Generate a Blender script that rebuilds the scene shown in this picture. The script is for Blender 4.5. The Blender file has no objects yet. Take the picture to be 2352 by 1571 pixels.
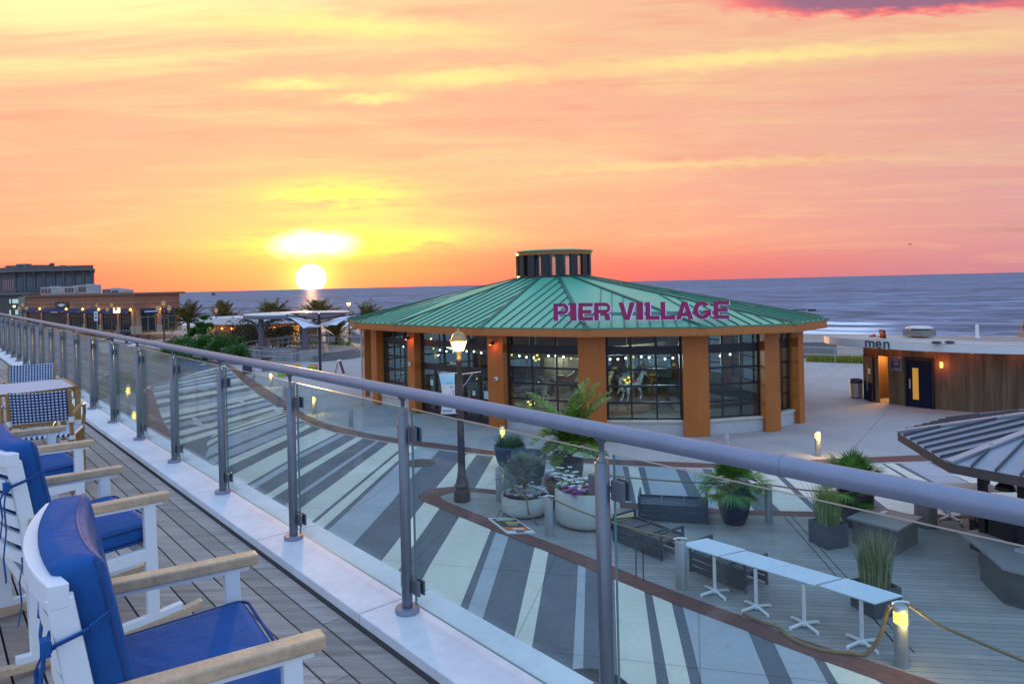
import bpy, bmesh, math, random
from mathutils import Vector, Matrix
R_ = math.radians
random.seed(7)
sc = bpy.context.scene
col = sc.collection

# ------------------------------------------------------------------ camera
HC = 5.8                      # eye height above the plaza
FPX, CX, CY, RHO = 1600.0, 1176.0, 653.0, R_(1.35)
VR = Vector((math.cos(RHO), 0, -math.sin(RHO)))
VU = Vector((math.sin(RHO), 0, math.cos(RHO)))
cam_d = bpy.data.cameras.new('camera')
cam = bpy.data.objects.new('camera', cam_d)
col.objects.link(cam)
cam_d.sensor_width = 36.0
cam_d.lens = FPX / 2352 * 36
cam_d.shift_y = -(785.5 - CY) / 2352
cam_d.clip_start = 0.05
cam_d.clip_end = 60000
cam.matrix_world = Matrix(((VR.x, VU.x, 0, 0), (0, 0, -1, 0), (VR.z, VU.z, 0, HC), (0, 0, 0, 1)))
sc.camera = cam
sc.view_settings.view_transform = 'Standard'
sc.view_settings.look = 'None'
sc.view_settings.exposure = 0.0
sc.view_settings.gamma = 1.0


def g(px, py, z=0.0):
    """point of the plane at height z seen at that pixel of the photograph"""
    d = Vector((0, 1, 0)) + VR * ((px - CX) / FPX) + VU * ((CY - py) / FPX)
    t = (z - HC) / d.z
    return Vector((0, 0, HC)) + d * t


def at(px, py, Y):
    d = Vector((0, 1, 0)) + VR * ((px - CX) / FPX) + VU * ((CY - py) / FPX)
    return Vector((0, 0, HC)) + d * Y


def lin(r, g_, b):
    def c(v):
        v /= 255.0
        return v / 12.92 if v <= .04045 else ((v + .055) / 1.055) ** 2.4
    return (c(r), c(g_), c(b))


# ------------------------------------------------------------------ node expression helper
class X:
    """wraps a node socket so that maths on it builds Math nodes"""
    def __init__(s, nt, sock): s.nt, s.s = nt, sock
    def _op(s, op, *o, clamp=False):
        n = s.nt.nodes.new('ShaderNodeMath'); n.operation = op; n.use_clamp = clamp
        for i, v in enumerate((s,) + o):
            if isinstance(v, X): s.nt.links.new(v.s, n.inputs[i])
            else: n.inputs[i].default_value = v
        return X(s.nt, n.outputs[0])
    def __add__(s, o): return s._op('ADD', o)
    def __radd__(s, o): return s._op('ADD', o)
    def __sub__(s, o): return s._op('SUBTRACT', o)
    def __rsub__(s, o): return s._op('MULTIPLY', -1.0)._op('ADD', o)
    def __mul__(s, o): return s._op('MULTIPLY', o)
    def __rmul__(s, o): return s._op('MULTIPLY', o)
    def __truediv__(s, o): return s._op('DIVIDE', o)
    def exp(s): return s._op('EXPONENT')
    def sq(s): return s._op('MULTIPLY', s)
    def abs(s): return s._op('ABSOLUTE')
    def fract(s): return s._op('FRACT')
    def lt(s, v): return s._op('LESS_THAN', v)
    def gt(s, v): return s._op('GREATER_THAN', v)
    def sstep(s, a, b):
        n = s.nt.nodes.new('ShaderNodeMapRange'); n.interpolation_type = 'SMOOTHSTEP'
        s.nt.links.new(s.s, n.inputs['Value'])
        n.inputs['From Min'].default_value = a; n.inputs['From Max'].default_value = b
        return X(s.nt, n.outputs['Result'])


def nexp(x, y):                        # exp(-(x^2+y^2))
    return ((x.sq() + y.sq()) * -1.0).exp()


def mixc(nt, fac, a, b, mode='MIX'):
    n = nt.nodes.new('ShaderNodeMix'); n.data_type = 'RGBA'; n.blend_type = mode
    for sock, v in ((n.inputs[0], fac), (n.inputs[6], a), (n.inputs[7], b)):
        if isinstance(v, X): nt.links.new(v.s, sock)
        elif hasattr(v, 'links'): nt.links.new(v, sock)
        elif isinstance(v, (int, float)): sock.default_value = v
        else: sock.default_value = (v[0], v[1], v[2], 1)
    return n.outputs[2]


def combine(nt, x, y, z=0.0):
    n = nt.nodes.new('ShaderNodeCombineXYZ')
    for i, v in enumerate((x, y, z)):
        if isinstance(v, X): nt.links.new(v.s, n.inputs[i])
        else: n.inputs[i].default_value = v
    return n.outputs[0]


def noise(nt, vec, scale=1.0, detail=4.0, rough=.55, dist=0.0):
    n = nt.nodes.new('ShaderNodeTexNoise')
    n.inputs['Scale'].default_value = scale; n.inputs['Detail'].default_value = detail
    n.inputs['Roughness'].default_value = rough; n.inputs['Distortion'].default_value = dist
    if vec is not None: nt.links.new(vec, n.inputs['Vector'])
    return X(nt, n.outputs[0])


# ------------------------------------------------------------------ world: sunrise sky
SUN_AZ, SUN_EL = math.degrees(math.atan2(715 - 1176, 1600)), 0.88
world = bpy.data.worlds.new('World'); sc.world = world
world.use_nodes = True
wt = world.node_tree; wt.nodes.clear()
tc = wt.nodes.new('ShaderNodeTexCoord')
sep = wt.nodes.new('ShaderNodeSeparateXYZ'); wt.links.new(tc.outputs['Generated'], sep.inputs[0])
dx, dy, dz = (X(wt, sep.outputs[i]) for i in range(3))
DEG = 180 / math.pi
AZ = dx._op('ARCTAN2', dy) * DEG                       # 0 = ahead, + = right
EL = dz._op('ARCSINE') * DEG
EG = (dz / dy._op('MAXIMUM', .25))._op('ARCTANGENT') * DEG      # elevation measured against a vertical cloud sheet to the east
ramp = wt.nodes.new('ShaderNodeValToRGB')
wt.links.new((EG / 30.0).s, ramp.inputs[0])
stops = [(0.0, (222, 112, 122)), (.035, (234, 124, 124)), (.11, (240, 146, 126)), (.2, (240, 160, 130)),
         (.38, (240, 169, 134)), (.58, (242, 178, 138)), (.8, (246, 191, 146)), (1.0, (236, 190, 160))]
while len(ramp.color_ramp.elements) < len(stops): ramp.color_ramp.elements.new(.5)
for e, (p, c) in zip(ramp.color_ramp.elements, stops):
    e.position = p; e.color = (*lin(*c), 1)
sky = ramp.outputs[0]
# cooler and mauve away from the sun, lowest near the sea
right = (AZ - SUN_AZ).sstep(18.0, 62.0) * (1.0 - EL.sstep(1.0, 20.0) * .75)
sky = mixc(wt, right * .95, sky, lin(206, 146, 158))
haze_l = (1.0 - EL.sstep(0.0, 3.2)) * (AZ - SUN_AZ).abs().sstep(4.0, 40.0)
sky = mixc(wt, haze_l * .5, sky, lin(206, 132, 146))
# long thin cloud streaks
v1 = combine(wt, AZ * .04, EG * .36 + AZ * .003, 1.3)
n1 = noise(wt, v1, 1.0, 7.0, .58, .5)
v2 = combine(wt, AZ * .085, EG * 1.05 - AZ * .004, 4.1)
n2 = noise(wt, v2, 1.0, 6.0, .6, .7)
v3 = combine(wt, AZ * .5, EG * 1.6, 8.0)
n3 = noise(wt, v3, 1.0, 5.0, .6)
lit = n1.sstep(.46, .70) * (.22 + EG.sstep(8.0, 22.0) * .7) * (1.0 - AZ.sstep(-6.0, 36.0) * .65)
sky = mixc(wt, lit, sky, lin(255, 230, 150))
fine = n2.sstep(.5, .72)
sky = mixc(wt, fine * .24 * (1.0 - EG.sstep(24.0, 40.0)), sky, lin(252, 208, 152))
dim = (1.0 - n2.sstep(.30, .50)) * EG.sstep(4.0, 9.0)
sky = mixc(wt, dim * .4, sky, lin(232, 142, 116))
# bright upper left corner
ul = nexp((AZ + 28.0) / 20.0, (EG - 23.0 - n3 * 1.5) / 3.8) * n1.sstep(.32, .56)
sky = mixc(wt, (ul * 1.15)._op('MINIMUM', 1.0), sky, (1.06, .94, .40))
# a few drawn-out lit banks
for az0, el0, sl, wa, we, k in ((-17.0, 16.4, 0.01, 4.2, .55, .85), (-4.0, 16.6, .035, 6.5, .7, .8),
                                (20.0, 17.6, .05, 15.0, .6, .62), (-11.0, 15.2, .0, 3.0, .4, .8),
                                (14.0, 9.4, .015, 16.0, .35, .32), (-13.0, 20.6, -.07, 11.0, .9, .9)):
    b = nexp((AZ - az0) / wa, (EG - el0 - (AZ - az0) * sl + (n3 - .5) * 1.6) / we)
    sky = mixc(wt, b * k, sky, lin(255, 242, 140))
# mauve cloud, upper right
mv = nexp((AZ - 28.5) / 10.5, (EG - 21.7 + (n3 - .5) * 1.9) / 1.15)
sky = mixc(wt, mv.sstep(.16, .46), sky, lin(246, 112, 112))
sky = mixc(wt, mv.sstep(.34, .75), sky, lin(150, 96, 124))
mv2 = nexp((AZ - 37.0) / 3.5, (EG - 3.6 + (n3 - .5) * .8) / .35)
sky = mixc(wt, mv2 * .35, sky, lin(150, 100, 130))
# glow round the sun
dA, dE = AZ - SUN_AZ, EG - SUN_EL
brk = (n2 * .75 + n3 * .5)
g0 = nexp((dA - 1.0) / 13.0, (dE - 4.9) / 3.6)
sky = mixc(wt, g0 * .26, sky, lin(255, 204, 104))
g1 = nexp((dA - 3.4) / 7.6, (dE - 2.75) / 1.15) * brk.sstep(.42, .66)
g1b = nexp((dA - 2.0) / 5.0, (dE - 6.9) / 1.2) * brk.sstep(.46, .70)
g1c = nexp((dA - 4.0) / 7.5, (dE - 5.0) / 2.6) * brk.sstep(.45, .8)
sky = mixc(wt, (g1 * 1.25 + g1b * .95 + g1c * .26)._op('MINIMUM', 1.0), sky, (1.06, .95, .13))
g2 = nexp((dA - .35) / 3.1, (dE - 2.75 + (n3 - .5) * 1.3) / 1.05) * 1.6
sky = mixc(wt, (g2 - .25)._op('MAXIMUM', 0.0)._op('MINIMUM', 1.0), sky, (1.9, 1.8, 1.35))
rose = (1.0 - EG.sstep(.8, 4.4)) * (1.0 - nexp(dA / 3.2, dA * 0.0)) * (1.0 - dA.sstep(20.0, 50.0))
sky = mixc(wt, rose * .85, sky, lin(226, 100, 106))
rad = (dA.sq() + dE.sq())._op('SQRT')
g3 = nexp(rad / 1.75, rad * 0.0)
sky = mixc(wt, g3 * .85, sky, (1.3, .95, .25))
sky = mixc(wt, 1.0 - rad.sstep(.90, 1.25), sky, (7.0, 6.4, 4.6))
# overhead and behind: clear cool morning sky that lights the terrace
up = EL.sstep(24.0, 46.0)
back = (dy * -1.0).sstep(-.55, .25)
cool = mixc(wt, EL.sstep(0.0, 60.0), (.66, .85, 1.20), (.58, .88, 1.46))
ub = (up + back)._op('MINIMUM', 1.0)
sky = mixc(wt, ub, sky, cool)
# below the horizon: dull ground tone
sky = mixc(wt, (EL * -1.0).sstep(.05, 1.2), sky, (.16, .16, .2))
bg = wt.nodes.new('ShaderNodeBackground'); wt.links.new(sky, bg.inputs[0]); bg.inputs[1].default_value = 1.0
nish = wt.nodes.new('ShaderNodeTexSky'); nish.sky_type = 'NISHITA'; nish.sun_disc = False
nish.sun_elevation = R_(1.2); nish.sun_rotation = R_(SUN_AZ)
bg2 = wt.nodes.new('ShaderNodeBackground'); wt.links.new(nish.outputs[0], bg2.inputs[0]); bg2.inputs[1].default_value = .05
adds = wt.nodes.new('ShaderNodeAddShader'); wt.links.new(bg.outputs[0], adds.inputs[0]); wt.links.new(bg2.outputs[0], adds.inputs[1])
wo = wt.nodes.new('ShaderNodeOutputWorld'); wt.links.new(adds.outputs[0], wo.inputs[0])

sun_d = bpy.data.lights.new('sun', 'SUN'); sun = bpy.data.objects.new('sun', sun_d); col.objects.link(sun)
sun_d.energy = 2.0; sun_d.angle = R_(0.6); sun_d.color = (1.0, .50, .22)
sd = Vector((math.sin(R_(SUN_AZ)), math.cos(R_(SUN_AZ)), math.tan(R_(1.3)))).normalized()
sun.rotation_euler = sd.to_track_quat('Z', 'Y').to_euler()
sun.location = (0, 0, 60)


# ------------------------------------------------------------------ materials
MATS = {}


def M(name, c, rough=.5, metal=0.0, var=.12, vs=4.0, bump=0.0, bs=60.0, spec=.5, tint=None, isl=0.0, emit=None, es=0.0, coat=0.0):
    if name in MATS: return MATS[name]
    m = bpy.data.materials.new(name); m.use_nodes = True
    nt = m.node_tree; p = nt.nodes['Principled BSDF']
    p.inputs['Roughness'].default_value = rough; p.inputs['Metallic'].default_value = metal
    p.inputs['Specular IOR Level'].default_value = spec
    p.inputs['Coat Weight'].default_value = coat
    tcn = nt.nodes.new('ShaderNodeTexCoord'); ob = tcn.outputs['Object']
    cs = None
    if var > 0:
        n = noise(nt, ob, vs, 5.0, .62); n_b = noise(nt, ob, vs * 7.3, 3.0, .6)
        f = (n * .7 + n_b * .3).sstep(.28, .72)
        d = tint or tuple(v * (1 - var) for v in c)
        cs = mixc(nt, f, d, tuple(min(1, v * (1 + var * .6)) for v in c))
    if isl > 0:
        gm = nt.nodes.new('ShaderNodeNewGeometry')
        k = X(nt, gm.outputs['Random Per Island']) * (2 * isl) + (1 - isl)
        vv = nt.nodes.new('ShaderNodeCombineColor')
        for i in range(3): nt.links.new(k.s, vv.inputs[i])
        cs = mixc(nt, 1.0, cs if cs else c, vv.outputs[0], 'MULTIPLY')
    if cs: nt.links.new(cs, p.inputs['Base Color'])
    else: p.inputs['Base Color'].default_value = (*c, 1)
    if bump > 0:
        bn = nt.nodes.new('ShaderNodeBump'); bn.inputs['Strength'].default_value = bump; bn.inputs['Distance'].default_value = .01
        nt.links.new(noise(nt, ob, bs, 4.0, .6).s, bn.inputs['Height']); nt.links.new(bn.outputs[0], p.inputs['Normal'])
    if emit:
        p.inputs['Emission Color'].default_value = (*emit, 1); p.inputs['Emission Strength'].default_value = es
    MATS[name] = m
    return m


def glass_mat(name, tint, ior=1.5, rough=0.0, k=1.0):
    m = bpy.data.materials.new(name); m.use_nodes = True; nt = m.node_tree; nt.nodes.clear()
    t = nt.nodes.new('ShaderNodeBsdfTransparent'); t.inputs[0].default_value = (*tint, 1)
    gl = nt.nodes.new('ShaderNodeBsdfGlossy'); gl.inputs['Roughness'].default_value = rough
    mx = nt.nodes.new('ShaderNodeMixShader'); o = nt.nodes.new('ShaderNodeOutputMaterial')
    ge = nt.nodes.new('ShaderNodeNewGeometry'); vm = nt.nodes.new('ShaderNodeVectorMath'); vm.operation = 'DOT_PRODUCT'
    nt.links.new(ge.outputs['Normal'], vm.inputs[0]); nt.links.new(ge.outputs['Incoming'], vm.inputs[1])
    c = 1.0 - X(nt, vm.outputs['Value']).abs()
    f0 = ((ior - 1) / (ior + 1)) ** 2
    fr = c._op('POWER', 5.0) * (1 - f0) + f0
    nt.links.new((fr * k).s, mx.inputs[0]); nt.links.new(t.outputs[0], mx.inputs[1]); nt.links.new(gl.outputs[0], mx.inputs[2])
    nt.links.new(mx.outputs[0], o.inputs[0]); MATS[name] = m
    return m


def emat(name, c, s):
    m = bpy.data.materials.new(name); m.use_nodes = True; nt = m.node_tree; nt.nodes.clear()
    e = nt.nodes.new('ShaderNodeEmission'); e.inputs[0].default_value = (*c, 1); e.inputs[1].default_value = s
    o = nt.nodes.new('ShaderNodeOutputMaterial'); nt.links.new(e.outputs[0], o.inputs[0]); MATS[name] = m
    return m


# ------------------------------------------------------------------ mesh builder
class MB:
    def __init__(s, off=(0, 0, 0)):
        s.v, s.f, s.sm, s.mi = [], [], [], []
        s.off = Vector(off); s.cur = 0
    def add(s, vs, fs, smooth=False):
        b = len(s.v)
        s.v += [Vector(v) - s.off for v in vs]
        for f in fs:
            s.f.append([b + i for i in f]); s.sm.append(smooth); s.mi.append(s.cur)
        return s
    def frame_box(s, o, ax, ay, az):
        """box from corner o spanned by three edge vectors"""
        o, ax, ay, az = Vector(o), Vector(ax), Vector(ay), Vector(az)
        vs = [o, o + ax, o + ax + ay, o + ay, o + az, o + ax + az, o + ax + ay + az, o + ay + az]
        fs = [(0, 3, 2, 1), (4, 5, 6, 7), (0, 1, 5, 4), (1, 2, 6, 5), (2, 3, 7, 6), (3, 0, 4, 7)]
        if ax.cross(ay).dot(az) < 0: fs = [f[::-1] for f in fs]
        return s.add(vs, fs)
    def box(s, c, d, rz=0.0):
        c = Vector(c); ca, sa = math.cos(rz), math.sin(rz)
        ax = Vector((ca, sa, 0)) * d[0]; ay = Vector((-sa, ca, 0)) * d[1]; az = Vector((0, 0, d[2]))
        return s.frame_box(c - (ax + ay + az) / 2, ax, ay, az)
    def bar(s, a, b, w, h, up=(0, 0, 1)):
        """rectangular bar from a to b, width w, height h (along up)"""
        a, b = Vector(a), Vector(b); d = (b - a); up = Vector(up)
        sx = d.cross(up)
        if sx.length < 1e-6: sx = d.cross(Vector((1, 0, 0)))
        sx.normalize(); u = sx.cross(d).normalized()
        return s.frame_box(a - sx * w / 2 - u * h / 2, d, sx * w, u * h)
    def tube(s, pts, r, n=8, closed=False, cap=True):
        pts = [Vector(p) for p in pts]; m = len(pts); rings = []; vs = []
        rr = r if isinstance(r, (list, tuple)) else [r] * m
        prev = None
        for i, p in enumerate(pts):
            if closed: t = pts[(i + 1) % m] - pts[i - 1]
            else: t = pts[min(i + 1, m - 1)] - pts[max(i - 1, 0)]
            t.normalize()
            if prev is None:
                a = t.cross(Vector((0, 0, 1)))
                if a.length < 1e-3: a = t.cross(Vector((1, 0, 0)))
            else: a = prev - t * prev.dot(t)
            a.normalize(); prev = a; b = t.cross(a)
            for k in range(n):
                th = 2 * math.pi * k / n
                vs.append(p + (a * math.cos(th) + b * math.sin(th)) * rr[i])
        fs = []
        for i in range(m if closed else m - 1):
            j = (i + 1) % m
            for k in range(n):
                k2 = (k + 1) % n
                fs.append((i * n + k, i * n + k2, j * n + k2, j * n + k))
        s.add(vs, fs, True)
        if cap and not closed:
            s.add(vs[:n], [tuple(range(n))[::-1]]); s.add(vs[-n:], [tuple(range(n))])
        return s
    def lathe(s, prof, c=(0, 0, 0), n=20, smooth=True, a0=0.0, cap=True):
        c = Vector(c); vs = []; fs = []
        for r, z in prof:
            for k in range(n):
                th = a0 + 2 * math.pi * k / n
                vs.append(c + Vector((r * math.cos(th), r * math.sin(th), z)))
        for i in range(len(prof) - 1):
            for k in range(n):
                k2 = (k + 1) % n
                fs.append((i * n + k, i * n + k2, (i + 1) * n + k2, (i + 1) * n + k))
        s.add(vs, fs, smooth)
        if cap:
            if prof[0][0] > 1e-5: s.add(vs[:n], [tuple(range(n))[::-1]])
            if prof[-1][0] > 1e-5: s.add(vs[-n:], [tuple(range(n))])
        return s
    def prism(s, poly, z0, z1, bottom=True):
        """vertical prism over a plan polygon"""
        n = len(poly); area = sum(poly[i][0] * poly[(i + 1) % n][1] - poly[(i + 1) % n][0] * poly[i][1] for i in range(n))
        p = list(poly) if area > 0 else list(poly)[::-1]
        vs = [(q[0], q[1], z0) for q in p] + [(q[0], q[1], z1) for q in p]
        fs = [tuple(range(n, 2 * n))] + ([tuple(range(n))[::-1]] if bottom else [])
        fs += [(i, (i + 1) % n, n + (i + 1) % n, n + i) for i in range(n)]
        return s.add(vs, fs)
    def sheet(s, poly, z=None):
        n = len(poly)
        area = sum(poly[i][0] * poly[(i + 1) % n][1] - poly[(i + 1) % n][0] * poly[i][1] for i in range(n))
        p = list(poly) if area > 0 else list(poly)[::-1]
        return s.add([(q[0], q[1], q[2] if z is None else z) for q in p], [tuple(range(n))])
    def extr(s, poly, o, ux, uy, d):
        """2-D outline in the plane (ux, uy) at o, extruded by vector d"""
        o, ux, uy, d = Vector(o), Vector(ux), Vector(uy), Vector(d); n = len(poly)
        a = [o + ux * p[0] + uy * p[1] for p in poly]; vs = a + [q + d for q in a]
        fs = [tuple(range(n))[::-1], tuple(range(n, 2 * n))] + [(i, (i + 1) % n, n + (i + 1) % n, n + i) for i in range(n)]
        return s.add(vs, fs)
    def build(s, name, mat, parent=None, kind=None, bevel=0.0, seg=2, fix=False):
        me = bpy.data.meshes.new(name)
        me.from_pydata([tuple(v) for v in s.v], [], s.f)
        mats = mat if isinstance(mat, (list, tuple)) else [mat]
        for m in mats: me.materials.append(m)
        me.polygons.foreach_set('use_smooth', s.sm)
        me.polygons.foreach_set('material_index', s.mi)
        if fix:
            bm = bmesh.new(); bm.from_mesh(me); bmesh.ops.recalc_face_normals(bm, faces=bm.faces); bm.to_mesh(me); bm.free()
        me.update()
        o = bpy.data.objects.new(name, me); col.objects.link(o)
        if parent is not None: o.parent = parent
        elif s.off.length > 0: o.location = s.off
        if kind: o['kind'] = kind
        if bevel > 0:
            b = o.modifiers.new('bevel', 'BEVEL'); b.width = bevel; b.segments = seg; b.limit_method = 'ANGLE'; b.angle_limit = R_(40)
        return o


def thing(name, label, cat, loc=(0, 0, 0), rz=0.0, group=None):
    o = bpy.data.objects.new(name, None); col.objects.link(o)
    o.location = loc; o.rotation_euler = (0, 0, rz); o.empty_display_size = .2
    o['label'] = label; o['category'] = cat
    if group: o['group'] = group
    return o


def tag(o, label, cat, group=None):
    o['label'] = label; o['category'] = cat
    if group: o['group'] = group
    return o


def dup(root, loc, rz=0.0, label=None, group=None, scale=None):
    def cp(o, parent):
        c = o.copy(); col.objects.link(c)
        if parent is not None: c.parent = parent
        for ch in list(o.children): cp(ch, c)
        return c
    r = cp(root, None); r.location = loc; r.rotation_euler = (0, 0, rz)
    if label: r['label'] = label
    if group: r['group'] = group
    if scale: r.scale = scale if not isinstance(scale, (int, float)) else (scale,) * 3
    return r


def lampl(name, loc, power, c, parent=None, r=.05, kind='POINT', rot=None, spot=None):
    d = bpy.data.lights.new(name, kind); d.energy = power; d.color = c
    d.shadow_soft_size = r
    if spot: d.spot_size = R_(spot); d.spot_blend = .6
    o = bpy.data.objects.new(name, d); col.objects.link(o); o.location = loc
    if rot: o.rotation_euler = rot
    if parent is not None: o.parent = parent
    return o


def text_mesh(name, s, size, extrude, mat, parent, loc, rot, offset=0.0, align='LEFT', sx=1.0):
    cu = bpy.data.curves.new(name, 'FONT'); cu.body = s; cu.size = size; cu.extrude = extrude; cu.offset = offset
    cu.align_x = align
    t = bpy.data.objects.new(name + '_tmp', cu); col.objects.link(t)
    dg = bpy.context.evaluated_depsgraph_get(); dg.update()
    me = bpy.data.meshes.new_from_object(t.evaluated_get(dg))
    bpy.data.objects.remove(t); bpy.data.curves.remove(cu)
    me.name = name
    me.materials.clear()
    for m in (mat if isinstance(mat, (list, tuple)) else [mat]): me.materials.append(m)
    o = bpy.data.objects.new(name, me); col.objects.link(o)
    o.location = loc; o.rotation_euler = rot; o.scale = (sx, 1, 1)
    if parent is not None: o.parent = parent
    return o


# shared materials
white_m = M('white_powder_coat', (.74, .76, .78), .38, var=.05, vs=3)
teak = M('teak_wood', (.56, .39, .245), .5, var=.3, vs=9, bump=.15, bs=90)
navy = M('navy_canvas', (.014, .088, .29), .85, var=.14, vs=12, bump=.25, bs=420, spec=.25)
steel = M('brushed_steel', (.22, .25, .33), .46, .25, var=.1, vs=14, bump=.03, bs=200)
steel_p = M('satin_post_steel', (.165, .185, .215), .34, .7, var=.1, vs=14)
glass_e = M('glass_edge_tint', (.13, .24, .24), .35, var=0)
steel_d = M('clamp_steel', (.15, .16, .19), .42, .4, var=.1, vs=14)
iron = M('lamp_post_bronze', (.085, .062, .058), .55, .3, var=.3, vs=8, bump=.1)
brass = M('aged_brass', (.42, .29, .12), .42, .55, var=.3, vs=10)
black_m = M('black_metal', (.018, .018, .022), .42, .3, var=.2)
char_m = M('charcoal_metal', (.045, .05, .062), .45, .35, var=.2, vs=6)
galv = M('galvanised_steel', (.42, .43, .46), .45, .55, var=.15, vs=9)
conc = M('concrete', (.36, .36, .36), .85, var=.2, vs=2.0, bump=.25, bs=40)
orange_m = M('orange_cladding', (.42, .125, .018), .5, var=.1, vs=1.4, bump=.05)
nt = orange_m.node_tree; pb_ = nt.nodes['Principled BSDF']; tcn = nt.nodes.new('ShaderNodeTexCoord'); mp = nt.nodes.new('ShaderNodeMapping'); mp.inputs['Scale'].default_value = (7, 7, .35)
nt.links.new(tcn.outputs['Object'], mp.inputs['Vector']); src_ = pb_.inputs['Base Color'].links[0].from_socket
nt.links.new(mixc(nt, noise(nt, mp.outputs[0], 1.0, 5.0, .65).sstep(.5, .78) * .5, src_, (.24, .062, .010)), pb_.inputs['Base Color'])
orange_e = M('orange_trim', (.44, .15, .03), .5, var=.1, vs=2)
dark_f = M('dark_window_frame', (.022, .022, .03), .45, .2, var=.15)
cream_m = M('cream_stone', (.52, .49, .40), .7, var=.12, vs=5)
bead_m = M('grey_beadboard', (.44, .46, .47), .7, var=.1, vs=4)
rope_m = M('natural_rope', (.30, .20, .10), .9, var=.4, vs=60, bump=.6, bs=160)
slate = M('slate_planter', (.05, .065, .085), .6, var=.2, vs=6)
pot_k = M('black_planter', (.026, .022, .03), .5, var=.3, vs=5)
soil = M('potting_soil', (.035, .025, .018), .95, var=.4, vs=20, bump=.8, bs=60)
leaf_a = M('palm_green', (.12, .22, .022), .5, var=.35, vs=5, isl=.45)
leaf_b = M('fan_palm_green', (.075, .19, .025), .5, var=.35, vs=5, isl=.4)
leaf_s = M('silver_palm_green', (.15, .19, .13), .55, var=.3, vs=5, isl=.4)
leaf_g = M('grass_green', (.09, .15, .03), .6, var=.4, vs=8, isl=.5)
leaf_h = M('hedge_green', (.05, .15, .02), .6, var=.4, vs=3, isl=.55)
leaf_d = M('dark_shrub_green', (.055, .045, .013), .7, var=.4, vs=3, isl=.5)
leaf_p = M('beach_palm_green', (.15, .12, .025), .6, var=.4, vs=3, isl=.5)
trunk_m = M('palm_trunk', (.10, .07, .045), .9, var=.4, vs=14, bump=.6, bs=30)
pane_rail = glass_mat('railing_glass', (.845, .945, .945), 1.5, 0, 1.0)
# a thin film of salt and smears on the railing glass
nt = pane_rail.node_tree; out_ = nt.nodes['Material Output']; base_ = out_.inputs[0].links[0].from_socket
tcn = nt.nodes.new('ShaderNodeTexCoord'); fd = nt.nodes.new('ShaderNodeBsdfDiffuse'); fd.inputs[0].default_value = (.62, .70, .76, 1); mf = nt.nodes.new('ShaderNodeMixShader')
sm1 = noise(nt, tcn.outputs['Object'], 1.6, 6.0, .65, .6).sstep(.42, .75); sm2 = noise(nt, tcn.outputs['Object'], 90.0, 2.0, .5).sstep(.66, .76)
nt.links.new((sm1 * .022 + sm2 * .02 + .003).s, mf.inputs[0]); nt.links.new(base_, mf.inputs[1]); nt.links.new(fd.outputs[0], mf.inputs[2]); nt.links.new(mf.outputs[0], out_.inputs[0])
# soft creases in the cushions
nt = navy.node_tree; bp = [n for n in nt.nodes if n.type == 'BUMP'][0]; tcn = [n for n in nt.nodes if n.type == 'TEX_COORD'][0]
b2 = nt.nodes.new('ShaderNodeBump'); b2.inputs['Strength'].default_value = .55; b2.inputs['Distance'].default_value = .02
nt.links.new(noise(nt, tcn.outputs['Object'], 6.5, 3.0, .5, .8).s, b2.inputs['Height']); nt.links.new(b2.outputs[0], bp.inputs['Normal'])
pane_dark = glass_mat('tinted_glazing', (.66, .77, .78), 1.5, .01, 1.9)
lamp_glass = emat('lit_lamp_glass', (1.0, .80, .42), 5.0)
bulb_w = emat('white_bulb', (1.0, .95, .82), 9.0)
bulb_y = emat('yellow_lamp', (1.0, .72, .10), 2.6)
bulb_o = emat('orange_lamp', (1.0, .30, .06), 5.0)
PI = math.pi
# ================================================================== TERRACE
TH = R_(130.4)
RE = Vector((math.cos(TH), math.sin(TH), 0)); RN = Vector((math.sin(TH), -math.cos(TH), 0))
ZC, ZD, ZR = HC - 1.46, HC - 1.52, HC - .473


def RP(s, n, z): return RE * s + RN * n + Vector((0, 0, z))


deck_wood = M('weathered_ipe', (.325, .275, .245), .62, var=.40, vs=2.2, bump=.25, bs=70, isl=.28)
# stretch the grain of the boards along the rail
nt = deck_wood.node_tree
tcn = [n for n in nt.nodes if n.type == 'TEX_COORD'][0]
mp = nt.nodes.new('ShaderNodeMapping'); mp.inputs['Rotation'].default_value = (0, 0, -TH); mp.inputs['Scale'].default_value = (.9, 14, 6)
nt.links.new(tcn.outputs['Object'], mp.inputs['Vector'])
for l in list(nt.links):
    if l.from_node == tcn and l.to_node != mp: nt.links.new(mp.outputs[0], l.to_socket)

mb = MB(); rnd = random.Random(3)
n0 = 1.462
while n0 > -4.2:
    w = .092; s = -3.5 - rnd.random() * 3
    while s < 38:
        L = rnd.choice((2.4, 3.0, 3.6, 4.2))
        mb.frame_box(RP(s, n0 - w, ZD - .03), RE * (L - .004), RN * w, (0, 0, .03 + rnd.uniform(-.0012, .0012)))
        s += L
    n0 -= w + .009
mb.build('terrace_deck', deck_wood, kind='structure', bevel=0)
sub = MB(); sub.frame_box(RP(-6, -4.3, ZD - .5), RE * 46, RN * 5.95, (0, 0, .44))
sub.build('terrace_slab', M('deck_underside', (.012, .011, .011), .9, var=0), kind='structure')

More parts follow.
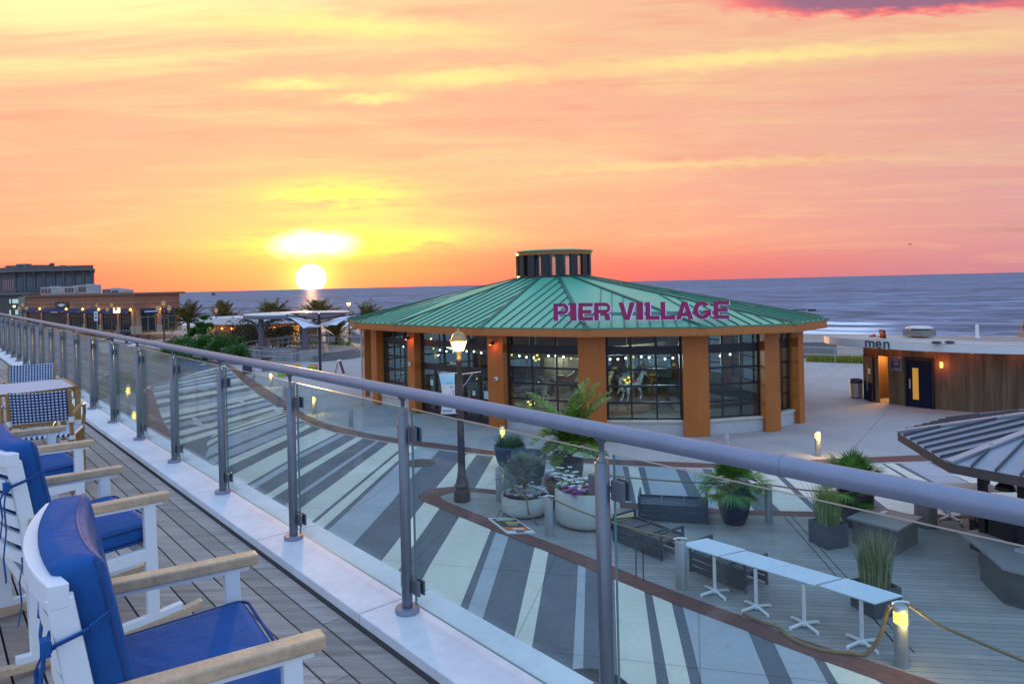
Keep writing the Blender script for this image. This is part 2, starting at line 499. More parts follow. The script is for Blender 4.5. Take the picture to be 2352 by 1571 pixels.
# coping + wall below it: one thing
wall = thing('terrace_wall', 'low white stone coping and wall along the edge of the wooden terrace', 'wall', RP(2.7, 1.65, 0))
stone = M('white_coping_stone', (.71, .73, .76), .62, tint=(.58, .60, .63), vs=2.3, bump=.15, bs=120, isl=.035)
mb = MB(wall.location); s = 2.715 + .13 - 1.25 * 5
while s < 38:
    mb.frame_box(RP(s + .003, 1.475, ZC - .046), RE * 1.244, RN * .38, (0, 0, .046)); s += 1.25
mb.build('coping', stone, wall, bevel=.004)
mb = MB(wall.location); mb.frame_box(RP(-4, 1.52, 0), RE * 42, RN * .30, (0, 0, ZC - .05))
mb.build('wall_face', M('terrace_render', (.42, .42, .43), .8, var=.1), wall)

# glass railing
rail = thing('glass_railing', 'steel handrail on round posts with clear glass panels along the terrace edge', 'railing', RP(2.7, 1.648, ZC))
mb = MB(rail.location)
mb.tube([RP(-3.2 + i * .6, 1.648, ZR) for i in range(66)], .0265, 18)
mb.build('handrail', steel, rail)
for s in (0.9, 8.2, 15.6, 22.9):
    mb = MB(rail.location); mb.tube([RP(s, 1.648, ZR), RP(s + .05, 1.648, ZR)], .0278, 18); mb.build('rail_sleeve', steel, rail)
ps = [1.515 if k == -1 else 2.715 + 1.253 * k for k in range(-3, 26)]
for s in ps:
    p = RP(s, 1.648, ZC)
    m = MB(rail.location)
    m.lathe([(.024, 0), (.024, .885), (.021, .888)], p, 16)
    po = m.build('post', steel_p, rail)
    m = MB(rail.location); m.lathe([(.016, .886), (.016, .894), (.009, .900), (.009, .945), (.019, .958), (.021, .972)], p, 12)
    m.build('stem', steel_p, po)
    m = MB(rail.location); m.lathe([(.055, .0), (.055, .019), (.052, .0225)], p, 24)
    m.build('base_plate', steel, po)
    for zc in (.115, .80):
        for sg in (-1, 1):
            m = MB(rail.location)
            m.frame_box(RP(s + (.022 if sg > 0 else -.076), 1.6605, ZC + zc - .033), RE * .054, RN * .013, (0, 0, .066))
            m.frame_box(RP(s + (.022 if sg > 0 else -.076), 1.688, ZC + zc - .033), RE * .054, RN * .010, (0, 0, .066))
            m.build('glass_clamp', steel_d, po, bevel=.004)
for a, b in zip(ps, ps[1:]):
    m = MB(rail.location)
    m.frame_box(RP(a + .022, 1.675, ZC + .03), RE * (b - a - .044), RN * .012, (0, 0, .88))
    m.mi = [1, 1, 0, 1, 0, 1]
    m.build('glass_panel', [pane_rail, glass_e], rail)

# ------------------------------------------------------------------ rocking chairs
def arc(a, b, n): return [a + (b - a) * i / (n - 1) for i in range(n)]


navy_p = M('navy_piping', (.010, .055, .19), .8, var=.1, vs=20)


def make_rocker():
    t = thing('rocking_chair', '', 'rocking chair')
    W = .345
    # rockers
    def rz(x): return .012 + .17 * (x + .02) ** 2
    def strip(mb_, xs, y, hw, z, h):
        n = len(xs); vs = []
        for x in xs: vs += [(x, y - hw, rz(x) + z), (x, y + hw, rz(x) + z), (x, y + hw, rz(x) + z + h), (x, y - hw, rz(x) + z + h)]
        fs = [(0, 1, 2, 3)[::-1], tuple(4 * (n - 1) + k for k in (0, 1, 2, 3))]
        for i in range(n - 1):
            for k in range(4): fs.append((4 * i + k, 4 * i + (k + 1) % 4, 4 * i + 4 + (k + 1) % 4, 4 * i + 4 + k))
        mb_.add(vs, fs)
    for sg in (-1, 1):
        f = MB(); strip(f, arc(-.52, .42, 14), sg * W, .021, 0, .032); f.build('rocker', teak, t, bevel=.004, fix=True)
        f = MB(); strip(f, arc(-.30, .33, 9), sg * W, .018, .0335, .028); f.build('rocker_rail', white_m, t, fix=True)
        f = MB(); f.bar((.210, sg * W, rz(.21) + .05), (.200, sg * W, .576), .034, .05, (1, 0, 0)); f.build('front_leg', white_m, t, bevel=.004)
        f = MB()
        pts = [(-.225, rz(-.23) + .05), (-.235, .36), (-.252, .60), (-.295, .865)]
        n = len(pts); vs = []
        for x, z in pts: vs += [(x - .026, sg * W - .017, z), (x - .026, sg * W + .017, z), (x + .026, sg * W + .017, z), (x + .026, sg * W - .017, z)]
        fs = [(3, 2, 1, 0), tuple(4 * (n - 1) + k for k in range(4))] + [(4 * i + k, 4 * i + (k + 1) % 4, 4 * i + 4 + (k + 1) % 4, 4 * i + 4 + k) for i in range(n - 1) for k in range(4)]
        f.add(vs, fs); f.build('back_post', white_m, t, bevel=.003, fix=True)
        f = MB(); f.bar((-.252, sg * W, .612), (.285, sg * W, .598), .056, .036); f.build('armrest', teak, t, bevel=.006)
        f = MB(); f.bar((-.25, sg * W, .587), (.255, sg * W, .573), .03, .014); f.build('arm_support', white_m, t)
        f = MB(); f.bar((-.22, sg * W, .335), (.195, sg * W, .355), .03, .055); f.build('side_rail', white_m, t, bevel=.003)
    f = MB(); f.bar((.195, -W + .018, .352), (.195, W - .018, .352), .03, .055); f.build('front_rail', white_m, t, bevel=.003)
    f = MB(); f.bar((-.235, -W + .018, .335), (-.235, W - .018, .335), .03, .055); f.build('rear_rail', white_m, t, bevel=.003)
    # bowed top rail and slats (hollow toward the sitter)
    def bow(z, h, th, depth, xb, nm, ext=0.0):
        f = MB(); ys = arc(-W - ext, W + ext, 13); vs = []
        for y in ys:
            x = xb - depth * (1 - (y / (W + ext)) ** 2)
            vs += [(x - th / 2, y, z), (x + th / 2, y, z), (x + th / 2, y, z + h), (x - th / 2, y, z + h)]
        n = len(ys)
        fs = [(0, 1, 2, 3), tuple(4 * (n - 1) + k for k in (3, 2, 1, 0))] + [(4 * i + k, 4 * i + 4 + k, 4 * i + 4 + (k + 1) % 4, 4 * i + (k + 1) % 4) for i in range(n - 1) for k in range(4)]
        f.add(vs, fs); f.build(nm, white_m, t, fix=True, bevel=.004 if h > .05 else 0)
    bow(.842, .055, .040, .050, -.296, 'top_rail', .018)
    for i in range(6):
        z = .43 + i * .074
        bow(z, .046, .014, .05, -.245 - max(0, (z - .5)) * .15, 'slat', -.018)
    f = MB(); f.frame_box((-.215, -.315, .378), (.455, 0, .022), (0, .63, 0), (-.004, 0, .085))
    c = f.build('seat_cushion', navy, t, bevel=.035, seg=4)
    def loop(x0, x1, y1, z0, z1, r):
        P = []
        for cx_, cy_, a0 in ((x1 - r, y1 - r, 0), (x0 + r, y1 - r, 90), (x0 + r, -y1 + r, 180), (x1 - r, -y1 + r, 270)):
            for k in range(6): a = R_(a0 + 18 * k); x = cx_ + r * math.cos(a); P.append((x, cy_ + r * math.sin(a), z0 + (z1 - z0) * (x - x0) / (x1 - x0)))
        return P
    f = MB(); f.tube(loop(-.213, .240, .314, .452, .474, .04), .0055, 6, closed=True); f.build('piping', navy_p, c)
    f = MB(); f.tube(loop(-.213, .242, .315, .388, .410, .04), .0055, 6, closed=True); f.build('piping', navy_p, c)
    f = MB(); ny, nz = 11, 9; vs = []; fs = []
    for side in (0, 1):
        for j in range(nz):
            for i in range(ny):
                y = -.315 + .63 * i / (ny - 1); v = j / (nz - 1); z = .455 + .468 * v
                xb = -.222 - .082 * v - .036 * (1 - (y / .345) ** 2) * (.3 + .7 * v)
                puff = .014 * math.sin(PI * i / (ny - 1)) * math.sin(PI * v)
                vs.append((xb + (.105 + puff if side else 0), y, z))
    q = ny * nz
    for j in range(nz - 1):
        for i in range(ny - 1):
            a = j * ny + i
            fs.append((a, a + ny, a + ny + 1, a + 1)); fs.append((q + a, q + a + 1, q + a + ny + 1, q + a + ny))
    for i in range(ny - 1):
        fs.append((i, i + 1, q + i + 1, q + i)); a = (nz - 1) * ny + i; fs.append((a, q + a, q + a + 1, a + 1))
    for j in range(nz - 1):
        a = j * ny; fs.append((a, q + a, q + a + ny, a + ny)); a = j * ny + ny - 1; fs.append((a, a + ny, q + a + ny, q + a))
    f.add(vs, fs, True)
    c = f.build('back_cushion', navy, t, bevel=.024, seg=4, fix=True)
    c.modifiers['bevel'].angle_limit = R_(50)
    P = []
    for k in range(40):
        if k < 12: y, v = -.309 + .618 * k / 12, 0.0
        elif k < 20: y, v = .311, (k - 12) / 8
        elif k < 32: y, v = .309 - .618 * (k - 20) / 12, 1.0
        else: y, v = -.311, 1 - (k - 32) / 8
        v = .012 + .976 * v
        P.append((-.222 - .082 * v - .036 * (1 - (y / .345) ** 2) * (.3 + .7 * v) + .088, y * 1.006, .455 + .468 * v))
    f = MB(); f.tube(P, .0055, 6, closed=True); f.build('piping', navy_p, c)
    # ties
    for sg in (-1, 1):
        f = MB()
        def rib(pts, w=.022):
            for a, b in zip(pts, pts[1:]): f.bar(a, b, w, .004, (1, .25 * sg, 0))
        y = sg * (W + .019)
        rib([(-.20, y - sg * .02, .80), (-.24, y, .785), (-.312, y, .765)])
        rib([(-.312, y, .765), (-.318, y - sg * .03, .77), (-.314, y - sg * .05, .775)])
        rib([(-.322, y, .775), (-.332, y + sg * .012, .70), (-.326, y + sg * .006, .60), (-.338, y + sg * .014, .50), (-.33, y + sg * .008, .40)])
        rib([(-.322, y, .77), (-.34, y - sg * .02, .72), (-.334, y - sg * .015, .65), (-.34, y - sg * .03, .57)])
        f.box((-.322, y, .77), (.02, .03, .035))
        f.build('tie', navy, t)
        f = MB(); rib([(-.22, y, .48), (-.255, y, .465), (-.275, y - sg * .02, .465)]); rib([(-.272, y, .465), (-.288, y + sg * .01, .39), (-.28, y, .30), (-.295, y + sg * .01, .22)])
        f.build('tie', navy, t)
    return t


def place_rocker(o, tx, ty, ang):
    """the tip of the right-hand arm goes to (tx, ty)"""
    d = Vector((math.cos(ang), math.sin(ang), 0)); s = Vector((-math.sin(ang), math.cos(ang), 0))
    o.location = Vector((tx, ty, ZD)) - d * .285 + s * .345; o.rotation_euler = (0, 0, ang)


rk = make_rocker()
rk['group'] = 'rocking chairs in a row facing the glass railing'
r2 = dup(rk, (0, 0, 0)); r3 = dup(rk, (0, 0, 0))
place_rocker(rk, -.52, 1.84, R_(34)); rk['label'] = 'nearest white rocking chair with navy cushions, its teak arms in the corner'
place_rocker(r2, -1.59, 3.18, R_(45)); r2['label'] = 'middle white rocking chair, slatted back showing, between two other rockers'
place_rocker(r3, -2.63, 4.34, R_(45)); r3['label'] = 'white rocking chair next to the woven bistro chair'

# ------------------------------------------------------------------ bistro set
bamboo = M('bamboo_cane', (.34, .185, .06), .42, var=.35, vs=26, bump=.1, bs=40)
bind = M('white_binding', (.72, .72, .68), .6, var=.05)


def weave(name, pu, pv, ax_u, ax_v, duty_u=.58, duty_v=.50, diag=False):
    m = bpy.data.materials.new(name); m.use_nodes = True; nt = m.node_tree; p = nt.nodes['Principled BSDF']
    tcn = nt.nodes.new('ShaderNodeTexCoord'); sp = nt.nodes.new('ShaderNodeSeparateXYZ'); nt.links.new(tcn.outputs['Object'], sp.inputs[0])
    u = X(nt, sp.outputs[ax_u]) * (1 / pu) + 100.0; v = X(nt, sp.outputs[ax_v]) * (1 / pv) + 100.0
    if diag:
        k = ((u + v).fract().lt(.5) * 1.0 + (u * 2.0).fract().lt(.4) * .35)._op('MINIMUM', 1.0)
    else:
        k = u.fract().lt(duty_u) * v.fract().lt(duty_v)
    c = mixc(nt, k, (.010, .035, .13), (.62, .70, .80))
    nt.links.new(c, p.inputs['Base Color']); p.inputs['Roughness'].default_value = .5
    MATS[name] = m
    return m


weave_b = weave('woven_back', .0245, .0225, 1, 2)
weave_t = weave('woven_top', .034, .034, 0, 1, diag=True)


def make_bistro_chair():
    t = thing('bistro_chair', '', 'chair')
    f = MB(); n = 12; vs = []; fs = []
    for j in range(2):
        for sd in (0, 1):
            for i in range(n):
                y = -.19 + .38 * i / (n - 1)
                z = (.56 + .012 * (1 - (y / .19) ** 2) if j == 0 else .805 - .012 * (1 - (y / .19) ** 2))
                x = (-.225 if j == 0 else -.275) - .035 * (1 - (y / .19) ** 2)
                vs.append((x + sd * .016, y, z))
    for i in range(n - 1):
        a = i
        fs += [(a, a + 1, 2 * n + a + 1, 2 * n + a), (n + a, 3 * n + a, 3 * n + a + 1, n + a + 1), (2 * n + a, 2 * n + a + 1, 3 * n + a + 1, 3 * n + a), (a, n + a, n + a + 1, a + 1)]
    fs += [(0, 2 * n, 3 * n, n), (n - 1, 2 * n - 1, 4 * n - 1, 3 * n - 1)]
    f.add(vs, fs); f.build('woven_back', weave_b, t, fix=True)
    f = MB(); f.box((0, 0, .445), (.42, .42, .03)); f.build('woven_seat', weave_t, t, bevel=.012)
    for sg in (-1, 1):
        f = MB(); f.tube([(-.23, sg * .2, 0), (-.215, sg * .2, .44), (-.235, sg * .198, .57), (-.268, sg * .196, .80)], .0145, 10); f.build('rear_leg', bamboo, t)
        f = MB(); f.tube([(.20, sg * .2, 0), (.195, sg * .2, .45)], .0145, 10); f.build('front_leg', bamboo, t)
        f = MB(); f.tube([(-.22, sg * .2, .60), (-.1, sg * .225, .645), (.08, sg * .23, .64), (.19, sg * .215, .57), (.195, sg * .2, .44)], .013, 8); f.build('arm', bamboo, t)
        f = MB(); f.tube([(-.22, sg * .2, .20), (.2, sg * .2, .20)], .011, 8); f.build('side_stretcher', bamboo, t)
        f = MB(); f.tube([(-.215, sg * .19, .2), (-.215, sg * .1, .31), (-.215, 0, .36)], .0095, 8); f.build('brace', bamboo, t)
        f = MB(); f.lathe([(.018, -.02), (.018, .02)], (-.238, sg * .198, .57), 10); f.build('binding', bind, t)
        f = MB(); f.lathe([(.018, -.015), (.018, .015)], (-.216, sg * .2, .43), 10); f.build('binding', bind, t)
    f = MB(); f.tube([(-.22, -.2, .18), (-.22, .2, .18)], .011, 8); f.tube([(0, -.2, .2), (0, .2, .2)], .011, 8); f.build('cross_stretcher', bamboo, t)
    return t


bc = make_bistro_chair(); bc['group'] = 'woven bistro chairs at the terrace table'
bc2 = dup(bc, (0, 0, 0))
bc.location = Vector((-3.66, 5.46, ZD)); bc.rotation_euler = (0, 0, R_(112)); bc['label'] = 'blue and white woven bistro chair with its back to us, nearer side of table'
bc2.location = Vector((-4.92, 7.06, ZD)); bc2.rotation_euler = (0, 0, R_(-62)); bc2['label'] = 'woven bistro chair on the far side of the bamboo table'

bt = thing('bistro_table', 'bamboo framed table with blue and white woven top by the railing', 'table', Vector((-4.20, 5.90, ZD)), R_(40.4))
lx, ly = .37, .40
f = MB(); f.box((0, 0, .735), (2 * lx, 2 * ly, .02)); f.build('woven_top', weave_t, bt)
f = MB(); f.tube([(-lx, -ly, .735), (lx, -ly, .735), (lx, ly, .735), (-lx, ly, .735)], .021, 10, closed=True); f.build('top_rim', bamboo, bt)
for a in (-1, 1):
    for b in (-1, 1):
        f = MB(); f.tube([(a * lx, b * ly, 0), (a * lx, b * ly, .73)], .022, 10); L = f.build('leg', bamboo, bt)
        f = MB(); f.lathe([(.026, .44), (.026, .475)], (a * lx, b * ly, 0), 12); f.build('binding', bind, L)
        f = MB(); f.lathe([(.026, .15), (.026, .18)], (a * lx, b * ly, 0), 12); f.build('binding', bind, L)
        f = MB(); f.tube([(a * lx, b * ly, .50), (a * (lx - .06), b * ly, .64), (a * (lx - .16), b * ly, .72)], .011, 8)
        f.tube([(a * lx, b * ly, .50), (a * lx, b * (ly - .06), .64), (a * lx, b * (ly - .16), .72)], .011, 8); f.build('corner_brace', bamboo, bt)
# ================================================================== GROUND
COAST_E = Vector((-.866, .5, 0)); COAST_N = Vector((.5, .866, 0))      # along / towards the sea


def CP(s, n, z): return COAST_E * s + COAST_N * n + Vector((0, 0, z))


def paving(name, c, var=.14, joint=0.0, jc=.6, vs=.5, rough=.8, rot=.5):
    m = bpy.data.materials.new(name); m.use_nodes = True; nt = m.node_tree; p = nt.nodes['Principled BSDF']
    tcn = nt.nodes.new('ShaderNodeTexCoord'); ob = tcn.outputs['Object']
    f = (noise(nt, ob, vs, 6.0, .62) * .6 + noise(nt, ob, 9.0, 4.0, .65) * .4).sstep(.3, .7)
    cs = mixc(nt, f, tuple(v * (1 - var) for v in c), tuple(v * (1 + var * .7) for v in c))
    st = noise(nt, ob, 1.7, 5.0, .7).sstep(.60, .74)
    cs = mixc(nt, st * .35, cs, tuple(v * .55 for v in c))
    sp_ = noise(nt, ob, 150.0, 2.0, .6).sstep(.52, .78)
    cs = mixc(nt, sp_ * .16, cs, tuple(v * .4 for v in c))
    if joint > 0:
        mp = nt.nodes.new('ShaderNodeMapping'); mp.inputs['Rotation'].default_value = (0, 0, rot); nt.links.new(ob, mp.inputs['Vector'])
        s = nt.nodes.new('ShaderNodeSeparateXYZ'); nt.links.new(mp.outputs[0], s.inputs[0])
        k = ((X(nt, s.outputs[0]) * (1 / joint) + 50.0).fract().lt(.03 / joint))._op('MAXIMUM', (X(nt, s.outputs[1]) * (1 / joint) + 50.3).fract().lt(.03 / joint))
        cs = mixc(nt, k * jc, cs, tuple(v * .35 for v in c))
    nt.links.new(cs, p.inputs['Base Color']); p.inputs['Roughness'].default_value = rough
    bn = nt.nodes.new('ShaderNodeBump'); bn.inputs['Strength'].default_value = .25; bn.inputs['Distance'].default_value = .01
    nt.links.new(noise(nt, ob, 60.0, 4.0, .6).s, bn.inputs['Height']); nt.links.new(bn.outputs[0], p.inputs['Normal'])
    MATS[name] = m
    return m


plaza_m = paving('plaza_concrete', (.375, .36, .35), joint=4.4, jc=.55, rot=.62)
dark_m2 = paving('dark_paving', (.12, .13, .15), .2, joint=2.9, jc=.5, rot=.25)
light_m2 = paving('blue_grey_paving', (.39, .40, .42), .14, joint=2.9, jc=.5, rot=.25)
cream_m2 = paving('cream_paving', (.67, .63, .52), .12, joint=2.9, jc=.45, rot=.25)
edge_m = paving('white_edging', (.42, .41, .39), .08)
asph_m = paving('asphalt', (.082, .080, .082), .2, rough=.85)
brick_m = bpy.data.materials.new('brick_paving'); brick_m.use_nodes = True
nt = brick_m.node_tree; p = nt.nodes['Principled BSDF']; tcn = nt.nodes.new('ShaderNodeTexCoord')
bt_ = nt.nodes.new('ShaderNodeTexBrick'); bt_.inputs['Scale'].default_value = 1.0
bt_.inputs['Color1'].default_value = (.20, .066, .046, 1); bt_.inputs['Color2'].default_value = (.125, .048, .038, 1); bt_.inputs['Mortar'].default_value = (.10, .062, .055, 1)
bt_.inputs['Brick Width'].default_value = .21; bt_.inputs['Row Height'].default_value = .105; bt_.inputs['Mortar Size'].default_value = .008
mp = nt.nodes.new('ShaderNodeMapping'); mp.inputs['Rotation'].default_value = (0, 0, .6); nt.links.new(tcn.outputs['Object'], mp.inputs['Vector']); nt.links.new(mp.outputs[0], bt_.inputs['Vector'])
nt.links.new(mixc(nt, noise(nt, tcn.outputs['Object'], .8, 5.0, .6).sstep(.3, .7) * .35, bt_.outputs[0], (.09, .035, .03)), p.inputs['Base Color']); p.inputs['Roughness'].default_value = .8
tex_boards = bpy.data.materials.new('composite_boards'); tex_boards.use_nodes = True
nt = tex_boards.node_tree; p = nt.nodes['Principled BSDF']; tcn = nt.nodes.new('ShaderNodeTexCoord')
mp = nt.nodes.new('ShaderNodeMapping'); mp.inputs['Rotation'].default_value = (0, 0, R_(8)); nt.links.new(tcn.outputs['Object'], mp.inputs['Vector'])
s_ = nt.nodes.new('ShaderNodeSeparateXYZ'); nt.links.new(mp.outputs[0], s_.inputs[0])
k_ = (X(nt, s_.outputs[1]) * (1 / .145) + 200.0).fract().lt(.09)
cell = nt.nodes.new('ShaderNodeTexWhiteNoise'); cell.noise_dimensions = '1D'; nt.links.new((X(nt, s_.outputs[1]) * (1 / .145) + 200.0)._op('FLOOR').s, cell.inputs['W'])
c_ = mixc(nt, X(nt, cell.outputs[0]), (.255, .242, .23), (.325, .308, .29))
c_ = mixc(nt, noise(nt, tcn.outputs['Object'], 2.0, 5.0, .6).sstep(.35, .7) * .4, c_, (.19, .18, .175))
nt.links.new(mixc(nt, k_ * .75, c_, (.07, .067, .064)), p.inputs['Base Color']); p.inputs['Roughness'].default_value = .7

# plaza slab (its far edge follows the boardwalk)
mb = MB(); mb.prism([CP(-260, 51.5, 0)[:2], CP(320, 51.5, 0)[:2], CP(320, -160, 0)[:2], CP(-260, -160, 0)[:2]], -1.2, 0.0)
mb.build('plaza_paving', plaza_m, kind='structure')

FAR_LO = [(515, 835.5), (534, 854), (558, 877), (593, 906), (624, 927), (655, 945), (684, 958), (716, 975), (768, 991.5), (825, 1003), (883, 1013), (944, 1022.5), (1051, 1036), (1137, 1046), (1270, 1058), (1406, 1067), (1508, 1071.5), (1625, 1074), (1720, 1073), (1814, 1069), (1850, 1066), (2126, 1059), (2420, 1046)]
FAR_UP = [(539, 844), (575, 868), (610, 892), (644, 911), (684, 940), (710, 957), (749, 972.5), (787, 982), (844, 994.5), (909, 1006), (948, 1011), (1046, 1023), (1135, 1036), (1270, 1047), (1406, 1055), (1508, 1059), (1630, 1064), (1758, 1060), (1850, 1056.5), (1942, 1052), (2102, 1045), (2420, 1030)]


def sheetpx(name, polys, z, mat):
    m = MB()
    for poly in polys: m.sheet([g(x, y, z) for x, y in poly])
    return m.build(name, mat, kind='structure')


def band(a, b):
    """quads between two pixel polylines resampled to the same count"""
    def rs(l, n):
        d = [0]
        for p, q in zip(l, l[1:]): d.append(d[-1] + math.hypot(q[0] - p[0], q[1] - p[1]))
        out = []
        for i in range(n):
            t = d[-1] * i / (n - 1); k = 0
            while k < len(l) - 2 and d[k + 1] < t: k += 1
            u = (t - d[k]) / max(1e-6, d[k + 1] - d[k]); out.append((l[k][0] + (l[k + 1][0] - l[k][0]) * u, l[k][1] + (l[k + 1][1] - l[k][1]) * u))
        return out
    n = 40; A, B = rs(a, n), rs(b, n)
    return [[A[i], A[i + 1], B[i + 1], B[i]] for i in range(n - 1)]


sheetpx('dark_striped_paving', [[(505, 838), (440, 850), (345, 885), (350, 900), (369, 954), (396, 1006), (440, 1060), (760, 1400), (1200, 2300), (2400, 2300), (2500, 1046)] + FAR_LO[::-1][1:]], .004, dark_m2)

# stripe boundaries: (bottom ... top) polylines in reading order from upper left to lower right
ST = [
    ([(521, 976), (634, 946), (662, 948)], 'c'), ([(480, 1007), (520, 990), (659, 947.6), (678, 956)], 'd'), ([(476, 1014), (521, 993), (661, 949.5), (684, 958)], 'c'),
    ([(476, 1024), (521, 1000), (663, 951), (690, 962)], 'd'), ([(480, 1028), (523, 1003), (663, 955), (694, 964)], 'l'),
    ([(470, 1052), (523, 1028), (664, 972), (700, 967)], 'd'), ([(478, 1056), (523, 1034), (664, 978), (706, 970)], 'l'),
    ([(490, 1066), (523, 1051), (668, 991), (703, 972)], 'd'), ([(490, 1070), (523, 1056), (668, 993), (705, 973.5)], 'c'),
    ([(495, 1082), (523, 1072), (668, 1005), (716, 979)], 'd'), ([(505, 1102), (525, 1095), (664, 1024), (683, 1008), (737, 984.5)], 'c'),
    ([(545, 1125), (561, 1115), (666, 1055), (684, 1041), (775.5, 994.5)], 'd'), ([(552, 1128), (567, 1119), (666, 1060), (684, 1045), (781, 996)], 'l'),
    ([(562, 1136), (579, 1125.5), (666, 1072), (684, 1055), (794.5, 998)], 'd'), ([(588, 1152), (605, 1140), (666, 1102), (684, 1081.5), (818.5, 1004)], 'c'),
    ([(600, 1160), (618.6, 1147.6), (666, 1118), (685.5, 1097), (835, 1006)], 'd'), ([(632, 1173), (648, 1163), (668, 1151), (687, 1131), (863.5, 1012)], 'l'),
    ([(642, 1178), (658, 1168), (688, 1139), (872, 1013)], 'd'), ([(664, 1186), (687, 1169.5), (894, 1016.5)], 'c'),
    ([(690, 1220), (713, 1200), (909.5, 1038.5), (933, 1023)], 'd'), ([(696, 1225), (719, 1204), (909.5, 1045), (942, 1024)], 'c'),
    ([(716, 1238), (739, 1215.5), (909.5, 1061.5), (962, 1027)], 'd'), ([(728, 1245), (750.6, 1220), (910.5, 1070), (960, 1027)], 'l'),
    ([(790, 1275), (808, 1253.5), (900, 1152), (944, 1098), (1009, 1035)], 'd'), ([(810, 1290), (828.5, 1265), (914.8, 1162.5), (944, 1121), (1029, 1036.5)], 'l'),
]
STR_LO = [([(845, 1305), (862, 1285), (917, 1216), (964, 1147)], 'd'), ([(855, 1315), (872.6, 1292), (917, 1236), (945.4, 1190), (975, 1152.5)], 'c'),
          ([(893, 1342), (913, 1314), (948, 1253.5), (1009.6, 1167)], 'd'), ([(948, 1370), (963.6, 1341.6), (988.5, 1295.6), (1055.6, 1185.5)], 'c'),
          ([(1040, 1432), (1056.6, 1394), (1127.5, 1216)], 'd'), ([(1058, 1440), (1073, 1404), (1139, 1222)], 'l'), ([(1094, 1460), (1107.5, 1423), (1168, 1232)], 'd'),
          ([(1172, 1502), (1181, 1465), (1228, 1256)], 'c'), ([(1214, 1525), (1221.5, 1487.6), (1259.5, 1267.5)], 'd'), ([(1314, 1560), (1316, 1523), (1328, 1296)], 'l'),
          ([(1339, 1560), (1339.5, 1524), (1345, 1303)], 'd'), ([(1421, 1620), (1419, 1571), (1411.5, 1330)], 'c'), ([(1514, 1620), (1508.5, 1571), (1480, 1358)], 'd'),
          ([(1545, 1620), (1537, 1571), (1498, 1366)], 'c'), ([(1597, 1620), (1586, 1571), (1542.6, 1384)], 'd'), ([(1624, 1620), (1612.5, 1571), (1568, 1393)], 'l'),
          ([(1787, 1620), (1768, 1571), (1718.6, 1450)], 'd'), ([(1842, 1620), (1822, 1571), (1777, 1475)], 'l'), ([(1930, 1620), (1902.6, 1571), (1867, 1508)], 'd'),
          ([(1955, 1620), (1925.6, 1571), (1893.7, 1518)], 'c'), ([(2120, 1640), (2060, 1590), (2010, 1560)], 'd')]
STR_R = [([(985, 1123), (1051, 1048), (1066, 1038)], 'd'), ([(1001, 1120.5), (1052, 1060), (1075, 1040)], 'c'), ([(1041, 1117), (1052.5, 1102.6), (1068, 1081), (1096, 1042)], 'd'),
         ([(1091, 1120), (1134, 1047)], 'c'), ([(1150, 1128), (1168, 1050)], 'd'), ([(1220, 1140), (1226, 1056)], 'l'), ([(1275, 1145), (1272, 1059)], 'd'), ([(1330, 1150), (1318, 1062)], 'c'),
         ([(1400, 1152), (1386, 1066)], 'l'), ([(1450, 1154), (1429, 1069)], 'd'), ([(1461, 1155), (1456, 1130), (1442, 1070)], 'c'), ([(1487, 1155), (1484, 1142), (1465, 1071)], 'd'),
         ([(1501, 1158), (1497, 1142), (1480, 1071.5)], 'l'), ([(1590, 1163), (1583, 1147), (1550, 1073)], 'd'), ([(1624, 1165), (1609, 1136.5), (1571.7, 1073.5)], 'l'),
         ([(1664, 1170), (1652.6, 1136), (1610, 1074)], 'd'), ([(1690, 1171), (1632, 1074)], 'c'), ([(1733, 1173), (1660, 1074)], 'd'), ([(1793, 1174), (1690, 1074)], 'c'),
         ([(1868, 1174), (1762, 1072)], 'd'), ([(1885, 1174), (1775, 1071.5)], 'c'), ([(1990, 1182), (1850, 1066.5)], 'l'), ([(2030, 1184), (1885, 1065)], 'd'), ([(2060, 1185), (1905, 1065)], 'c'),
         ([(2180, 1190), (2113, 1118), (2021, 1062.5)], 'd'), ([(2190, 1190), (2121.5, 1116.6), (2027.5, 1062.5)], 'c'), ([(2215, 1190), (2136.5, 1108), (2049, 1062)], 'd'),
         ([(2226, 1190), (2145, 1107), (2061.7, 1061.5)], 'l'), ([(2330, 1190), (2228, 1108), (2128, 1059)], 'd'), ([(2350, 1190), (2140, 1058.5)], 'c'), ([(2440, 1190), (2200, 1056)], 'd')]
# the crowded far lane between the two brick edges
LL = [(408, 1022), (386, 985), (369, 954), (355, 908), (349, 892), (420, 866)]
RR = [(652, 944), (624, 927), (593, 906), (558, 877), (534, 854), (517, 838)]


def along(l, t):
    t = max(0, min(.99999, t)) * (len(l) - 1); i = int(t); u = t - i
    return (l[i][0] + (l[i + 1][0] - l[i][0]) * u, l[i][1] + (l[i + 1][1] - l[i][1]) * u)


rs = random.Random(5); ST_F = []; t = 0.0
kinds = ['c', 'd', 'c', 'd', 'l', 'd', 'c', 'd', 'c', 'l', 'd', 'c', 'd', 'l', 'c', 'd', 'l', 'd', 'c', 'd', 'l', 'd', 'c', 'd']
for kd in kinds:
    a, b = along(LL, t), along(RR, t)
    ST_F.append(([a, ((a[0] + b[0]) / 2 - 6, (a[1] + b[1]) / 2 + 4 * (1 - t)), b], kd))
    t += rs.uniform(.03, .055) * (1.15 if kd in 'cl' else .8)
sheets = {'c': [], 'l': [], 'd': []}
for lst in (ST, STR_LO, STR_R, ST_F):
    for (p0, kd), (p1, _) in zip(lst, lst[1:]):
        if kd != 'd': sheets[kd].append(p0 + p1[::-1])
sheetpx('cream_paving_stripes', sheets['c'], .008, cream_m2)
sheetpx('grey_paving_stripes', sheets['l'], .008, light_m2)

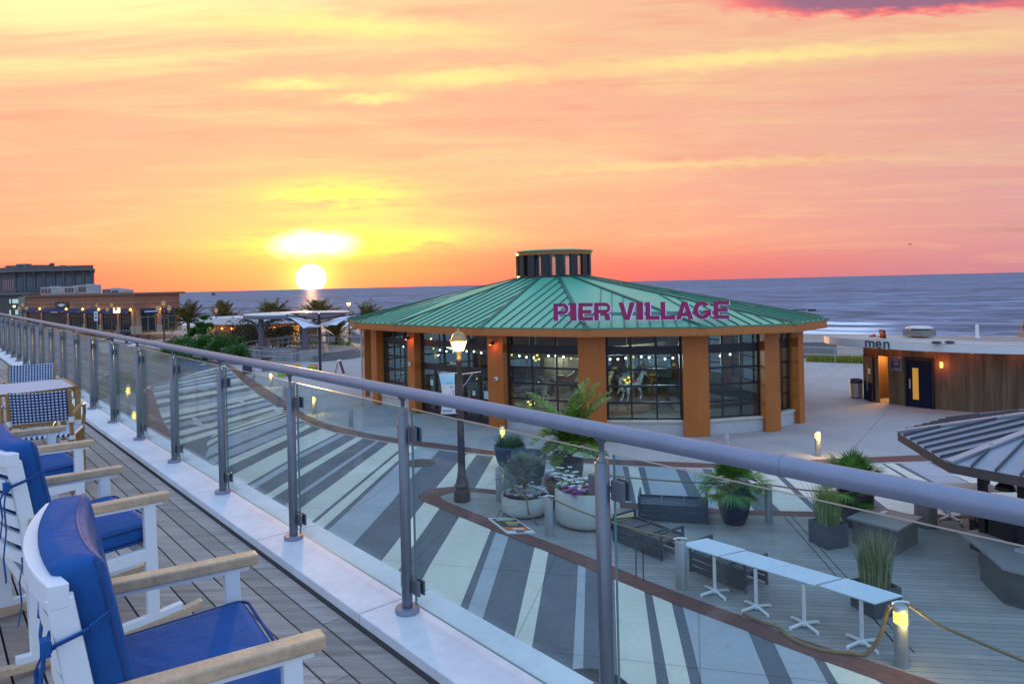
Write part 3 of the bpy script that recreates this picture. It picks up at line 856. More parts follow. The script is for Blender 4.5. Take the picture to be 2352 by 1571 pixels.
sheetpx('brick_edging_far', band(FAR_UP, FAR_LO), .012, brick_m)
EL1 = [(x, y + .2) for x, y in FAR_LO]; EL2 = [(x, y + (2.2 if x < 1000 else 3.2)) for x, y in FAR_LO]
sheetpx('white_edging_strip', band(EL1, EL2), .012, edge_m)
ISL_O = [(2420, 1196), (2154, 1190), (1850, 1186), (1778, 1184), (1629, 1180), (1409, 1165)]
isl_in = [(1012.5, 1142), (1018, 1147), (1041, 1157.6), (1097, 1180), (1123, 1190), (1225, 1231), (1377.5, 1288), (1480, 1330), (1600, 1376), (1702, 1413), (1804, 1455), (1866, 1476), (1978, 1510), (2120, 1556), (2300, 1620), (2600, 1720), (3400, 1500), (2700, 1190),
          (2154, 1190), (1850, 1186), (1778, 1184), (1629, 1180), (1409, 1165), (1250, 1146), (1141, 1135), (1082, 1129.5), (1033, 1132), (1015.4, 1137)]
sheetpx('island_decking', [isl_in], .008, tex_boards)
up_o = [(962, 1137.5), (962, 1134.6), (985, 1124), (1001, 1121), (1041, 1117), (1091, 1120), (1140.6, 1125), (1250, 1137), (1409, 1152), (1629, 1169), (1778, 1173), (1866, 1174), (2154, 1182), (2500, 1186)]
up_i = [(1012.5, 1142), (1012.8, 1140), (1015.4, 1137), (1033, 1132), (1050, 1130.5), (1082, 1129.5), (1141, 1135), (1250, 1146), (1409, 1165), (1629, 1180), (1778, 1184), (1866, 1185), (2154, 1190), (2500, 1193)]
lo_o = [(962, 1137.5), (962, 1141), (974.5, 1152.5), (1009, 1166.7), (1055, 1186), (1128, 1216), (1168, 1232), (1228, 1256), (1259.5, 1267.5), (1328, 1296), (1411.5, 1330), (1480, 1358), (1543, 1384), (1717, 1449), (1776, 1474.6), (1865.6, 1508), (1978, 1547), (2120, 1600), (2300, 1670)]
lo_i = [(1012.5, 1142), (1013.5, 1144), (1018, 1147), (1041, 1157.6), (1097, 1180), (1123, 1190), (1160, 1205), (1225, 1231), (1270, 1248), (1377.5, 1288), (1430, 1309), (1480, 1330), (1600, 1376), (1702, 1413), (1804, 1455), (1866, 1476), (1978, 1510), (2120, 1556), (2300, 1620)]
qa = [[lo_o[i], lo_o[i + 1], lo_i[i + 1], lo_i[i]] for i in range(len(lo_o) - 1)] + [[up_o[i], up_o[i + 1], up_i[i + 1], up_i[i]] for i in range(len(up_o) - 1)]
sheetpx('brick_edging_island', qa, .012, brick_m)
# two board joints of the decking
dj = M('decking_joint', (.03, .028, .027), .8, var=0)
m = MB()
for (a, b) in (((1136, 1198), (1150, 1172)), ((1146, 1203), (1164, 1170)), ((1461, 1328), (1461, 1264)), ((1478, 1336), (1477, 1268)), ((1800, 1185), (2075, 1500)), ((1818, 1186), (2100, 1500)), ((1935, 1335), (2090, 1520))):
    A, B = g(*a), g(*b); d = (B - A).normalized(); nn = Vector((-d.y, d.x, 0)) * .012
    m.sheet([A - nn, A + nn, B + nn, B - nn], .012)
m.build('decking_joints', dj, kind='structure')
# left brick apron, road, lawn
sheetpx('brick_apron', band([(326, 901), (327.5, 963), (336, 1000), (350, 1040), (400, 1140)], [(347, 893), (355, 910), (369, 954), (396, 1006), (470, 1120)]), .012, brick_m)
sheetpx('road', [[(-900, 745), (150, 768), (310, 790), (420, 815), (512, 835), (440, 850), (345, 885), (322, 902), (322, 960), (215, 925), (190, 890), (170, 920), (-300, 1300), (-1400, 1000)]], .004, asph_m)
sheetpx('concrete_apron', [[(211, 924), (240, 915), (275, 905), (322, 902), (327.5, 963), (345, 1030), (380, 1130), (150, 980)]], .008, paving('apron_concrete', (.235, .225, .205), .12))
# painted road marks
pm = M('road_paint', (.55, .55, .55), .7, var=.3, vs=5)
sheetpx('road_arrows', [[(440, 958), (452, 959), (467, 975), (476, 971), (471, 982), (433, 971), (446, 971)], [(546, 913), (560, 914), (553, 918), (567, 928), (548, 923), (530, 922)], [(626, 939), (640, 935), (652, 936), (650, 942), (632, 943)],
                        [(457, 838), (468, 834.5), (476, 836.5), (470, 839)]], .0165, pm)
zb = [[(225 + i * 1.5, 790 + i * 3.2), (246 + i * 1.2, 788.4 + i * 3.2), (247 + i * 1.2, 790 + i * 3.2), (226 + i * 1.5, 791.7 + i * 3.2)] for i in range(7)]
zb += [[(224, 850), (232, 850), (232, 852), (224, 852)], [(224, 866), (232, 866), (232, 868), (224, 868)], [(240, 860), (247, 860), (247, 862), (240, 862)], [(264, 862), (271, 861), (271, 863), (264, 864)], [(264, 848), (268, 846.5), (269, 848), (265, 849.5)], [(290, 793), (312, 789), (317, 792), (294, 797)]]
sheetpx('road_markings', zb, .0085, pm)
# bronze inspection cover and drain grate
for (px, py, r, nm, lb) in ((963, 1064, .52, 'inspection_cover', 'flat round bronze cover set in the striped paving left of the lamp post'), (1352, 1592, .62, 'drain_grate', 'round dark drain grate in the striped paving just beyond the terrace coping')):
    m = MB(); c = g(px, py, 0); m.lathe([(r, 0), (r, .018), (0, .018)], (0, 0, 0), 32, smooth=False)
    m.off = Vector(); o = m.build(nm, M(nm + '_metal', (.11, .085, .06) if r < .6 else (.035, .037, .04), .7, .3, var=.3, vs=9, bump=.8, bs=60)); o.location = c
    tag(o, lb, 'cover')


# ------------------------------------------------------------------ plants
def frond(mb, o, az, el, L, droop, nl, ll, w=.035, rnd=random, vee=.5):
    """pinnate palm frond"""
    d = Vector((math.cos(az), math.sin(az), 0)); pts = []
    p = Vector(o); e = el
    for i in range(9):
        pts.append(p.copy()); p = p + (d * math.cos(e) + Vector((0, 0, math.sin(e)))) * (L / 8); e -= droop / 8
    mb.tube(pts, [.014 * (1 - .8 * i / 8) * (L / 1.2) for i in range(9)], 4, cap=False)
    sd = Vector((-d.y, d.x, 0))
    for i in range(nl):
        t = .12 + .88 * i / (nl - 1); k = min(7.999, t * 8); j = int(k); u = k - j
        a = pts[j].lerp(pts[j + 1], u); tn = (pts[j + 1] - pts[j]).normalized(); upv = sd.cross(tn) * -1
        l = ll * (math.sin(PI * min(1, t * .85 + .12)) ** .6) * rnd.uniform(.8, 1.1)
        for sg in (-1, 1):
            q = (sd * sg * .8 + tn * .65 + upv * vee * rnd.uniform(.2, 1)).normalized()
            wv = tn * w * .5; tip = a + q * l + Vector((0, 0, -.16 * l)); m_ = a + q * l * .5
            mb.add([a - wv * .5, m_ - wv, tip, m_ + wv, a + wv * .5], [(0, 1, 2, 3, 4)])


def fan(mb, o, az, el, L, R, nb=16, rnd=random, w=.03, spread=1.45):
    """fan palm leaf on its stalk"""
    d = Vector((math.cos(az) * math.cos(el), math.sin(az) * math.cos(el), math.sin(el)))
    e = Vector(o) + d * L; mid = Vector(o).lerp(e, .5) + Vector((0, 0, .04))
    mb.tube([o, mid, e], [.011, .009, .006], 4, cap=False)
    s = d.cross(Vector((0, 0, 1)))
    if s.length < .05: s = Vector((1, 0, 0))
    s.normalize(); up = s.cross(d).normalized()
    d2 = (d * .9 + Vector((0, 0, -.35)) + up * .1).normalized()
    for i in range(nb):
        a = -spread + 2 * spread * i / (nb - 1)
        q = (d2 * math.cos(a) + s * math.sin(a) + up * .12 * math.cos(3 * a)).normalized(); l = R * rnd.uniform(.82, 1.05) * (.75 + .25 * math.cos(a))
        n_ = q.cross(up).normalized() * w * .5; k = e + q * l * .45 + up * .015; tip = e + q * l + Vector((0, 0, -.14 * l))
        mb.add([e, k - n_, tip, k + n_], [(0, 1, 2, 3)])


def grass(mb, c, rx, ry, n, h, rnd, lean=.25, w=.012, rz=0.0):
    for i in range(n):
        a, r = rnd.uniform(0, 2 * PI), math.sqrt(rnd.random())
        x, y = rx * r * math.cos(a), ry * r * math.sin(a)
        ca, sa = math.cos(rz), math.sin(rz)
        p = Vector(c) + Vector((x * ca - y * sa, x * sa + y * ca, 0)); hh = h * rnd.uniform(.55, 1.1)
        ln = Vector((rnd.uniform(-1, 1), rnd.uniform(-1, 1), 0)) * lean * hh; s = Vector((rnd.uniform(-1, 1), rnd.uniform(-1, 1), 0)).normalized() * w
        m1 = p + Vector((0, 0, hh * .55)) + ln * .25; tip = p + Vector((0, 0, hh)) + ln
        mb.add([p - s, p + s, m1 + s * .7, m1 - s * .7], [(0, 1, 2, 3)]); mb.add([m1 - s * .7, m1 + s * .7, tip], [(0, 1, 2)])


def leafcloud(mb, c, rad, n, size, rnd, lump=.35, flat=1.0):
    """many small leaf faces spread through an uneven crown"""
    c = Vector(c); lob = [(Vector((rnd.gauss(0, 1), rnd.gauss(0, 1), rnd.gauss(0, .8))).normalized(), rnd.uniform(.45, 1.0)) for _ in range(9)]
    for i in range(n):
        v = Vector((rnd.gauss(0, 1), rnd.gauss(0, 1), rnd.gauss(0, 1))).normalized()
        k = max(.25, 1 - lump + lump * sum(max(0, v.dot(l)) ** 6 * s for l, s in lob) * 1.6)
        r = k * rnd.random() ** .38
        p = c + Vector((v.x * rad[0], v.y * rad[1], v.z * rad[2])) * r
        a = Vector((rnd.gauss(0, 1), rnd.gauss(0, 1), rnd.gauss(0, 1))).normalized(); b = a.cross(v + Vector((.01, .02, .5))).normalized()
        s = size * rnd.uniform(.6, 1.3); nn = a.cross(b) * s * .5
        mb.add([p - a * s, p - nn, p + a * s, p + nn], [(0, 1, 2, 3)])


# ------------------------------------------------------------------ pots
def pot(name, label, prof, mat, c, n=28, cat='planter', rim=None):
    t = thing(name, label, cat, c)
    m = MB(); m.lathe(prof, (0, 0, 0), n, cap=True); m.build('pot', mat, t)
    m = MB(); rr, zz = rim; m.lathe([(rr, zz), (rr * .9, zz + .02), (0, zz + .035)], (0, 0, 0), n); m.build('soil', soil, t)
    return t


rn = random.Random(11)
# white round planters
whp = M('white_round_planter', (.50, .49, .45), .55, var=.07, vs=1.5)
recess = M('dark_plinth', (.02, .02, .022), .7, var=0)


def flowers(mb, c, r, n, size, rnd, h=.12):
    for i in range(n):
        a, q = rnd.uniform(0, 2 * PI), r * math.sqrt(rnd.random())
        p = Vector(c) + Vector((q * math.cos(a), q * math.sin(a), rnd.uniform(.02, h)))
        for j in range(5):
            th = 2 * PI * j / 5 + a; d = Vector((math.cos(th), math.sin(th), .35)); s = Vector((-math.sin(th), math.cos(th), 0)) * size * .45
            mb.add([p, p + d * size * .6 - s, p + d * size, p + d * size * .6 + s], [(0, 1, 2, 3)])


flm = M('magenta_petals', (.42, .025, .30), .6, var=.25, vs=30); flw = M('white_petals', (.62, .64, .62), .6, var=.15, vs=30); flp = M('pale_green_leaves', (.28, .36, .30), .6, var=.3, vs=12, isl=.3)
for (px, py, r, h, lab, nm) in ((1207, 1178, .60, .50, 'low white round planter with a spiky silver palm and a rope hanging over its rim', 'low'), (1350, 1199, .78, .87, 'tall white round planter of white and magenta flowers behind the rail post', 'tall')):
    c = g(px, py); t = thing('round_planter', lab, 'planter', c)
    m = MB(); m.lathe([(r * .90, .05), (r * .985, .10), (r, .16), (r, h), (r - .04, h), (r - .05, h - .06)], (0, 0, 0), 48, cap=False); m.build('pot', whp, t)
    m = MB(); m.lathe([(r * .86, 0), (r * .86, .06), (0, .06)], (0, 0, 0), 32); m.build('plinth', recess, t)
    m = MB(); m.lathe([(r - .05, h - .06), (0, h - .02)], (0, 0, 0), 32, cap=False); m.build('soil', soil, t)
    m = MB(); leafcloud(m, (0, 0, h + .02), (r * .9, r * .9, .12), 260, .045, rn); m.build('bedding_leaves', flp if nm == 'low' else leaf_a, t)
    m = MB(); flowers(m, (0, 0, h - .02), r * .92, 70 if nm == 'low' else 60, .07, rn, .14); m.build('white_flowers', flw, t)
    m = MB(); flowers(m, (-r * .3, -r * .55, h - .04), r * .45, 8 if nm == 'low' else 26, .085, rn, .16); m.build('magenta_flowers', flm, t)
    if nm == 'low':
        m = MB()
        m.lathe([(.07, h - .05), (.055, h + .22), (.03, h + .3)], (0, 0, 0), 8)
        m.build('palm_stem', trunk_m, t)
        m = MB()
        for i in range(34):
            fan(m, (0, 0, h + .2), rn.uniform(0, 2 * PI), rn.choice((.2, .5, .8, 1.1, 1.35)) + rn.uniform(-.1, .15), rn.uniform(.36, .66), rn.uniform(.40, .56), 17, rn, .026)
        m.build('silver_fronds', leaf_s, t)
# brown round planter half hidden between the white ones
t = pot('brown_planter', 'brown round planter partly hidden between the two white ones', [(.40, 0), (.46, .1), (.47, .72), (.43, .72), (.42, .66)], M('brown_planter_clay', (.17, .115, .095), .7, var=.15), g(1292, 1158), rim=(.42, .64))
m = MB(); leafcloud(m, (0, 0, .74), (.4, .4, .14), 160, .05, rn); m.build('bedding_leaves', leaf_a, t)
m = MB(); flowers(m, (0, -.1, .72), .4, 34, .08, rn, .2); m.build('white_flowers', flw, t)
m = MB(); flowers(m, (-.15, -.2, .68), .3, 12, .085, rn, .14); m.build('magenta_flowers', flm, t)


def bowl(R_b, R_t, h, n=8):
    pr = []
    for i in range(n + 1):
        v = i / n; pr.append((R_b + (R_t - R_b) * math.sin(v * PI / 2) ** .8, h * v))
    return pr + [(R_t - .035, h), (R_t - .06, h - .08)]


slate_b = M('blue_slate_glaze', (.055, .085, .12), .5, var=.2, vs=4)
t = pot('slate_urn', 'rounded slate blue urn of grass with a red tag, in front of a lit bollard', bowl(.30, .50, .72), slate_b, g(1172, 1074), rim=(.44, .64))
m = MB(); grass(m, (0, 0, .66), .42, .42, 420, .42, rn, .55, .009); m.build('grass_tuft', leaf_g, t)
m = MB(); m.box((-.06, -.475, .50), (.05, .014, .2)); m.build('red_tag', M('red_tag_plastic', (.55, .02, .015), .4, var=.05), t)
m = MB(); m.box((-.05, -.45, .33), (.035, .012, .10)); m.build('white_tag', bind, t)
t = pot('slate_planter', 'tall empty slate blue planter behind the spiky silver palm', bowl(.28, .50, 1.02), slate_b, g(1216, 1122), rim=(.44, .9))
t = pot('blue_palm_pot', 'dark blue pot holding the bushy feather palm', bowl(.30, .40, .66), slate_b, g(1310, 1108), rim=(.35, .58))
t2 = thing('feather_palm', 'bushy feather palm with arching fronds in front of the glazed hall', 'palm', g(1310, 1108) + Vector((0, 0, .6)))
m = MB(); m.lathe([(.09, 0), (.07, .5), (.05, .75)], (0, 0, 0), 8); m.build('trunk', trunk_m, t2)
m = MB()
for i in range(50):
    a = rn.uniform(0, 2 * PI); e = rn.choice((.2, .45, .7, .95, 1.2, 1.4)) + rn.uniform(-.12, .12)
    frond(m, (rn.uniform(-.06, .06), rn.uniform(-.06, .06), rn.uniform(.2, .75)), a, e, rn.uniform(1.0, 1.6), rn.uniform(.6, 1.3), 26, .40, .05, rn)
for az, e in ((.35, 1.25), (.1, 1.05), (.7, 1.35), (2.9, .8), (2.6, 1.0), (3.2, .55), (.5, .85)):
    frond(m, (0, 0, .7), az, e, 1.85, .6, 30, .42, .055, rn)
m.build('fronds', leaf_a, t2)

for (px, py, lab, sd) in ((1687, 1201, 'black tapered pot with a fan palm, beside a rope bollard', 3), (1966, 1208, 'black tapered pot with a fan palm behind the grass planter box', 8)):
    q = random.Random(sd)
    t = pot('palm_pot', lab, bowl(.24, .40, .80), pot_k, g(px, py), rim=(.35, .72)); t['group'] = 'black pots with fan palms'
    m = MB()
    for i in range(40):
        fan(m, (0, 0, .75), q.uniform(0, 2 * PI), q.choice((.1, .35, .65, .95, 1.3)) + q.uniform(-.1, .15), q.uniform(.34, .66), q.uniform(.46, .66), 19, q, .034)
    for s_ in range(6): fan(m, (0, 0, .75), q.uniform(0, 2 * PI), -.2, .35, .42, 15, q, .03)
    m.build('fan_fronds', leaf_b, t)
    m = MB(); m.lathe([(.06, .70), (.045, .86)], (0, 0, 0), 8); m.build('stem', trunk_m, t)

leaf_gr = M('striped_grass_green', (.16, .27, .05), .6, var=.4, vs=8, isl=.5)
# square grass planters
for (px, py, w, h, gh, ang, lab, sd) in ((1903, 1250, .56, .50, .85, .32, 'square slate planter box of tall striped grass near the grey counter block', 2), (2012, 1402, .56, .48, .95, .25, 'square slate planter box of reed grass behind the row of white tables', 5)):
    q = random.Random(sd); c = g(px, py)
    t = thing('planter_box', lab, 'planter', c, ang)
    m = MB(); m.frame_box((-w / 2, -w / 2, 0), (w, 0, 0), (0, .03, 0), (0, 0, h)); m.frame_box((-w / 2, w / 2 - .03, 0), (w, 0, 0), (0, .03, 0), (0, 0, h))
    m.frame_box((-w / 2, -w / 2 + .03, 0), (.03, 0, 0), (0, w - .06, 0), (0, 0, h)); m.frame_box((w / 2 - .03, -w / 2 + .03, 0), (.03, 0, 0), (0, w - .06, 0), (0, 0, h))
    m.build('box', slate, t)
    m = MB(); m.frame_box((-w / 2 + .03, -w / 2 + .03, h - .12), (w - .06, 0, 0), (0, w - .06, 0), (0, 0, .04)); m.build('soil', soil, t)
    m = MB(); grass(m, (0, 0, h - .08), w * .42, w * .42, 640, gh, q, .26, .009); m.build('grass', leaf_gr if sd == 2 else M('reed_grass', (.17, .21, .06), .6, var=.4, vs=6, isl=.45), t)
    m = MB(); grass(m, (0, 0, h - .08), w * .42, w * .42, 60, gh * 1.12, q, .26, .007); m.build('seed_heads', M('straw_seed_heads', (.40, .32, .19), .7, var=.2), t)

# ------------------------------------------------------------------ concrete block, bin
c = g(2034, 1248); t = thing('counter_block', 'solid grey square counter block with an overhanging flat top', 'counter', c, R_(38))
m = MB(); m.frame_box((-.52, -.45, 0), (1.04, 0, 0), (0, .9, 0), (0, 0, .52)); m.build('base', M('taupe_panel', (.135, .115, .11), .65, var=.12), t, bevel=.006)
m = MB(); m.frame_box((-.60, -.53, .524), (1.2, 0, 0), (0, 1.06, 0), (0, 0, .05)); m.build('top', M('grey_counter_top', (.23, .22, .205), .5, var=.1), t, bevel=.006)
m = MB(); m.frame_box((.2, .1, .575), (.2, 0, 0), (0, .1, 0), (0, 0, .012)); m.build('slip', bind, t)
c = g(2127, 1208); t = thing('litter_bin', 'taupe cylindrical bin behind the grey counter block', 'bin', c)
m = MB(); m.lathe([(.235, .04), (.235, .74), (.22, .76), (.15, .765)], (0, 0, 0), 28); m.build('body', M('taupe_bin', (.20, .175, .165), .5, var=.1), t)
m = MB(); m.lathe([(.215, 0), (.215, .04)], (0, 0, 0), 24); m.build('base', black_m, t)
m = MB(); m.lathe([(.10, .765), (.10, .80), (.07, .81), (0, .81)], (0, 0, 0), 20); m.build('lid', galv, t)
# second bin closer to the kiosk end (tan)

# ------------------------------------------------------------------ white tables
tab_m = M('white_table_laminate', (.60, .70, .78), .45, var=.05, vs=3)
TZ = .765


def make_table(name, label, corners, base, grp):
    P = [g(x, y, TZ) for x, y in corners]
    c = sum(P, Vector()) / 4; t = thing(name, label, 'table', (c.x, c.y, 0)); t['group'] = grp
    m = MB((c.x, c.y, 0))
    u = (P[1] - P[0] + P[2] - P[3]) / 2; v = (P[3] - P[0] + P[2] - P[1]) / 2
    # planked top
    n = 8; o = c - u / 2 - v / 2
    for i in range(n):
        a = o + v * ((i + .02) / n)
        m.frame_box((a.x, a.y, TZ - .02), u, v * (.90 / n), (0, 0, .02))
    m.build('top', tab_m, t)
    m = MB((c.x, c.y, 0)); m.frame_box(o + u * .05 + v * .05 + Vector((0, 0, -.036)), u * .9, v * .9, (0, 0, .0145)); m.build('top_frame', white_m, t)
    b = Vector((c.x, c.y, 0)) if base is None else g(*base); b = (Vector((c.x, c.y, 0)) + b * 2) / 3
    m = MB((c.x, c.y, 0)); m.lathe([(.032, .06), (.032, TZ - .036)], b, 14); m.build('column', white_m, t)
    m = MB((c.x, c.y, 0)); m.lathe([(.055, .03), (.05, .075), (.034, .1)], b, 14)
    for k in range(4):
        th = .35 + k * PI / 2; d = Vector((math.cos(th), math.sin(th), 0))
        m.bar(b + d * .04 + Vector((0, 0, .065)), b + d * .30 + Vector((0, 0, .032)), .045, .03)
        m.lathe([(.026, 0), (.022, .03)], b + d * .295, 8)
    m.build('foot', white_m, t)
    return t


tl = ['first in the row, touching the rope bollard', 'second in the row, above the dark sofa frame', 'third in the row, between its neighbours', 'last in the row, by the lit bollard']
tc_ = [([(1560, 1248), (1648, 1277), (1715, 1261), (1623, 1236)], (1644.5, 1372)), ([(1653, 1277), (1758, 1309), (1820, 1294.5), (1716, 1264.5)], (1737, 1408)), ([(1760, 1309.5), (1866, 1342.5), (1935, 1327), (1821, 1295)], (1848, 1448)), ([(1881, 1344), (2009, 1385), (2074, 1367), (1944, 1327)], (1981, 1490))]
for lab, (cn, bs_) in zip(tl, tc_): make_table('bar_table', 'white planked table, ' + lab, cn, bs_, 'white tables in a row along the rope')
make_table('bar_table', 'white table left of the kiosk post, partly seen above the handrail', [(2120, 1106.5), (2170, 1127), (2243, 1127), (2186, 1108.5)], None, 'white tables by the kiosk')
make_table('bar_table', 'white table right of the kiosk post, partly seen under the roof', [(2190, 1108.5), (2250, 1128), (2335, 1128), (2262, 1109)], None, 'white tables by the kiosk')


# ------------------------------------------------------------------ dark outdoor sofa frames
sofa_m = M('sofa_powder_coat', (.055, .063, .08), .55, .0, var=.15, vs=6)

def sofa(label, FL, FR, depth, h=.40, arms=(1, 1)):
    A, B = g(*FL), g(*FR); d = B - A; L = d.length; ang = math.atan2(d.y, d.x)
    t = thing('sofa_frame', label, 'sofa frame', A, ang); t['group'] = 'dark metal sofa frames without cushions'
    W = depth
    def P(nm, fn): m = MB(); fn(m); return m.build(nm, sofa_m, t, bevel=.004)
    for x in (0, L - .045):
        for y in (0, W - .045):
            P('leg', lambda m: m.frame_box((x, y, 0), (.045, 0, 0), (0, .045, 0), (0, 0, h + (.20 if True else 0))))
    for x in (0, L - .045):
        P('arm', lambda m: m.frame_box((x + .002, .045, h + .155), (.041, 0, 0), (0, W - .09, 0), (0, 0, .045)))
        P('side_rail', lambda m: m.frame_box((x + .004, .045, h - .06), (.037, 0, 0), (0, W - .09, 0), (0, 0, .058)))
    for y in (0, W - .03):
        for i in range(3):
            P('apron_board', lambda m: m.frame_box((.047, y + .003, .05 + i * .125), (L - .094, 0, 0), (0, .022, 0), (0, 0, .10)))
        P('rail', lambda m: m.frame_box((.047, y, h - .002), (L - .094, 0, 0), (0, .03, 0), (0, 0, .035)))
    for f in (1 / 3, 2 / 3): P('cross_bar', lambda m: m.frame_box((L * f - .02, .03, h - .005), (.04, 0, 0), (0, W - .06, 0), (0, 0, .03)))
    for i in range(6):
        y = .04 + (W - .08) * i / 6
        P('seat_slat', lambda m: m.frame_box((.047, y, h - .03), (L - .094, 0, 0), (0, .088, 0), (0, 0, .02)))
    return t


sofa('dark metal sofa frame farthest back, between white planter and black pot', (1466, 1197), (1628, 1206), .78)
sofa('dark metal sofa frame in the middle, under the sagging rope', (1408, 1243), (1520, 1290), .70)
sofa('dark metal sofa frame behind the white tables', (1583, 1313), (1713, 1366), .70)
c = g(1432, 1222); t = thing('side_table', 'low dark side table with a plain wooden top, behind the rail post', 'table', c, R_(12))
m = MB(); m.frame_box((-.30, -.24, .36), (.6, 0, 0), (0, .48, 0), (0, 0, .035)); m.build('top', M('pale_pine', (.46, .34, .16), .55, var=.2, vs=6), t)
for x in (-.27, .23):
    for y in (-.21, .17):
        m = MB(); m.frame_box((x, y, 0), (.04, 0, 0), (0, .04, 0), (0, 0, .358)); m.build('leg', char_m, t)
m = MB(); m.frame_box((-.30, -.24, .398), (.6, 0, 0), (0, .02, 0), (0, 0, .02)); m.build('lip', char_m, t)

# ------------------------------------------------------------------ bollards
bol_m = M('bollard_grey_steel', (.36, .36, .37), .5, .35, var=.1, vs=6)
rim_m = M('bollard_cap', (.45, .45, .46), .45, .4, var=.08)


def bollard(px, py, ptop, label, lit=False, r=.085, power=9.0, grp=None):
    c = g(px, py); Y = c.y
    h = (py - ptop) * Y / FPX
    t = thing('lit_bollard' if lit else 'bollard', label, 'bollard', c); t['group'] = grp or ('lit bollards' if lit else 'plain steel bollards')
    if lit:
        hb = h * .70
        m = MB(); m.lathe([(r, 0), (r, hb)], (0, 0, 0), 20); m.build('shaft', bol_m, t)
        m = MB(); m.lathe([(r * .98, hb + .004), (r * .98, hb + h * .21)], (0, 0, 0), 20, cap=False); m.build('lens', bulb_y, t)
        for k in range(4):
            m = MB(); z = hb + .01 + h * .2 * k / 3.3; m.lathe([(r * 1.03, z), (r * 1.03, z + .008)], (0, 0, 0), 20); m.build('louvre', rim_m, t)
        m = MB(); m.lathe([(r * 1.04, hb + h * .21), (r * 1.04, hb + h * .27), (r * .8, h), (0, h)], (0, 0, 0), 20); m.build('cap', rim_m, t)
        for sg in (0, 1): pass
        lampl('bollard_glow', (0, -r - .09, hb + h * .1), power, (1.0, .66, .18), t, .06)
    else:
        m = MB(); m.lathe([(r, 0), (r, h - .015), (r - .015, h), (0, h)], (0, 0, 0), 20); m.build('shaft', bol_m, t)
    return t


LB = [(2071, 1530, 1388, 'lit bollard with rope shackles, nearest, at the end of the white tables', .10, 13), (1879, 1047, 989, 'lit bollard in the open paving right of the glazed hall', .088, 26),
      (1155, 1040, 979, 'lit bollard peeping out behind the grass urn', .09, 22), (722, 951, 909, 'lit bollard beside the curved brick edging, left of the glazed hall', .085, 24), (623, 889, 857, 'small lit bollard seen just above the handrail, near the coloured cubes', .085, 24),
      (562, 858, 822, 'lit bollard by the round stage, farthest left above the handrail', .085, 20), (296, 958, 883, 'tall lit bollard seen through the glass by the lawn', .085, 14), (311, 1020, 938, 'lit bollard seen through the glass beside the brick apron', .085, 14)]
for px, py, pt, lb, r, pw in LB: bollard(px, py, pt, lb, True, r, pw)
UB = [(1147, 1152, 1073, 'steel bollard left of the low white planter', .09), (1262, 1231, 1143, 'steel bollard in front of the white planters, rope clipped on top', .10), (1565, 1350, 1241, 'steel bollard at the left end of the white tables', .105), (1766, 1198, 1114, 'steel bollard right of the black fan palm pot', .09),
      (2118, 1190, 1119, 'steel bollard between grey block and white tables, rope on top', .095), (1669, 1042, 996, 'steel bollard in front of the wide orange column', .085), (806, 979, 936, 'steel bollard behind the curved brick edging, seen through glass', .085), (951, 1000, 955, 'steel bollard left of the banner lamp post', .085),
      (655, 915, 885, 'steel bollard just under the handrail near the cubes', .085), (2088, 1020, 979, 'short steel bollard behind the kiosk roof', .085), (583, 872, 832, 'steel bollard left of the stage ramp', .085)]
for px, py, pt, lb, r in UB: bollard(px, py, pt, lb, False, r)


# ------------------------------------------------------------------ ropes
def rope(label, pts, r=.022):
    P = []
    n = 14
    V = [Vector(p) for p in pts]
    for i in range(len(V) - 1):
        a, b = V[i], V[i + 1]; p0 = V[max(0, i - 1)]; p3 = V[min(len(V) - 1, i + 2)]
        for k in range(n):
            t_ = k / n
            P.append(.5 * ((2 * a) + (b - p0) * t_ + (2 * p0 - 5 * a + 4 * b - p3) * t_ ** 2 + (3 * a - p0 - 3 * b + p3) * t_ ** 3))
    P.append(V[-1])
    m = MB(P[0])
    # three twisted strands
    L = 0
    for s_ in range(3):
        Q = []; L = 0
        for i, p in enumerate(P):
            if i: L += (p - P[i - 1]).length
            tn = (P[min(i + 1, len(P) - 1)] - P[max(0, i - 1)]).normalized(); a = tn.cross(Vector((0, 0, 1)))
            if a.length < .05: a = Vector((1, 0, 0))
            a.normalize(); b = tn.cross(a); th = L * 38 + s_ * 2 * PI / 3
            Q.append(p + (a * math.cos(th) + b * math.sin(th)) * r * .5)
        m.tube(Q, r * .62, 6)
    o = m.build('rope', rope_m); tag(o, label, 'rope', 'ropes strung between bollards')
    return o


def top(px, ptop, py):
    c = g(px, py); return c + Vector((0, 0, (py - ptop) * c.y / FPX + .015))


T1, T2, T3, T4, T5, T0 = top(1147, 1073, 1152), top(1262, 1143, 1231), top(1565, 1241, 1350), top(1766, 1114, 1198), top(2118, 1119, 1190), top(2071, 1388, 1530)


def sag(a, b, s): return [a, a.lerp(b, .25) - Vector((0, 0, s * .75)), a.lerp(b, .5) - Vector((0, 0, s)), a.lerp(b, .75) - Vector((0, 0, s * .75)), b]


def dense(V, k=4):
    return V


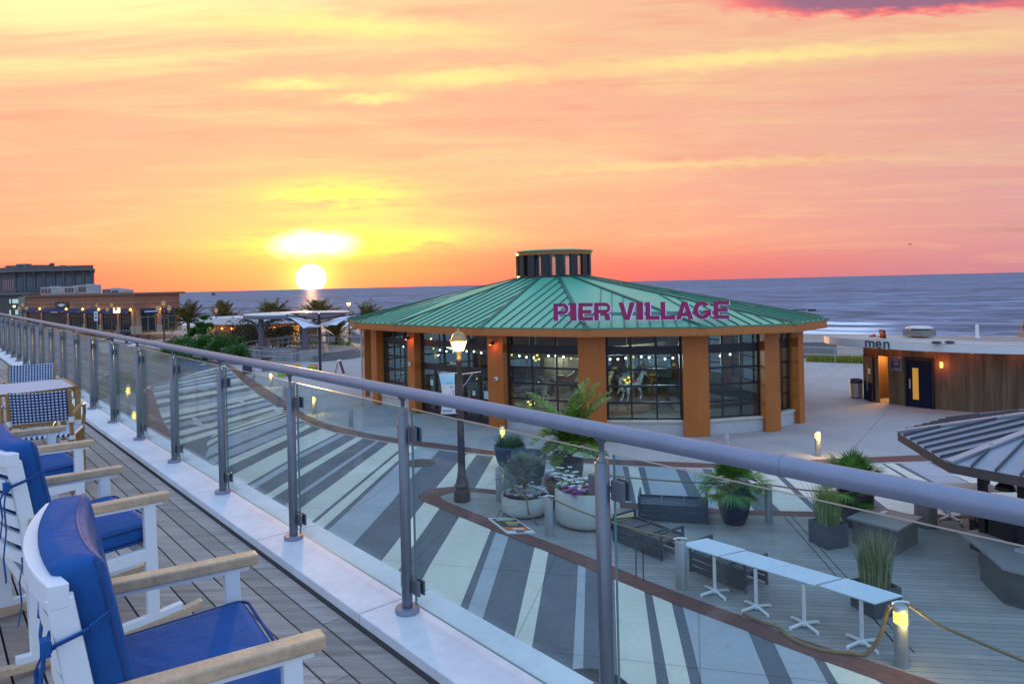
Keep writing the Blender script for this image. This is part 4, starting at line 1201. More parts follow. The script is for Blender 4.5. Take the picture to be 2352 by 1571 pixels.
rope('rope sagging from the planter bollard across to the table bollard', sag(T2, T3, .10))
rope('long taut rope running behind the sofa frames to the palm pot bollard', sag(at(1400, 1092, T4.y * 1.06), T4, .05))
rope('dark rope between palm pot bollard and the bollard by the kiosk', sag(T4, T5, .16))
rope('rope from the kiosk bollard curving down behind the handrail', [T5, T5 + Vector((.35, -.1, -.03)), T5 + Vector((.75, -.2, -.2)), T5 + Vector((1.2, -.35, -.34))])
rope('rope draped over the low white planter, its end hanging to the ground', [T1, at(1165, 1100, 17.9), at(1182, 1127, 17.5), at(1200, 1139, 17.15), at(1209, 1146, 16.95), at(1213, 1172, 16.85), g(1219, 1192) + Vector((0, 0, .06)), g(1236, 1207) + Vector((0, 0, .03))])
rope('rope lying slack along the brick edging under the tables', [g(1708, 1412) + Vector((0, 0, .03)), g(1745, 1430) + Vector((0, 0, .03)), g(1790, 1446) + Vector((0, 0, .03)), g(1812, 1466) + Vector((0, 0, .03)), g(1850, 1485) + Vector((0, 0, .03)), g(1900, 1499) + Vector((0, 0, .03)), g(1955, 1505) + Vector((0, 0, .04)), at(1990, 1500, 10.6), at(2020, 1462, 10.5), at(2037, 1405, 10.45), T0 + Vector((-.15, 0, -.03))], .032)
rope('rope leaving the nearest lit bollard to the lower right', [T0 + Vector((.14, -.02, -.03)), at(2150, 1430, 9.9), at(2230, 1466, 9.5), at(2330, 1508, 9.2), at(2460, 1560, 8.9)], .024)
for (c, lb) in ((T2, 'bright rope shackle on the bollard before the white planters'), (T0, 'bright rope shackle on the nearest lit bollard'), (T3, 'bright rope shackle on the bollard at the table row')):
    o = MB(c); o.tube([c + Vector((-.13, 0, .01)), c + Vector((-.05, 0, .03)), c + Vector((.05, 0, .03)), c + Vector((.13, 0, .01))], .018, 8); q = o.build('rope_shackle', M('bright_steel', (.75, .75, .76), .25, .9, var=.05)); tag(q, lb, 'shackle')


# ------------------------------------------------------------------ signs on the ground
c = g(1171, 1206); t = thing('folded_sign', 'white framed sandwich sign lying flat on the brick edging, orange and black face', 'sign', c, 0)
q = [g(1121, 1189, .05), g(1165, 1223, .05), g(1222, 1219, .05), g(1182, 1188, .05)]
u, v = (q[1] - q[0]), (q[3] - q[0])
m = MB(c); m.frame_box(q[0] - Vector((0, 0, .05)), u, v, (0, 0, .018)); m.build('lower_leaf', white_m, t)
m = MB(c); m.frame_box(q[0] - Vector((0, 0, .028)), u, v, (0, 0, .024)); m.build('upper_leaf', white_m, t)
o_ = q[0] + u * .06 + v * .07 + Vector((0, 0, -.0028))
m = MB(c); m.frame_box(o_, u * .58, v * .86, (0, 0, .004)); m.build('dark_poster', M('poster_black', (.03, .035, .04), .4, var=.3, vs=9), t)
m = MB(c); m.frame_box(o_ + u * .585, u * .24, v * .86, (0, 0, .004)); m.build('orange_poster_band', M('poster_orange', (.62, .15, .02), .4, var=.1), t)
for k, (a, b_, c0, c1, cl) in enumerate(((.06, .12, .14, .80, 'w'), (.18, .24, .30, .62, 'g'), (.25, .36, .34, .84, 'y'), (.42, .47, .3, .66, 'l'))):
    m = MB(c); m.frame_box(o_ + u * a + v * c0 + Vector((0, 0, .0045)), u * (b_ - a), v * (c1 - c0), (0, 0, .002)); m.build('poster_print', {'w': bind, 'g': M('print_green', (.08, .22, .05), .5, var=0), 'y': M('print_yellow', (.60, .42, .05), .5, var=0), 'l': M('print_blue', (.35, .50, .58), .5, var=0)}[cl], t)
m = MB(c); m.frame_box(o_ + u * .67 + v * .30 + Vector((0, 0, .0045)), u * .07, v * .40, (0, 0, .002)); m.build('poster_print', bind, t)
m = MB(c); m.frame_box(q[1] - u * .075 + v * .36 + Vector((0, 0, -.0035)), u * .05, v * .28, (0, 0, .012)); m.build('handle', char_m, t)
# ================================================================== GLAZED ROUND HALL
hall = thing('glazed_hall', 'round glazed hall with green seamed metal roof, cupola and orange columns', 'building', (3.4, 35.0, 0))
HO = Vector((3.4, 35.0, 0))
CUP = Vector((2.12, 35.0, 0))
VTX = [(-8.1, 37.6), (-7.01, 34.57), (-4.73, 31.95), (-.79, 28.12), (2.91, 26.19), (6.74, 25.71), (9.86, 26.35), (11.61, 27.89),
       (12.45, 30.6), (12.9, 34.0), (12.2, 38.2), (10.0, 41.6), (6.6, 43.6), (2.4, 44.2), (-2.2, 43.2), (-6.0, 40.8)]
HW = [.42, .40, .27, .40, .54, .49, .40, .42] + [.42] * 8
VTX = [Vector((x, y, 0)) for x, y in VTX]; NV = len(VTX)
ZS, ZF0, ZF1 = 3.80, 3.83, 4.09
cent = Vector((3.2, 35.4, 0))


def outd(i):
    a = (VTX[i] - VTX[i - 1]).normalized(); b = (VTX[(i + 1) % NV] - VTX[i]).normalized()
    n = Vector((a.y, -a.x, 0)) + Vector((b.y, -b.x, 0)); return n.normalized()


# columns
for i in range(NV):
    v = VTX[i]; a = (VTX[i] - VTX[i - 1]).normalized(); b = (VTX[(i + 1) % NV] - v).normalized(); o = outd(i); w = HW[i]
    na, nb = Vector((a.y, -a.x, 0)), Vector((b.y, -b.x, 0))
    p = [v - a * w, v, v + b * w, v + b * w - nb * .62, v - o * .68, v - a * w - na * .62]
    m = MB(HO); m.prism([q[:2] for q in p], .0, ZS - .004)
    m.build('column', orange_m, hall, bevel=.012)

fr_m = dark_f


def bay(i, kind='door'):
    A, B = VTX[i], VTX[(i + 1) % NV]; d = (B - A); L = d.length; d.normalize(); n = Vector((d.y, -d.x, 0))
    a = A + d * HW[i]; b = B - d * HW[(i + 1) % NV]; W = (b - a).length; rec = -.40
    o = a + n * rec
    def fb(m, x0, x1, z0, z1, t0=0.0, th=.09): m.frame_box(o + d * x0 + n * t0 + Vector((0, 0, z0)), d * (x1 - x0), n * -th, (0, 0, z1 - z0))
    root = MB(HO)
    if kind == 'door':
        fb(root, 0, W, .0, .475, .16, .25); base = root.build('base_panel', bead_m, hall)
        m = MB(HO); fb(m, -.02, W + .02, .478, .56, .22, .32); m.build('sill', cream_m, base, bevel=.01)
        z0 = .565
    else: z0 = 0.02
    f = MB(HO)
    e = .09
    fb(f, .002, e, z0, ZS - .01); fb(f, W - e, W - .002, z0, ZS - .01)
    fb(f, e + .001, W - e - .001, 3.09, 3.34, .03, .15); fb(f, e + .001, W - e - .001, ZS - .09, ZS - .01)
    for k in (1, 2):
        x = W * k / 3; fb(f, x - .045, x + .045, 3.342, ZS - .092)
    if kind == 'door':
        n_r = 4
        for k in range(n_r + 1):
            z = z0 + (3.085 - z0) * k / n_r; h = .038 if 0 < k < n_r else .06
            za, zb = max(z0, z - h), min(3.088, z + h)
            fb(f, e + .001, W - e - .001, za, zb, -.03, .05)
        for k in (1, 2):
            x = W * k / 3
            for r in range(n_r):
                fb(f, x - .032, x + .032, z0 + (3.085 - z0) * r / n_r + (.0615 if r == 0 else .039), z0 + (3.085 - z0) * (r + 1) / n_r - (.0615 if r == n_r - 1 else .039), -.032, .046)
    else:
        fb(f, e + .001, W - e - .001, 2.02, 2.30, .01, .11)
        for k in range(1, 5):
            x = W * k / 5; fb(f, x - .05, x + .05, z0, 2.018)
        for k in (1, 2):
            x = W * k / 3; fb(f, x - .04, x + .04, 2.302, 3.088)
        for k in range(5):
            x0, x1 = W * k / 5 + (.052 if k else e + .002), W * (k + 1) / 5 - (.052 if k < 4 else e + .002)
            fb(f, x0, x1, z0, .26, -.005, .07); fb(f, x0, x1, .95, 1.03, -.005, .07)
    fo = f.build('window_frame', fr_m, hall)
    m = MB(HO); fb(m, e, W - e, z0 + .02, ZS - .05, -.062, .012); m.build('pane', pane_dark, fo)
    if kind != 'door':
        for (k, z, w_, h_) in ((.14, 1.30, .20, .27), (.31, 1.22, .17, .26), (.56, 1.25, .22, .30), (.72, 1.10, .17, .2), (.88, 1.02, .28, .34)):
            m = MB(HO); x = W * k; fb(m, x - w_ / 2, x + w_ / 2, z, z + h_, -.048, .006); m.build('notice', M('pale_notice', (.42, .66, .66), .7, var=.1), fo)
        m = MB(HO); fb(m, W * .42, W * .56, 2.36, 2.46, .02, .02); m.build('door_plate', M('brass_plate', (.5, .42, .22), .5, var=.1), fo)
        m = MB(HO); fb(m, W * .76, W * .86, .62, .66, .02, .02); m.build('door_handle', M('red_bar', (.5, .06, .04), .5, var=.1), fo)
        for k in (.32, .48, .68): 
            m = MB(HO); fb(m, W * k - .012, W * k + .012, .9, 1.3, .05, .03); m.build('door_handle', galv, fo)


for i in range(NV): bay(i, 'entrance' if i == 2 else 'door')

# roof ----------------------------------------------------------------
ov = [.85] * NV; ov[0] = .8; ov[7] = .9; ov[6] = 1.05; ov[5] = .95
EV = [VTX[i] + outd(i) * ov[i] for i in range(NV)]
RG = []
for i in range(NV):
    dd = (EV[i] - CUP); dd.z = 0; RG.append(CUP + dd.normalized() * 1.86)
ZE, ZT = 4.13, 6.09
green = M('green_seamed_metal', (.12, .435, .27), .42, .1, var=.07, vs=.9, spec=.6)
green_d = M('green_seam', (.02, .13, .088), .5, .1, var=.1)
green_e = M('green_edge_trim', (.075, .24, .15), .45, .2, var=.08)
rf = MB(HO)
for i in range(NV):
    j = (i + 1) % NV
    a, b = EV[i] + Vector((0, 0, ZE)), EV[j] + Vector((0, 0, ZE)); c, e = RG[j] + Vector((0, 0, ZT)), RG[i] + Vector((0, 0, ZT))
    rf.add([a, b, c, e], [(0, 1, 2), (0, 2, 3)])
roof = rf.build('roof', green, hall, fix=False)
# seams, facet by facet
for i in range(NV):
    if i in (9, 10, 11, 12, 13): continue
    j = (i + 1) % NV
    a, b, c, e = EV[i] + Vector((0, 0, ZE)), EV[j] + Vector((0, 0, ZE)), RG[j] + Vector((0, 0, ZT)), RG[i] + Vector((0, 0, ZT))
    d = b - a; L = d.length; d.normalize(); inn = Vector((-d.y, d.x, 0))
    mid = ((c + e) / 2); run = (mid - a).dot(inn)
    def tri_z(p):
        for t_ in ((a, b, c), (a, c, e)):
            A, B, C = t_; det = (B.y - C.y) * (A.x - C.x) + (C.x - B.x) * (A.y - C.y)
            l1 = ((B.y - C.y) * (p.x - C.x) + (C.x - B.x) * (p.y - C.y)) / det; l2 = ((C.y - A.y) * (p.x - C.x) + (A.x - C.x) * (p.y - C.y)) / det
            if l1 >= -1e-4 and l2 >= -1e-4 and 1 - l1 - l2 >= -1e-4: return l1 * A.z + l2 * B.z + (1 - l1 - l2) * C.z
        return None
    m = MB(HO); ns = max(3, round(L / .46))
    for k in range(1, ns):
        p0 = a + d * (L * k / ns); last = None; st = 40; pts = []
        for s_ in range(0, st + 1):
            q = p0 + inn * (run * 1.02 * s_ / st + .01); z = tri_z(q)
            if z is None: break
            pts.append(Vector((q.x, q.y, z + .006)))
        if len(pts) > 3:
            q3 = [pts[0], pts[len(pts) // 2], pts[-1]]
            for u_, v_ in zip(q3, q3[1:]): m.bar(u_ + Vector((0, 0, .018)), v_ + Vector((0, 0, .018)), .024, .042)
    m.bar(a + Vector((0, 0, .035)), e + Vector((0, 0, .035)), .15, .03)
    m.build('roof_seams', green_d, roof)
for i in range(NV):
    if i in (9, 10, 11, 12): continue
    m = MB(HO); q = EV[i] + Vector((0, 0, ZE - .04)); o = outd(i); s_ = Vector((-o.y, o.x, 0)); m.frame_box(q - s_ * .13 + o * .05, s_ * .26, o * -.12, (0, 0, .10)); m.build('hip_cap', green_e, roof)
for i in range(NV):
    j = (i + 1) % NV; A, B = EV[i], EV[j]; d = (B - A).normalized(); n = Vector((d.y, -d.x, 0))
    m = MB(HO); m.frame_box(A + Vector((0, 0, ZF0)) - n * .02, B - A, n * -.05, (0, 0, ZF1 - ZF0)); m.build('fascia', orange_e if i in (3, 4, 5) else orange_m, roof)
    m = MB(HO); m.frame_box(A + Vector((0, 0, ZF1 + .002)), B - A, n * -.09, (0, 0, .046)); m.build('eave_trim', green_e, roof)
m = MB(HO); m.prism([v[:2] for v in EV], ZS, ZS + .028); m.build('soffit', orange_m, hall)
# cupola
NC = 16
m = MB(HO); m.lathe([(1.86, ZT - .12), (1.86, ZT + .10)], CUP, NC, smooth=False); cup = m.build('cupola', dark_f, hall)
for k in range(NC):
    th = 2 * PI * k / NC + .1; c = CUP + Vector((math.cos(th), math.sin(th), 0)) * 1.80
    m = MB(HO); m.box(c + Vector((0, 0, ZT + .60)), (.12, .40, .99), th); m.build('cupola_panel', dark_f, cup)
m = MB(HO); m.lathe([(1.74, ZT + .101), (1.74, ZT + 1.10)], CUP, NC, smooth=False, cap=False); m.build('cupola_pane', pane_dark, cup)
m = MB(HO); m.lathe([(1.90, ZT + 1.10), (1.92, ZT + 1.25)], CUP, NC, smooth=False); m.build('cupola_fascia', orange_e, cup)
m = MB(HO); m.lathe([(1.98, ZT + 1.253), (2.0, ZT + 1.31), (1.5, ZT + 1.37), (0, ZT + 1.41)], CUP, NC, smooth=False); m.build('cupola_roof', green, cup)
m = MB(HO); m.tube([CUP + Vector((-1.86, -.35, ZT + .1)), CUP + Vector((-1.86, -.35, ZT + 1.1))], .07, 8); m.build('downpipe', orange_e, cup)
# inside
m = MB(HO); m.prism([(v - outd(i) * .5)[:2] for i, v in enumerate(VTX)], .0, .02); m.build('floor', M('hall_floor', (.16, .15, .14), .6, var=.2), hall)
m = MB(HO); m.prism([(v - outd(i) * .7)[:2] for i, v in enumerate(VTX)], 3.70, 3.76); m.build('ceiling', M('hall_ceiling', (.05, .07, .075), .8, var=.2), hall)
# string lights along the inside
sl = MB(HO)
bulbs = []
for i in (1, 2, 3, 4, 5):
    A, B = VTX[i] - outd(i) * 1.5, VTX[i + 1] - outd(i + 1) * 1.5; n = 11 if i in (2, 3, 4) else 6
    for k in range(n):
        if (i * 7 + k * 5) % 9 == 0: continue
        p = A.lerp(B, (k + .5) / n); p.z = 2.78 - .05 * math.sin(k)
        m = MB(HO); m.lathe([(0, -.045), (.035, -.02), (.045, .01), (.02, .045)], p, 8); m.build('light_bulb', bulb_w if (k * 3 + i) % 8 else bulb_y, hall)
m = MB(HO); m.tube([VTX[2] - outd(2) * 1.5 + Vector((.45, -.2, 2.95)), VTX[2] - outd(2) * 1.5 + Vector((1.05, -.75, 2.80))], .035, 8); m.build('strip_light', bulb_w, hall)
lampl('hall_light', (CUP.x - HO.x, -1.5, 2.5), 420, (.95, .92, .78), hall, .6)
lampl('hall_light', (2.5, -6.2, 2.7), 420, (.85, .95, 1.0), hall, .4)
# sconces and cameras on columns
for (i, px, py) in ((2, 938, 779), (3, 1124, 789)):
    v = VTX[i] + outd(i) * .06; z = 3.44
    m = MB(HO); c = v + outd(i) * .1 + Vector((.0, 0, z)); m.tube([c + Vector((.12, 0, .05)), c + Vector((-.03, -.05, -.02))], [.06, .07], 10); s_ = m.build('sconce', black_m, hall)
    m = MB(HO); m.lathe([(0, -.01), (.05, 0), (.05, .015)], c + Vector((-.05, -.05, -.06)), 10); m.build('sconce_lens', bulb_o, s_)
    lampl('sconce_glow', c + Vector((-.05, -.10, -.12)) - HO, 5.5, (1.0, .20, .05), hall, .04)
for (i, z, dx_) in ((2, 2.25, .0), (3, 2.0, .1)):
    v = VTX[i] + outd(i) * .05 + Vector((dx_, 0, z)); m = MB(HO); m.lathe([(.09, 0), (.08, .07), (.05, .09)], (0, 0, 0), 14); 
    o = outd(i); rot = o.to_track_quat('Z', 'Y').to_matrix(); m.v = [rot @ (q + HO) + v - HO for q in m.v]; s_ = m.build('dome_camera', bind, hall)
    m = MB(HO); m.lathe([(.045, .075), (.03, .12), (0, .13)], (0, 0, 0), 10); m.v = [rot @ (q + HO) + v - HO for q in m.v]; m.build('camera_lens', black_m, s_)
# downpipe at the left end
m = MB(HO); v = VTX[1] + Vector((-.45, -.35, 0)); m.tube([v, v + Vector((0, 0, 3.8))], .05, 8); m.build('downpipe', M('pale_downpipe', (.42, .35, .25), .5, var=.1), hall)

# ------------------------------------------------------------------ big roof letters
sign = thing('roof_sign', 'large dark red roof letters reading PIER VILLAGE with white glowing edges', 'sign', at(1272, 737, 26.1))
t_ = .27


def arcp(cx, cy, rx, ry, a0, a1, n=12): return [(cx + rx * math.cos(R_(a0 + (a1 - a0) * i / n)), cy + ry * math.sin(R_(a0 + (a1 - a0) * i / n))) for i in range(n + 1)]


def glyph(ch, w):
    s = .26 if w > .5 else w
    if ch == 'I': return [[(0, 0), (w, 0), (w, 1), (0, 1)]]
    if ch == 'L': return [[(0, 0), (w, 0), (w, .22), (s, .22), (s, 1), (0, 1)]]
    if ch == 'E': return [[(0, 0), (w, 0), (w, .21), (s, .21), (s, .40), (w * .9, .40), (w * .9, .60), (s, .60), (s, .79), (w, .79), (w, 1), (0, 1)]]
    if ch == 'V': return [[(w / 2 - .15, 0), (w / 2 + .15, 0), (w, 1), (w - .29, 1), (w / 2, .30), (.29, 1), (0, 1)]]
    if ch == 'A':
        l = [(0, 0), (.27, 0), (.27 + .05, .17), (w / 2, .17), (w / 2, .36), (.27 + .11, .36), (w / 2, .72), (w / 2, 1), (w / 2 - .15, 1)]
        return [l, [(w - x, y) for x, y in l][::-1]]
    if ch in 'PR':
        y0 = .36 if ch == 'P' else .40; cy = (1 + y0) / 2; ry = (1 - y0) / 2; cx = w - ry * .95
        bowl_ = [(s, y0)] + arcp(cx, cy, ry * .95, ry, -90, 90) + [(s, 1), (s, .80)] + arcp(cx, cy, ry * .4, ry - .20, 90, -90) + [(s, y0 + .20)]
        out = [[(0, 0), (s, 0), (s, 1), (0, 1)], bowl_]
        if ch == 'R': out.append([(w - .30, 0), (w, 0), (w - .07, y0 - .002), (s + .08, y0 - .002), (w - .36, y0 - .10)])
        return out
    if ch == 'G':
        o_ = arcp(w / 2, .5, w / 2, .5, 38, 320, 22)
        return [o_ + [(w, .18), (w, .50), (w * .56, .50), (w * .56, .33), (w - .26, .33)] + arcp(w / 2, .5, w / 2 - .26, .28, 318, 40, 18)]
    return []


red_m = M('sign_face_red', (.15, .008, .045), .5, var=.12, vs=2, emit=(.24, .01, .12), es=.3)
halo = emat('sign_halo', (.42, .45, 1.0), 1.4)
edge_l = emat('sign_edge_light', (.45, .46, 1.0), .8)
PXS = [('P', 165, 345), ('I', 362, 440), ('E', 462, 635), ('R', 648, 840), ('V', 935, 1130), ('I', 1145, 1225), ('L', 1252, 1415), ('L', 1428, 1597), ('A', 1605, 1805), ('G', 1806, 2010), ('E', 2040, 2218)]
L0, R0 = at(1272, 737, 26.1), at(1674, 732, 25.5)
sdir = (R0 - L0); SW = sdir.length; sdir.normalize(); sn = Vector((sdir.y, -sdir.x, 0)).normalized(); HH = .655
for ch, a, b in PXS:
    x0 = SW * (a - 165) / (2218 - 165); w = SW * (b - a) / (2218 - 165) / HH
    gl_ = glyph(ch, w)
    m = MB(sign.location)
    for p in gl_: m.extr(p, L0 + sdir * x0 + sn * .10, sdir * HH, Vector((0, 0, HH)), sn * .03)
    lt = m.build('letter', red_m, sign, fix=True)
    m = MB(sign.location)
    for p in gl_: m.extr(p, L0 + sdir * (x0 + .038) + sn * .0 + Vector((0, 0, -.012)), sdir * HH, Vector((0, 0, HH)), sn * .085)
    m.build('lit_return', edge_l, lt, fix=True)
m = MB(sign.location); m.frame_box(L0 + sdir * .0 + sn * -.06 + Vector((0, 0, .16)), sdir * SW, sn * .045, (0, 0, .13)); m.build('raceway', M('raceway_grey', (.12, .26, .25), .5, .2, var=.1), sign)
for k in range(6):
    p = L0 + sdir * (SW * (k + .5) / 6) - sn * .04
    m = MB(sign.location); m.tube([p + Vector((0, .12, .2)), p + Vector((0, .75, .12))], .02, 6); m.build('bracket', galv, sign)
lampl('sign_glow', sdir * SW * .5 + sn * -.1 + Vector((0, 0, .1)), 3.0, (.4, .45, 1.0), sign, .8)

# ------------------------------------------------------------------ carousel inside
car = thing('carousel', 'carousel with canopy, poles and painted horses inside the glazed hall', 'carousel', (2.6, 34.6, .02))
m = MB(); m.lathe([(5.0, 0), (5.0, .28), (0, .28)], (0, 0, 0), 36, smooth=False); m.build('platform', M('carousel_deck', (.22, .13, .07), .5, var=.2), car)
m = MB(); m.lathe([(1.3, .28), (1.3, 3.0)], (0, 0, 0), 12, smooth=False); m.build('centre_drum', M('mirror_drum', (.45, .38, .28), .3, .3, var=.4, vs=3), car)
m = MB(); m.lathe([(5.05, 2.62), (5.05, 3.02), (.5, 3.4)], (0, 0, 0), 24, smooth=False, cap=False); m.build('canopy', M('carousel_canopy', (.30, .24, .16), .5, var=.5, vs=2.5), car)
horse_col = [(.55, .50, .42), (.20, .09, .03), (.06, .05, .05), (.42, .34, .10), (.30, .33, .36)]


def horse_mesh():
    bm_ = bmesh.new(); V = []
    pts = [((0, 0, 0), .20), ((.38, 0, .03), .19), ((-.38, 0, .05), .20), ((.58, 0, .28), .12), ((.72, 0, .50), .085), ((.90, 0, .42), .075), ((1.02, 0, .32), .05),
           ((.42, .10, -.25), .07), ((.62, .10, -.42), .045), ((.52, .10, -.62), .035), ((.40, -.10, -.28), .07), ((.50, -.10, -.50), .045), ((.36, -.10, -.66), .035),
           ((-.45, .11, -.22), .09), ((-.52, .11, -.48), .045), ((-.70, .11, -.66), .035), ((-.42, -.11, -.22), .09), ((-.40, -.11, -.48), .045), ((-.56, -.11, -.68), .035), ((-.62, 0, .05), .06), ((-.74, 0, -.2), .05)]
    ed = [(0, 1), (0, 2), (1, 3), (3, 4), (4, 5), (5, 6), (1, 7), (7, 8), (8, 9), (1, 10), (10, 11), (11, 12), (2, 13), (13, 14), (14, 15), (2, 16), (16, 17), (17, 18), (2, 19), (19, 20)]
    me = bpy.data.meshes.new('horse_body'); me.from_pydata([p for p, r in pts], ed, [])
    o = bpy.data.objects.new('horse_tmp', me); col.objects.link(o)
    sk = o.modifiers.new('skin', 'SKIN'); sv = me.skin_vertices[0].data
    for k, (p, r) in enumerate(pts): sv[k].radius = (r, r)
    sv[0].use_root = True
    su = o.modifiers.new('sub', 'SUBSURF'); su.levels = su.render_levels = 1
    dg = bpy.context.evaluated_depsgraph_get(); dg.update(); m2 = bpy.data.meshes.new_from_object(o.evaluated_get(dg)); bpy.data.objects.remove(o)
    for f in m2.polygons: f.use_smooth = True
    return m2


hm = horse_mesh(); rq = random.Random(4)
hlab = ['second', 'third', 'fourth']
for k in range(14):
    th = -PI / 2 + (k - 6.5) * .27; rr = 4.3 if k % 2 else 3.3; c = Vector((2.6 + rr * math.cos(th), 34.6 + rr * math.sin(th), 0))
    z = 1.25 + rq.uniform(-.18, .22)
    t = thing('carousel_horse', 'painted carousel horse on a brass pole behind the hall windows', 'carousel horse', (c.x, c.y, .30), th + PI / 2, 'painted carousel horses on poles')
    o = bpy.data.objects.new('horse_body', hm.copy()); col.objects.link(o); o.parent = t; o.location = (0, 0, z - .3)
    cc = horse_col[k % 5]; o.data.materials.clear(); o.data.materials.append(M('horse_paint_%s' % 'abcde'[k % 5], cc, .35, var=.25, vs=4))
    m = MB(); m.box((-.02, 0, z - .3 + .19), (.34, .42, .08)); m.build('saddle', M('saddle_%s' % 'abc'[k % 3], [(.45, .05, .05), (.05, .25, .30), (.55, .38, .05)][k % 3], .4, var=.1), t, bevel=.03)
    m = MB(); m.tube([(.08, 0, 0), (.08, 0, 2.32)], .022, 8); m.build('pole', brass, t)
# hanging chandelier lamps seen through the panes
for px, py, Y, lb in ((1231, 823, 29.3, 'small yellow hanging lamp behind the glass, high up'), (1441, 874, 28.6, 'cluster of bright yellow bulbs behind the right window'), (1219, 924, 28.9, 'cluster of yellow bulbs low behind the left window')):
    c = at(px, py, Y); t = thing('hall_lamp', lb, 'lamp', c); t['group'] = 'yellow lamps inside the hall'
    for q in ((-.10, 0, .02), (.05, 0, .12), (.12, 0, -.04), (-.02, -.05, -.08)):
        m = MB(); m.lathe([(0, -.05), (.055, -.02), (.06, .02), (0, .055)], q, 8); m.build('bulb', bulb_y, t)
    m = MB(); m.tube([(0, 0, .1), (0, 0, max(.3, 3.68 - c.z))], .012, 6); m.build('cord', brass, t)

# ------------------------------------------------------------------ street lamps
def lantern(mb_br, mb_gl, c, s=1.0):
    c = Vector(c)
    mb_br.lathe([(.085 * s, 0), (.07 * s, .06 * s), (.065 * s, .13 * s), (.10 * s, .20 * s), (.135 * s, .24 * s)], c, 14)
    mb_gl.lathe([(.13 * s, .242 * s), (.225 * s, .515 * s)], c, 14, cap=False)
    for k in range(6):
        th = k * PI / 3 + .3; d = Vector((math.cos(th), math.sin(th), 0)); mb_br.bar(c + d * .135 * s + Vector((0, 0, .24 * s)), c + d * .232 * s + Vector((0, 0, .52 * s)), .018 * s, .018 * s)
    mb_br.lathe([(.245 * s, .517 * s), (.25 * s, .55 * s), (.20 * s, .575 * s), (.19 * s, .63 * s), (.155 * s, .71 * s), (.09 * s, .76 * s), (.035 * s, .785 * s), (.02 * s, .81 * s), (.028 * s, .835 * s), (0, .87 * s)], c, 16)


c0 = g(1062, 1150)
lp = thing('street_lamp', 'tall bronze street lamp with a lit lantern and a hanging banner bracket', 'street lamp', c0)
m = MB(); m.lathe([(.225, 0), (.225, .27), (.205, .30), (.19, .31), (.185, .38), (.20, .40), (.19, .43), (.16, .52), (.125, .66), (.105, .85), (.098, 1.4), (.082, 3.2), (.075, 3.72), (.095, 3.74), (.10, 3.80), (.085, 3.83)], (0, 0, 0), 20); m.build('post', iron, lp)
a_, b_ = MB(), MB(); lantern(a_, b_, (0, 0, 3.80), .98)
ln = a_.build('lantern', brass, lp); b_.build('lantern_glass', lamp_glass, ln)
lampl('lantern_glow', (0, -.32, 4.15), 26, (1.0, .74, .36), lp, .12)
for z in (3.44, 2.36):
    m = MB(); m.tube([(.02, -.03, z), (-.52, -.05, z + .03)], .012, 6); m.build('banner_arm', galv, lp)
m = MB(); m.tube([(0, 0, 3.40), (.58, 0, 3.46)], .016, 6); m.build('side_bracket', galv, lp)
m = MB(); m.tube([(.04, 0, 3.0), (.36, 0, 3.42)], .014, 6); m.build('bracket_brace', galv, lp)
bn_ = thing('banner', 'white and blue street banner with small pictures hanging from the lamp post', 'banner', c0 + Vector((-.32, -.05, 2.36)))
m = MB(); vs = []; nz_ = 12
for i in range(nz_ + 1):
    v = i / nz_; z = 1.08 * v; wob = .022 * math.sin(v * PI); xl = -.20 + .055 * math.sin(v * PI) * 1.2 - .035 * v; xr = .20 - .012 * math.sin(v * PI)
    for x in (xl, (xl + xr) / 2, xr): vs += [(x, -wob, z + .022 * (x - .2) * -1.2 * (v - .1)), (x, -wob - .006, z + .022 * (x - .2) * -1.2 * (v - .1))]
fs = []
for i in range(nz_):
    for k in (0, 1):
        a = i * 6 + k * 2; fs += [(a + 1, a + 3, a + 9, a + 7), (a, a + 6, a + 8, a + 2)]
    a = i * 6; fs += [(a, a + 1, a + 7, a + 6), (a + 5, a + 4, a + 10, a + 11)]
fs += [(0, 2, 3, 1), (2, 4, 5, 3)]; a = nz_ * 6; fs += [(a, a + 1, a + 3, a + 2), (a + 2, a + 3, a + 5, a + 4)]
ban_m = bpy.data.materials.new('banner_print'); ban_m.use_nodes = True; nt = ban_m.node_tree; p = nt.nodes['Principled BSDF']
tcn = nt.nodes.new('ShaderNodeTexCoord'); s_ = nt.nodes.new('ShaderNodeSeparateXYZ'); nt.links.new(tcn.outputs['Object'], s_.inputs[0])
zz = X(nt, s_.outputs[2]); k_ = zz.sstep(.74, .82)
nt.links.new(mixc(nt, k_, mixc(nt, zz.sstep(.0, .55), (.66, .70, .74), (.62, .64, .66)), (.27, .55, .72)), p.inputs['Base Color']); p.inputs['Roughness'].default_value = .7
m.add(vs, fs); bo = m.build('cloth', ban_m, bn_)
ink = M('banner_ink', (.06, .09, .13), .7, var=0)
def ban(poly, mat=ink): m = MB(); m.extr(poly, (0, -.031, 0), (1, 0, 0), (0, 0, 1), (0, -.002, 0)); m.build('banner_mark', mat, bn_, fix=True)
ban([(-.02, .83), (.13, .845), (.13, .835), (-.02, .82)], M('banner_teal', (.05, .25, .35), .7, var=0))
ban([(.05, .71), (.15, .72), (.14, .73), (.11, .735), (.115, .75), (.09, .748), (.085, .73), (.06, .722)])
ban([(-.02, .485), (.10, .475), (.085, .455), (.01, .46)]); ban([(.03, .49), (.035, .56), (.075, .50)]); ban([(.01, .49), (.025, .49), (.02, .53)])
ban([(.13, .43), (.135, .62), (.15, .66), (.16, .62), (.15, .43)], M('banner_grey', (.30, .33, .36), .7, var=0))
ban([(-.12, .72), (-.10, .74), (-.07, .73), (-.09, .70)], M('banner_sand', (.5, .45, .25), .7, var=0))
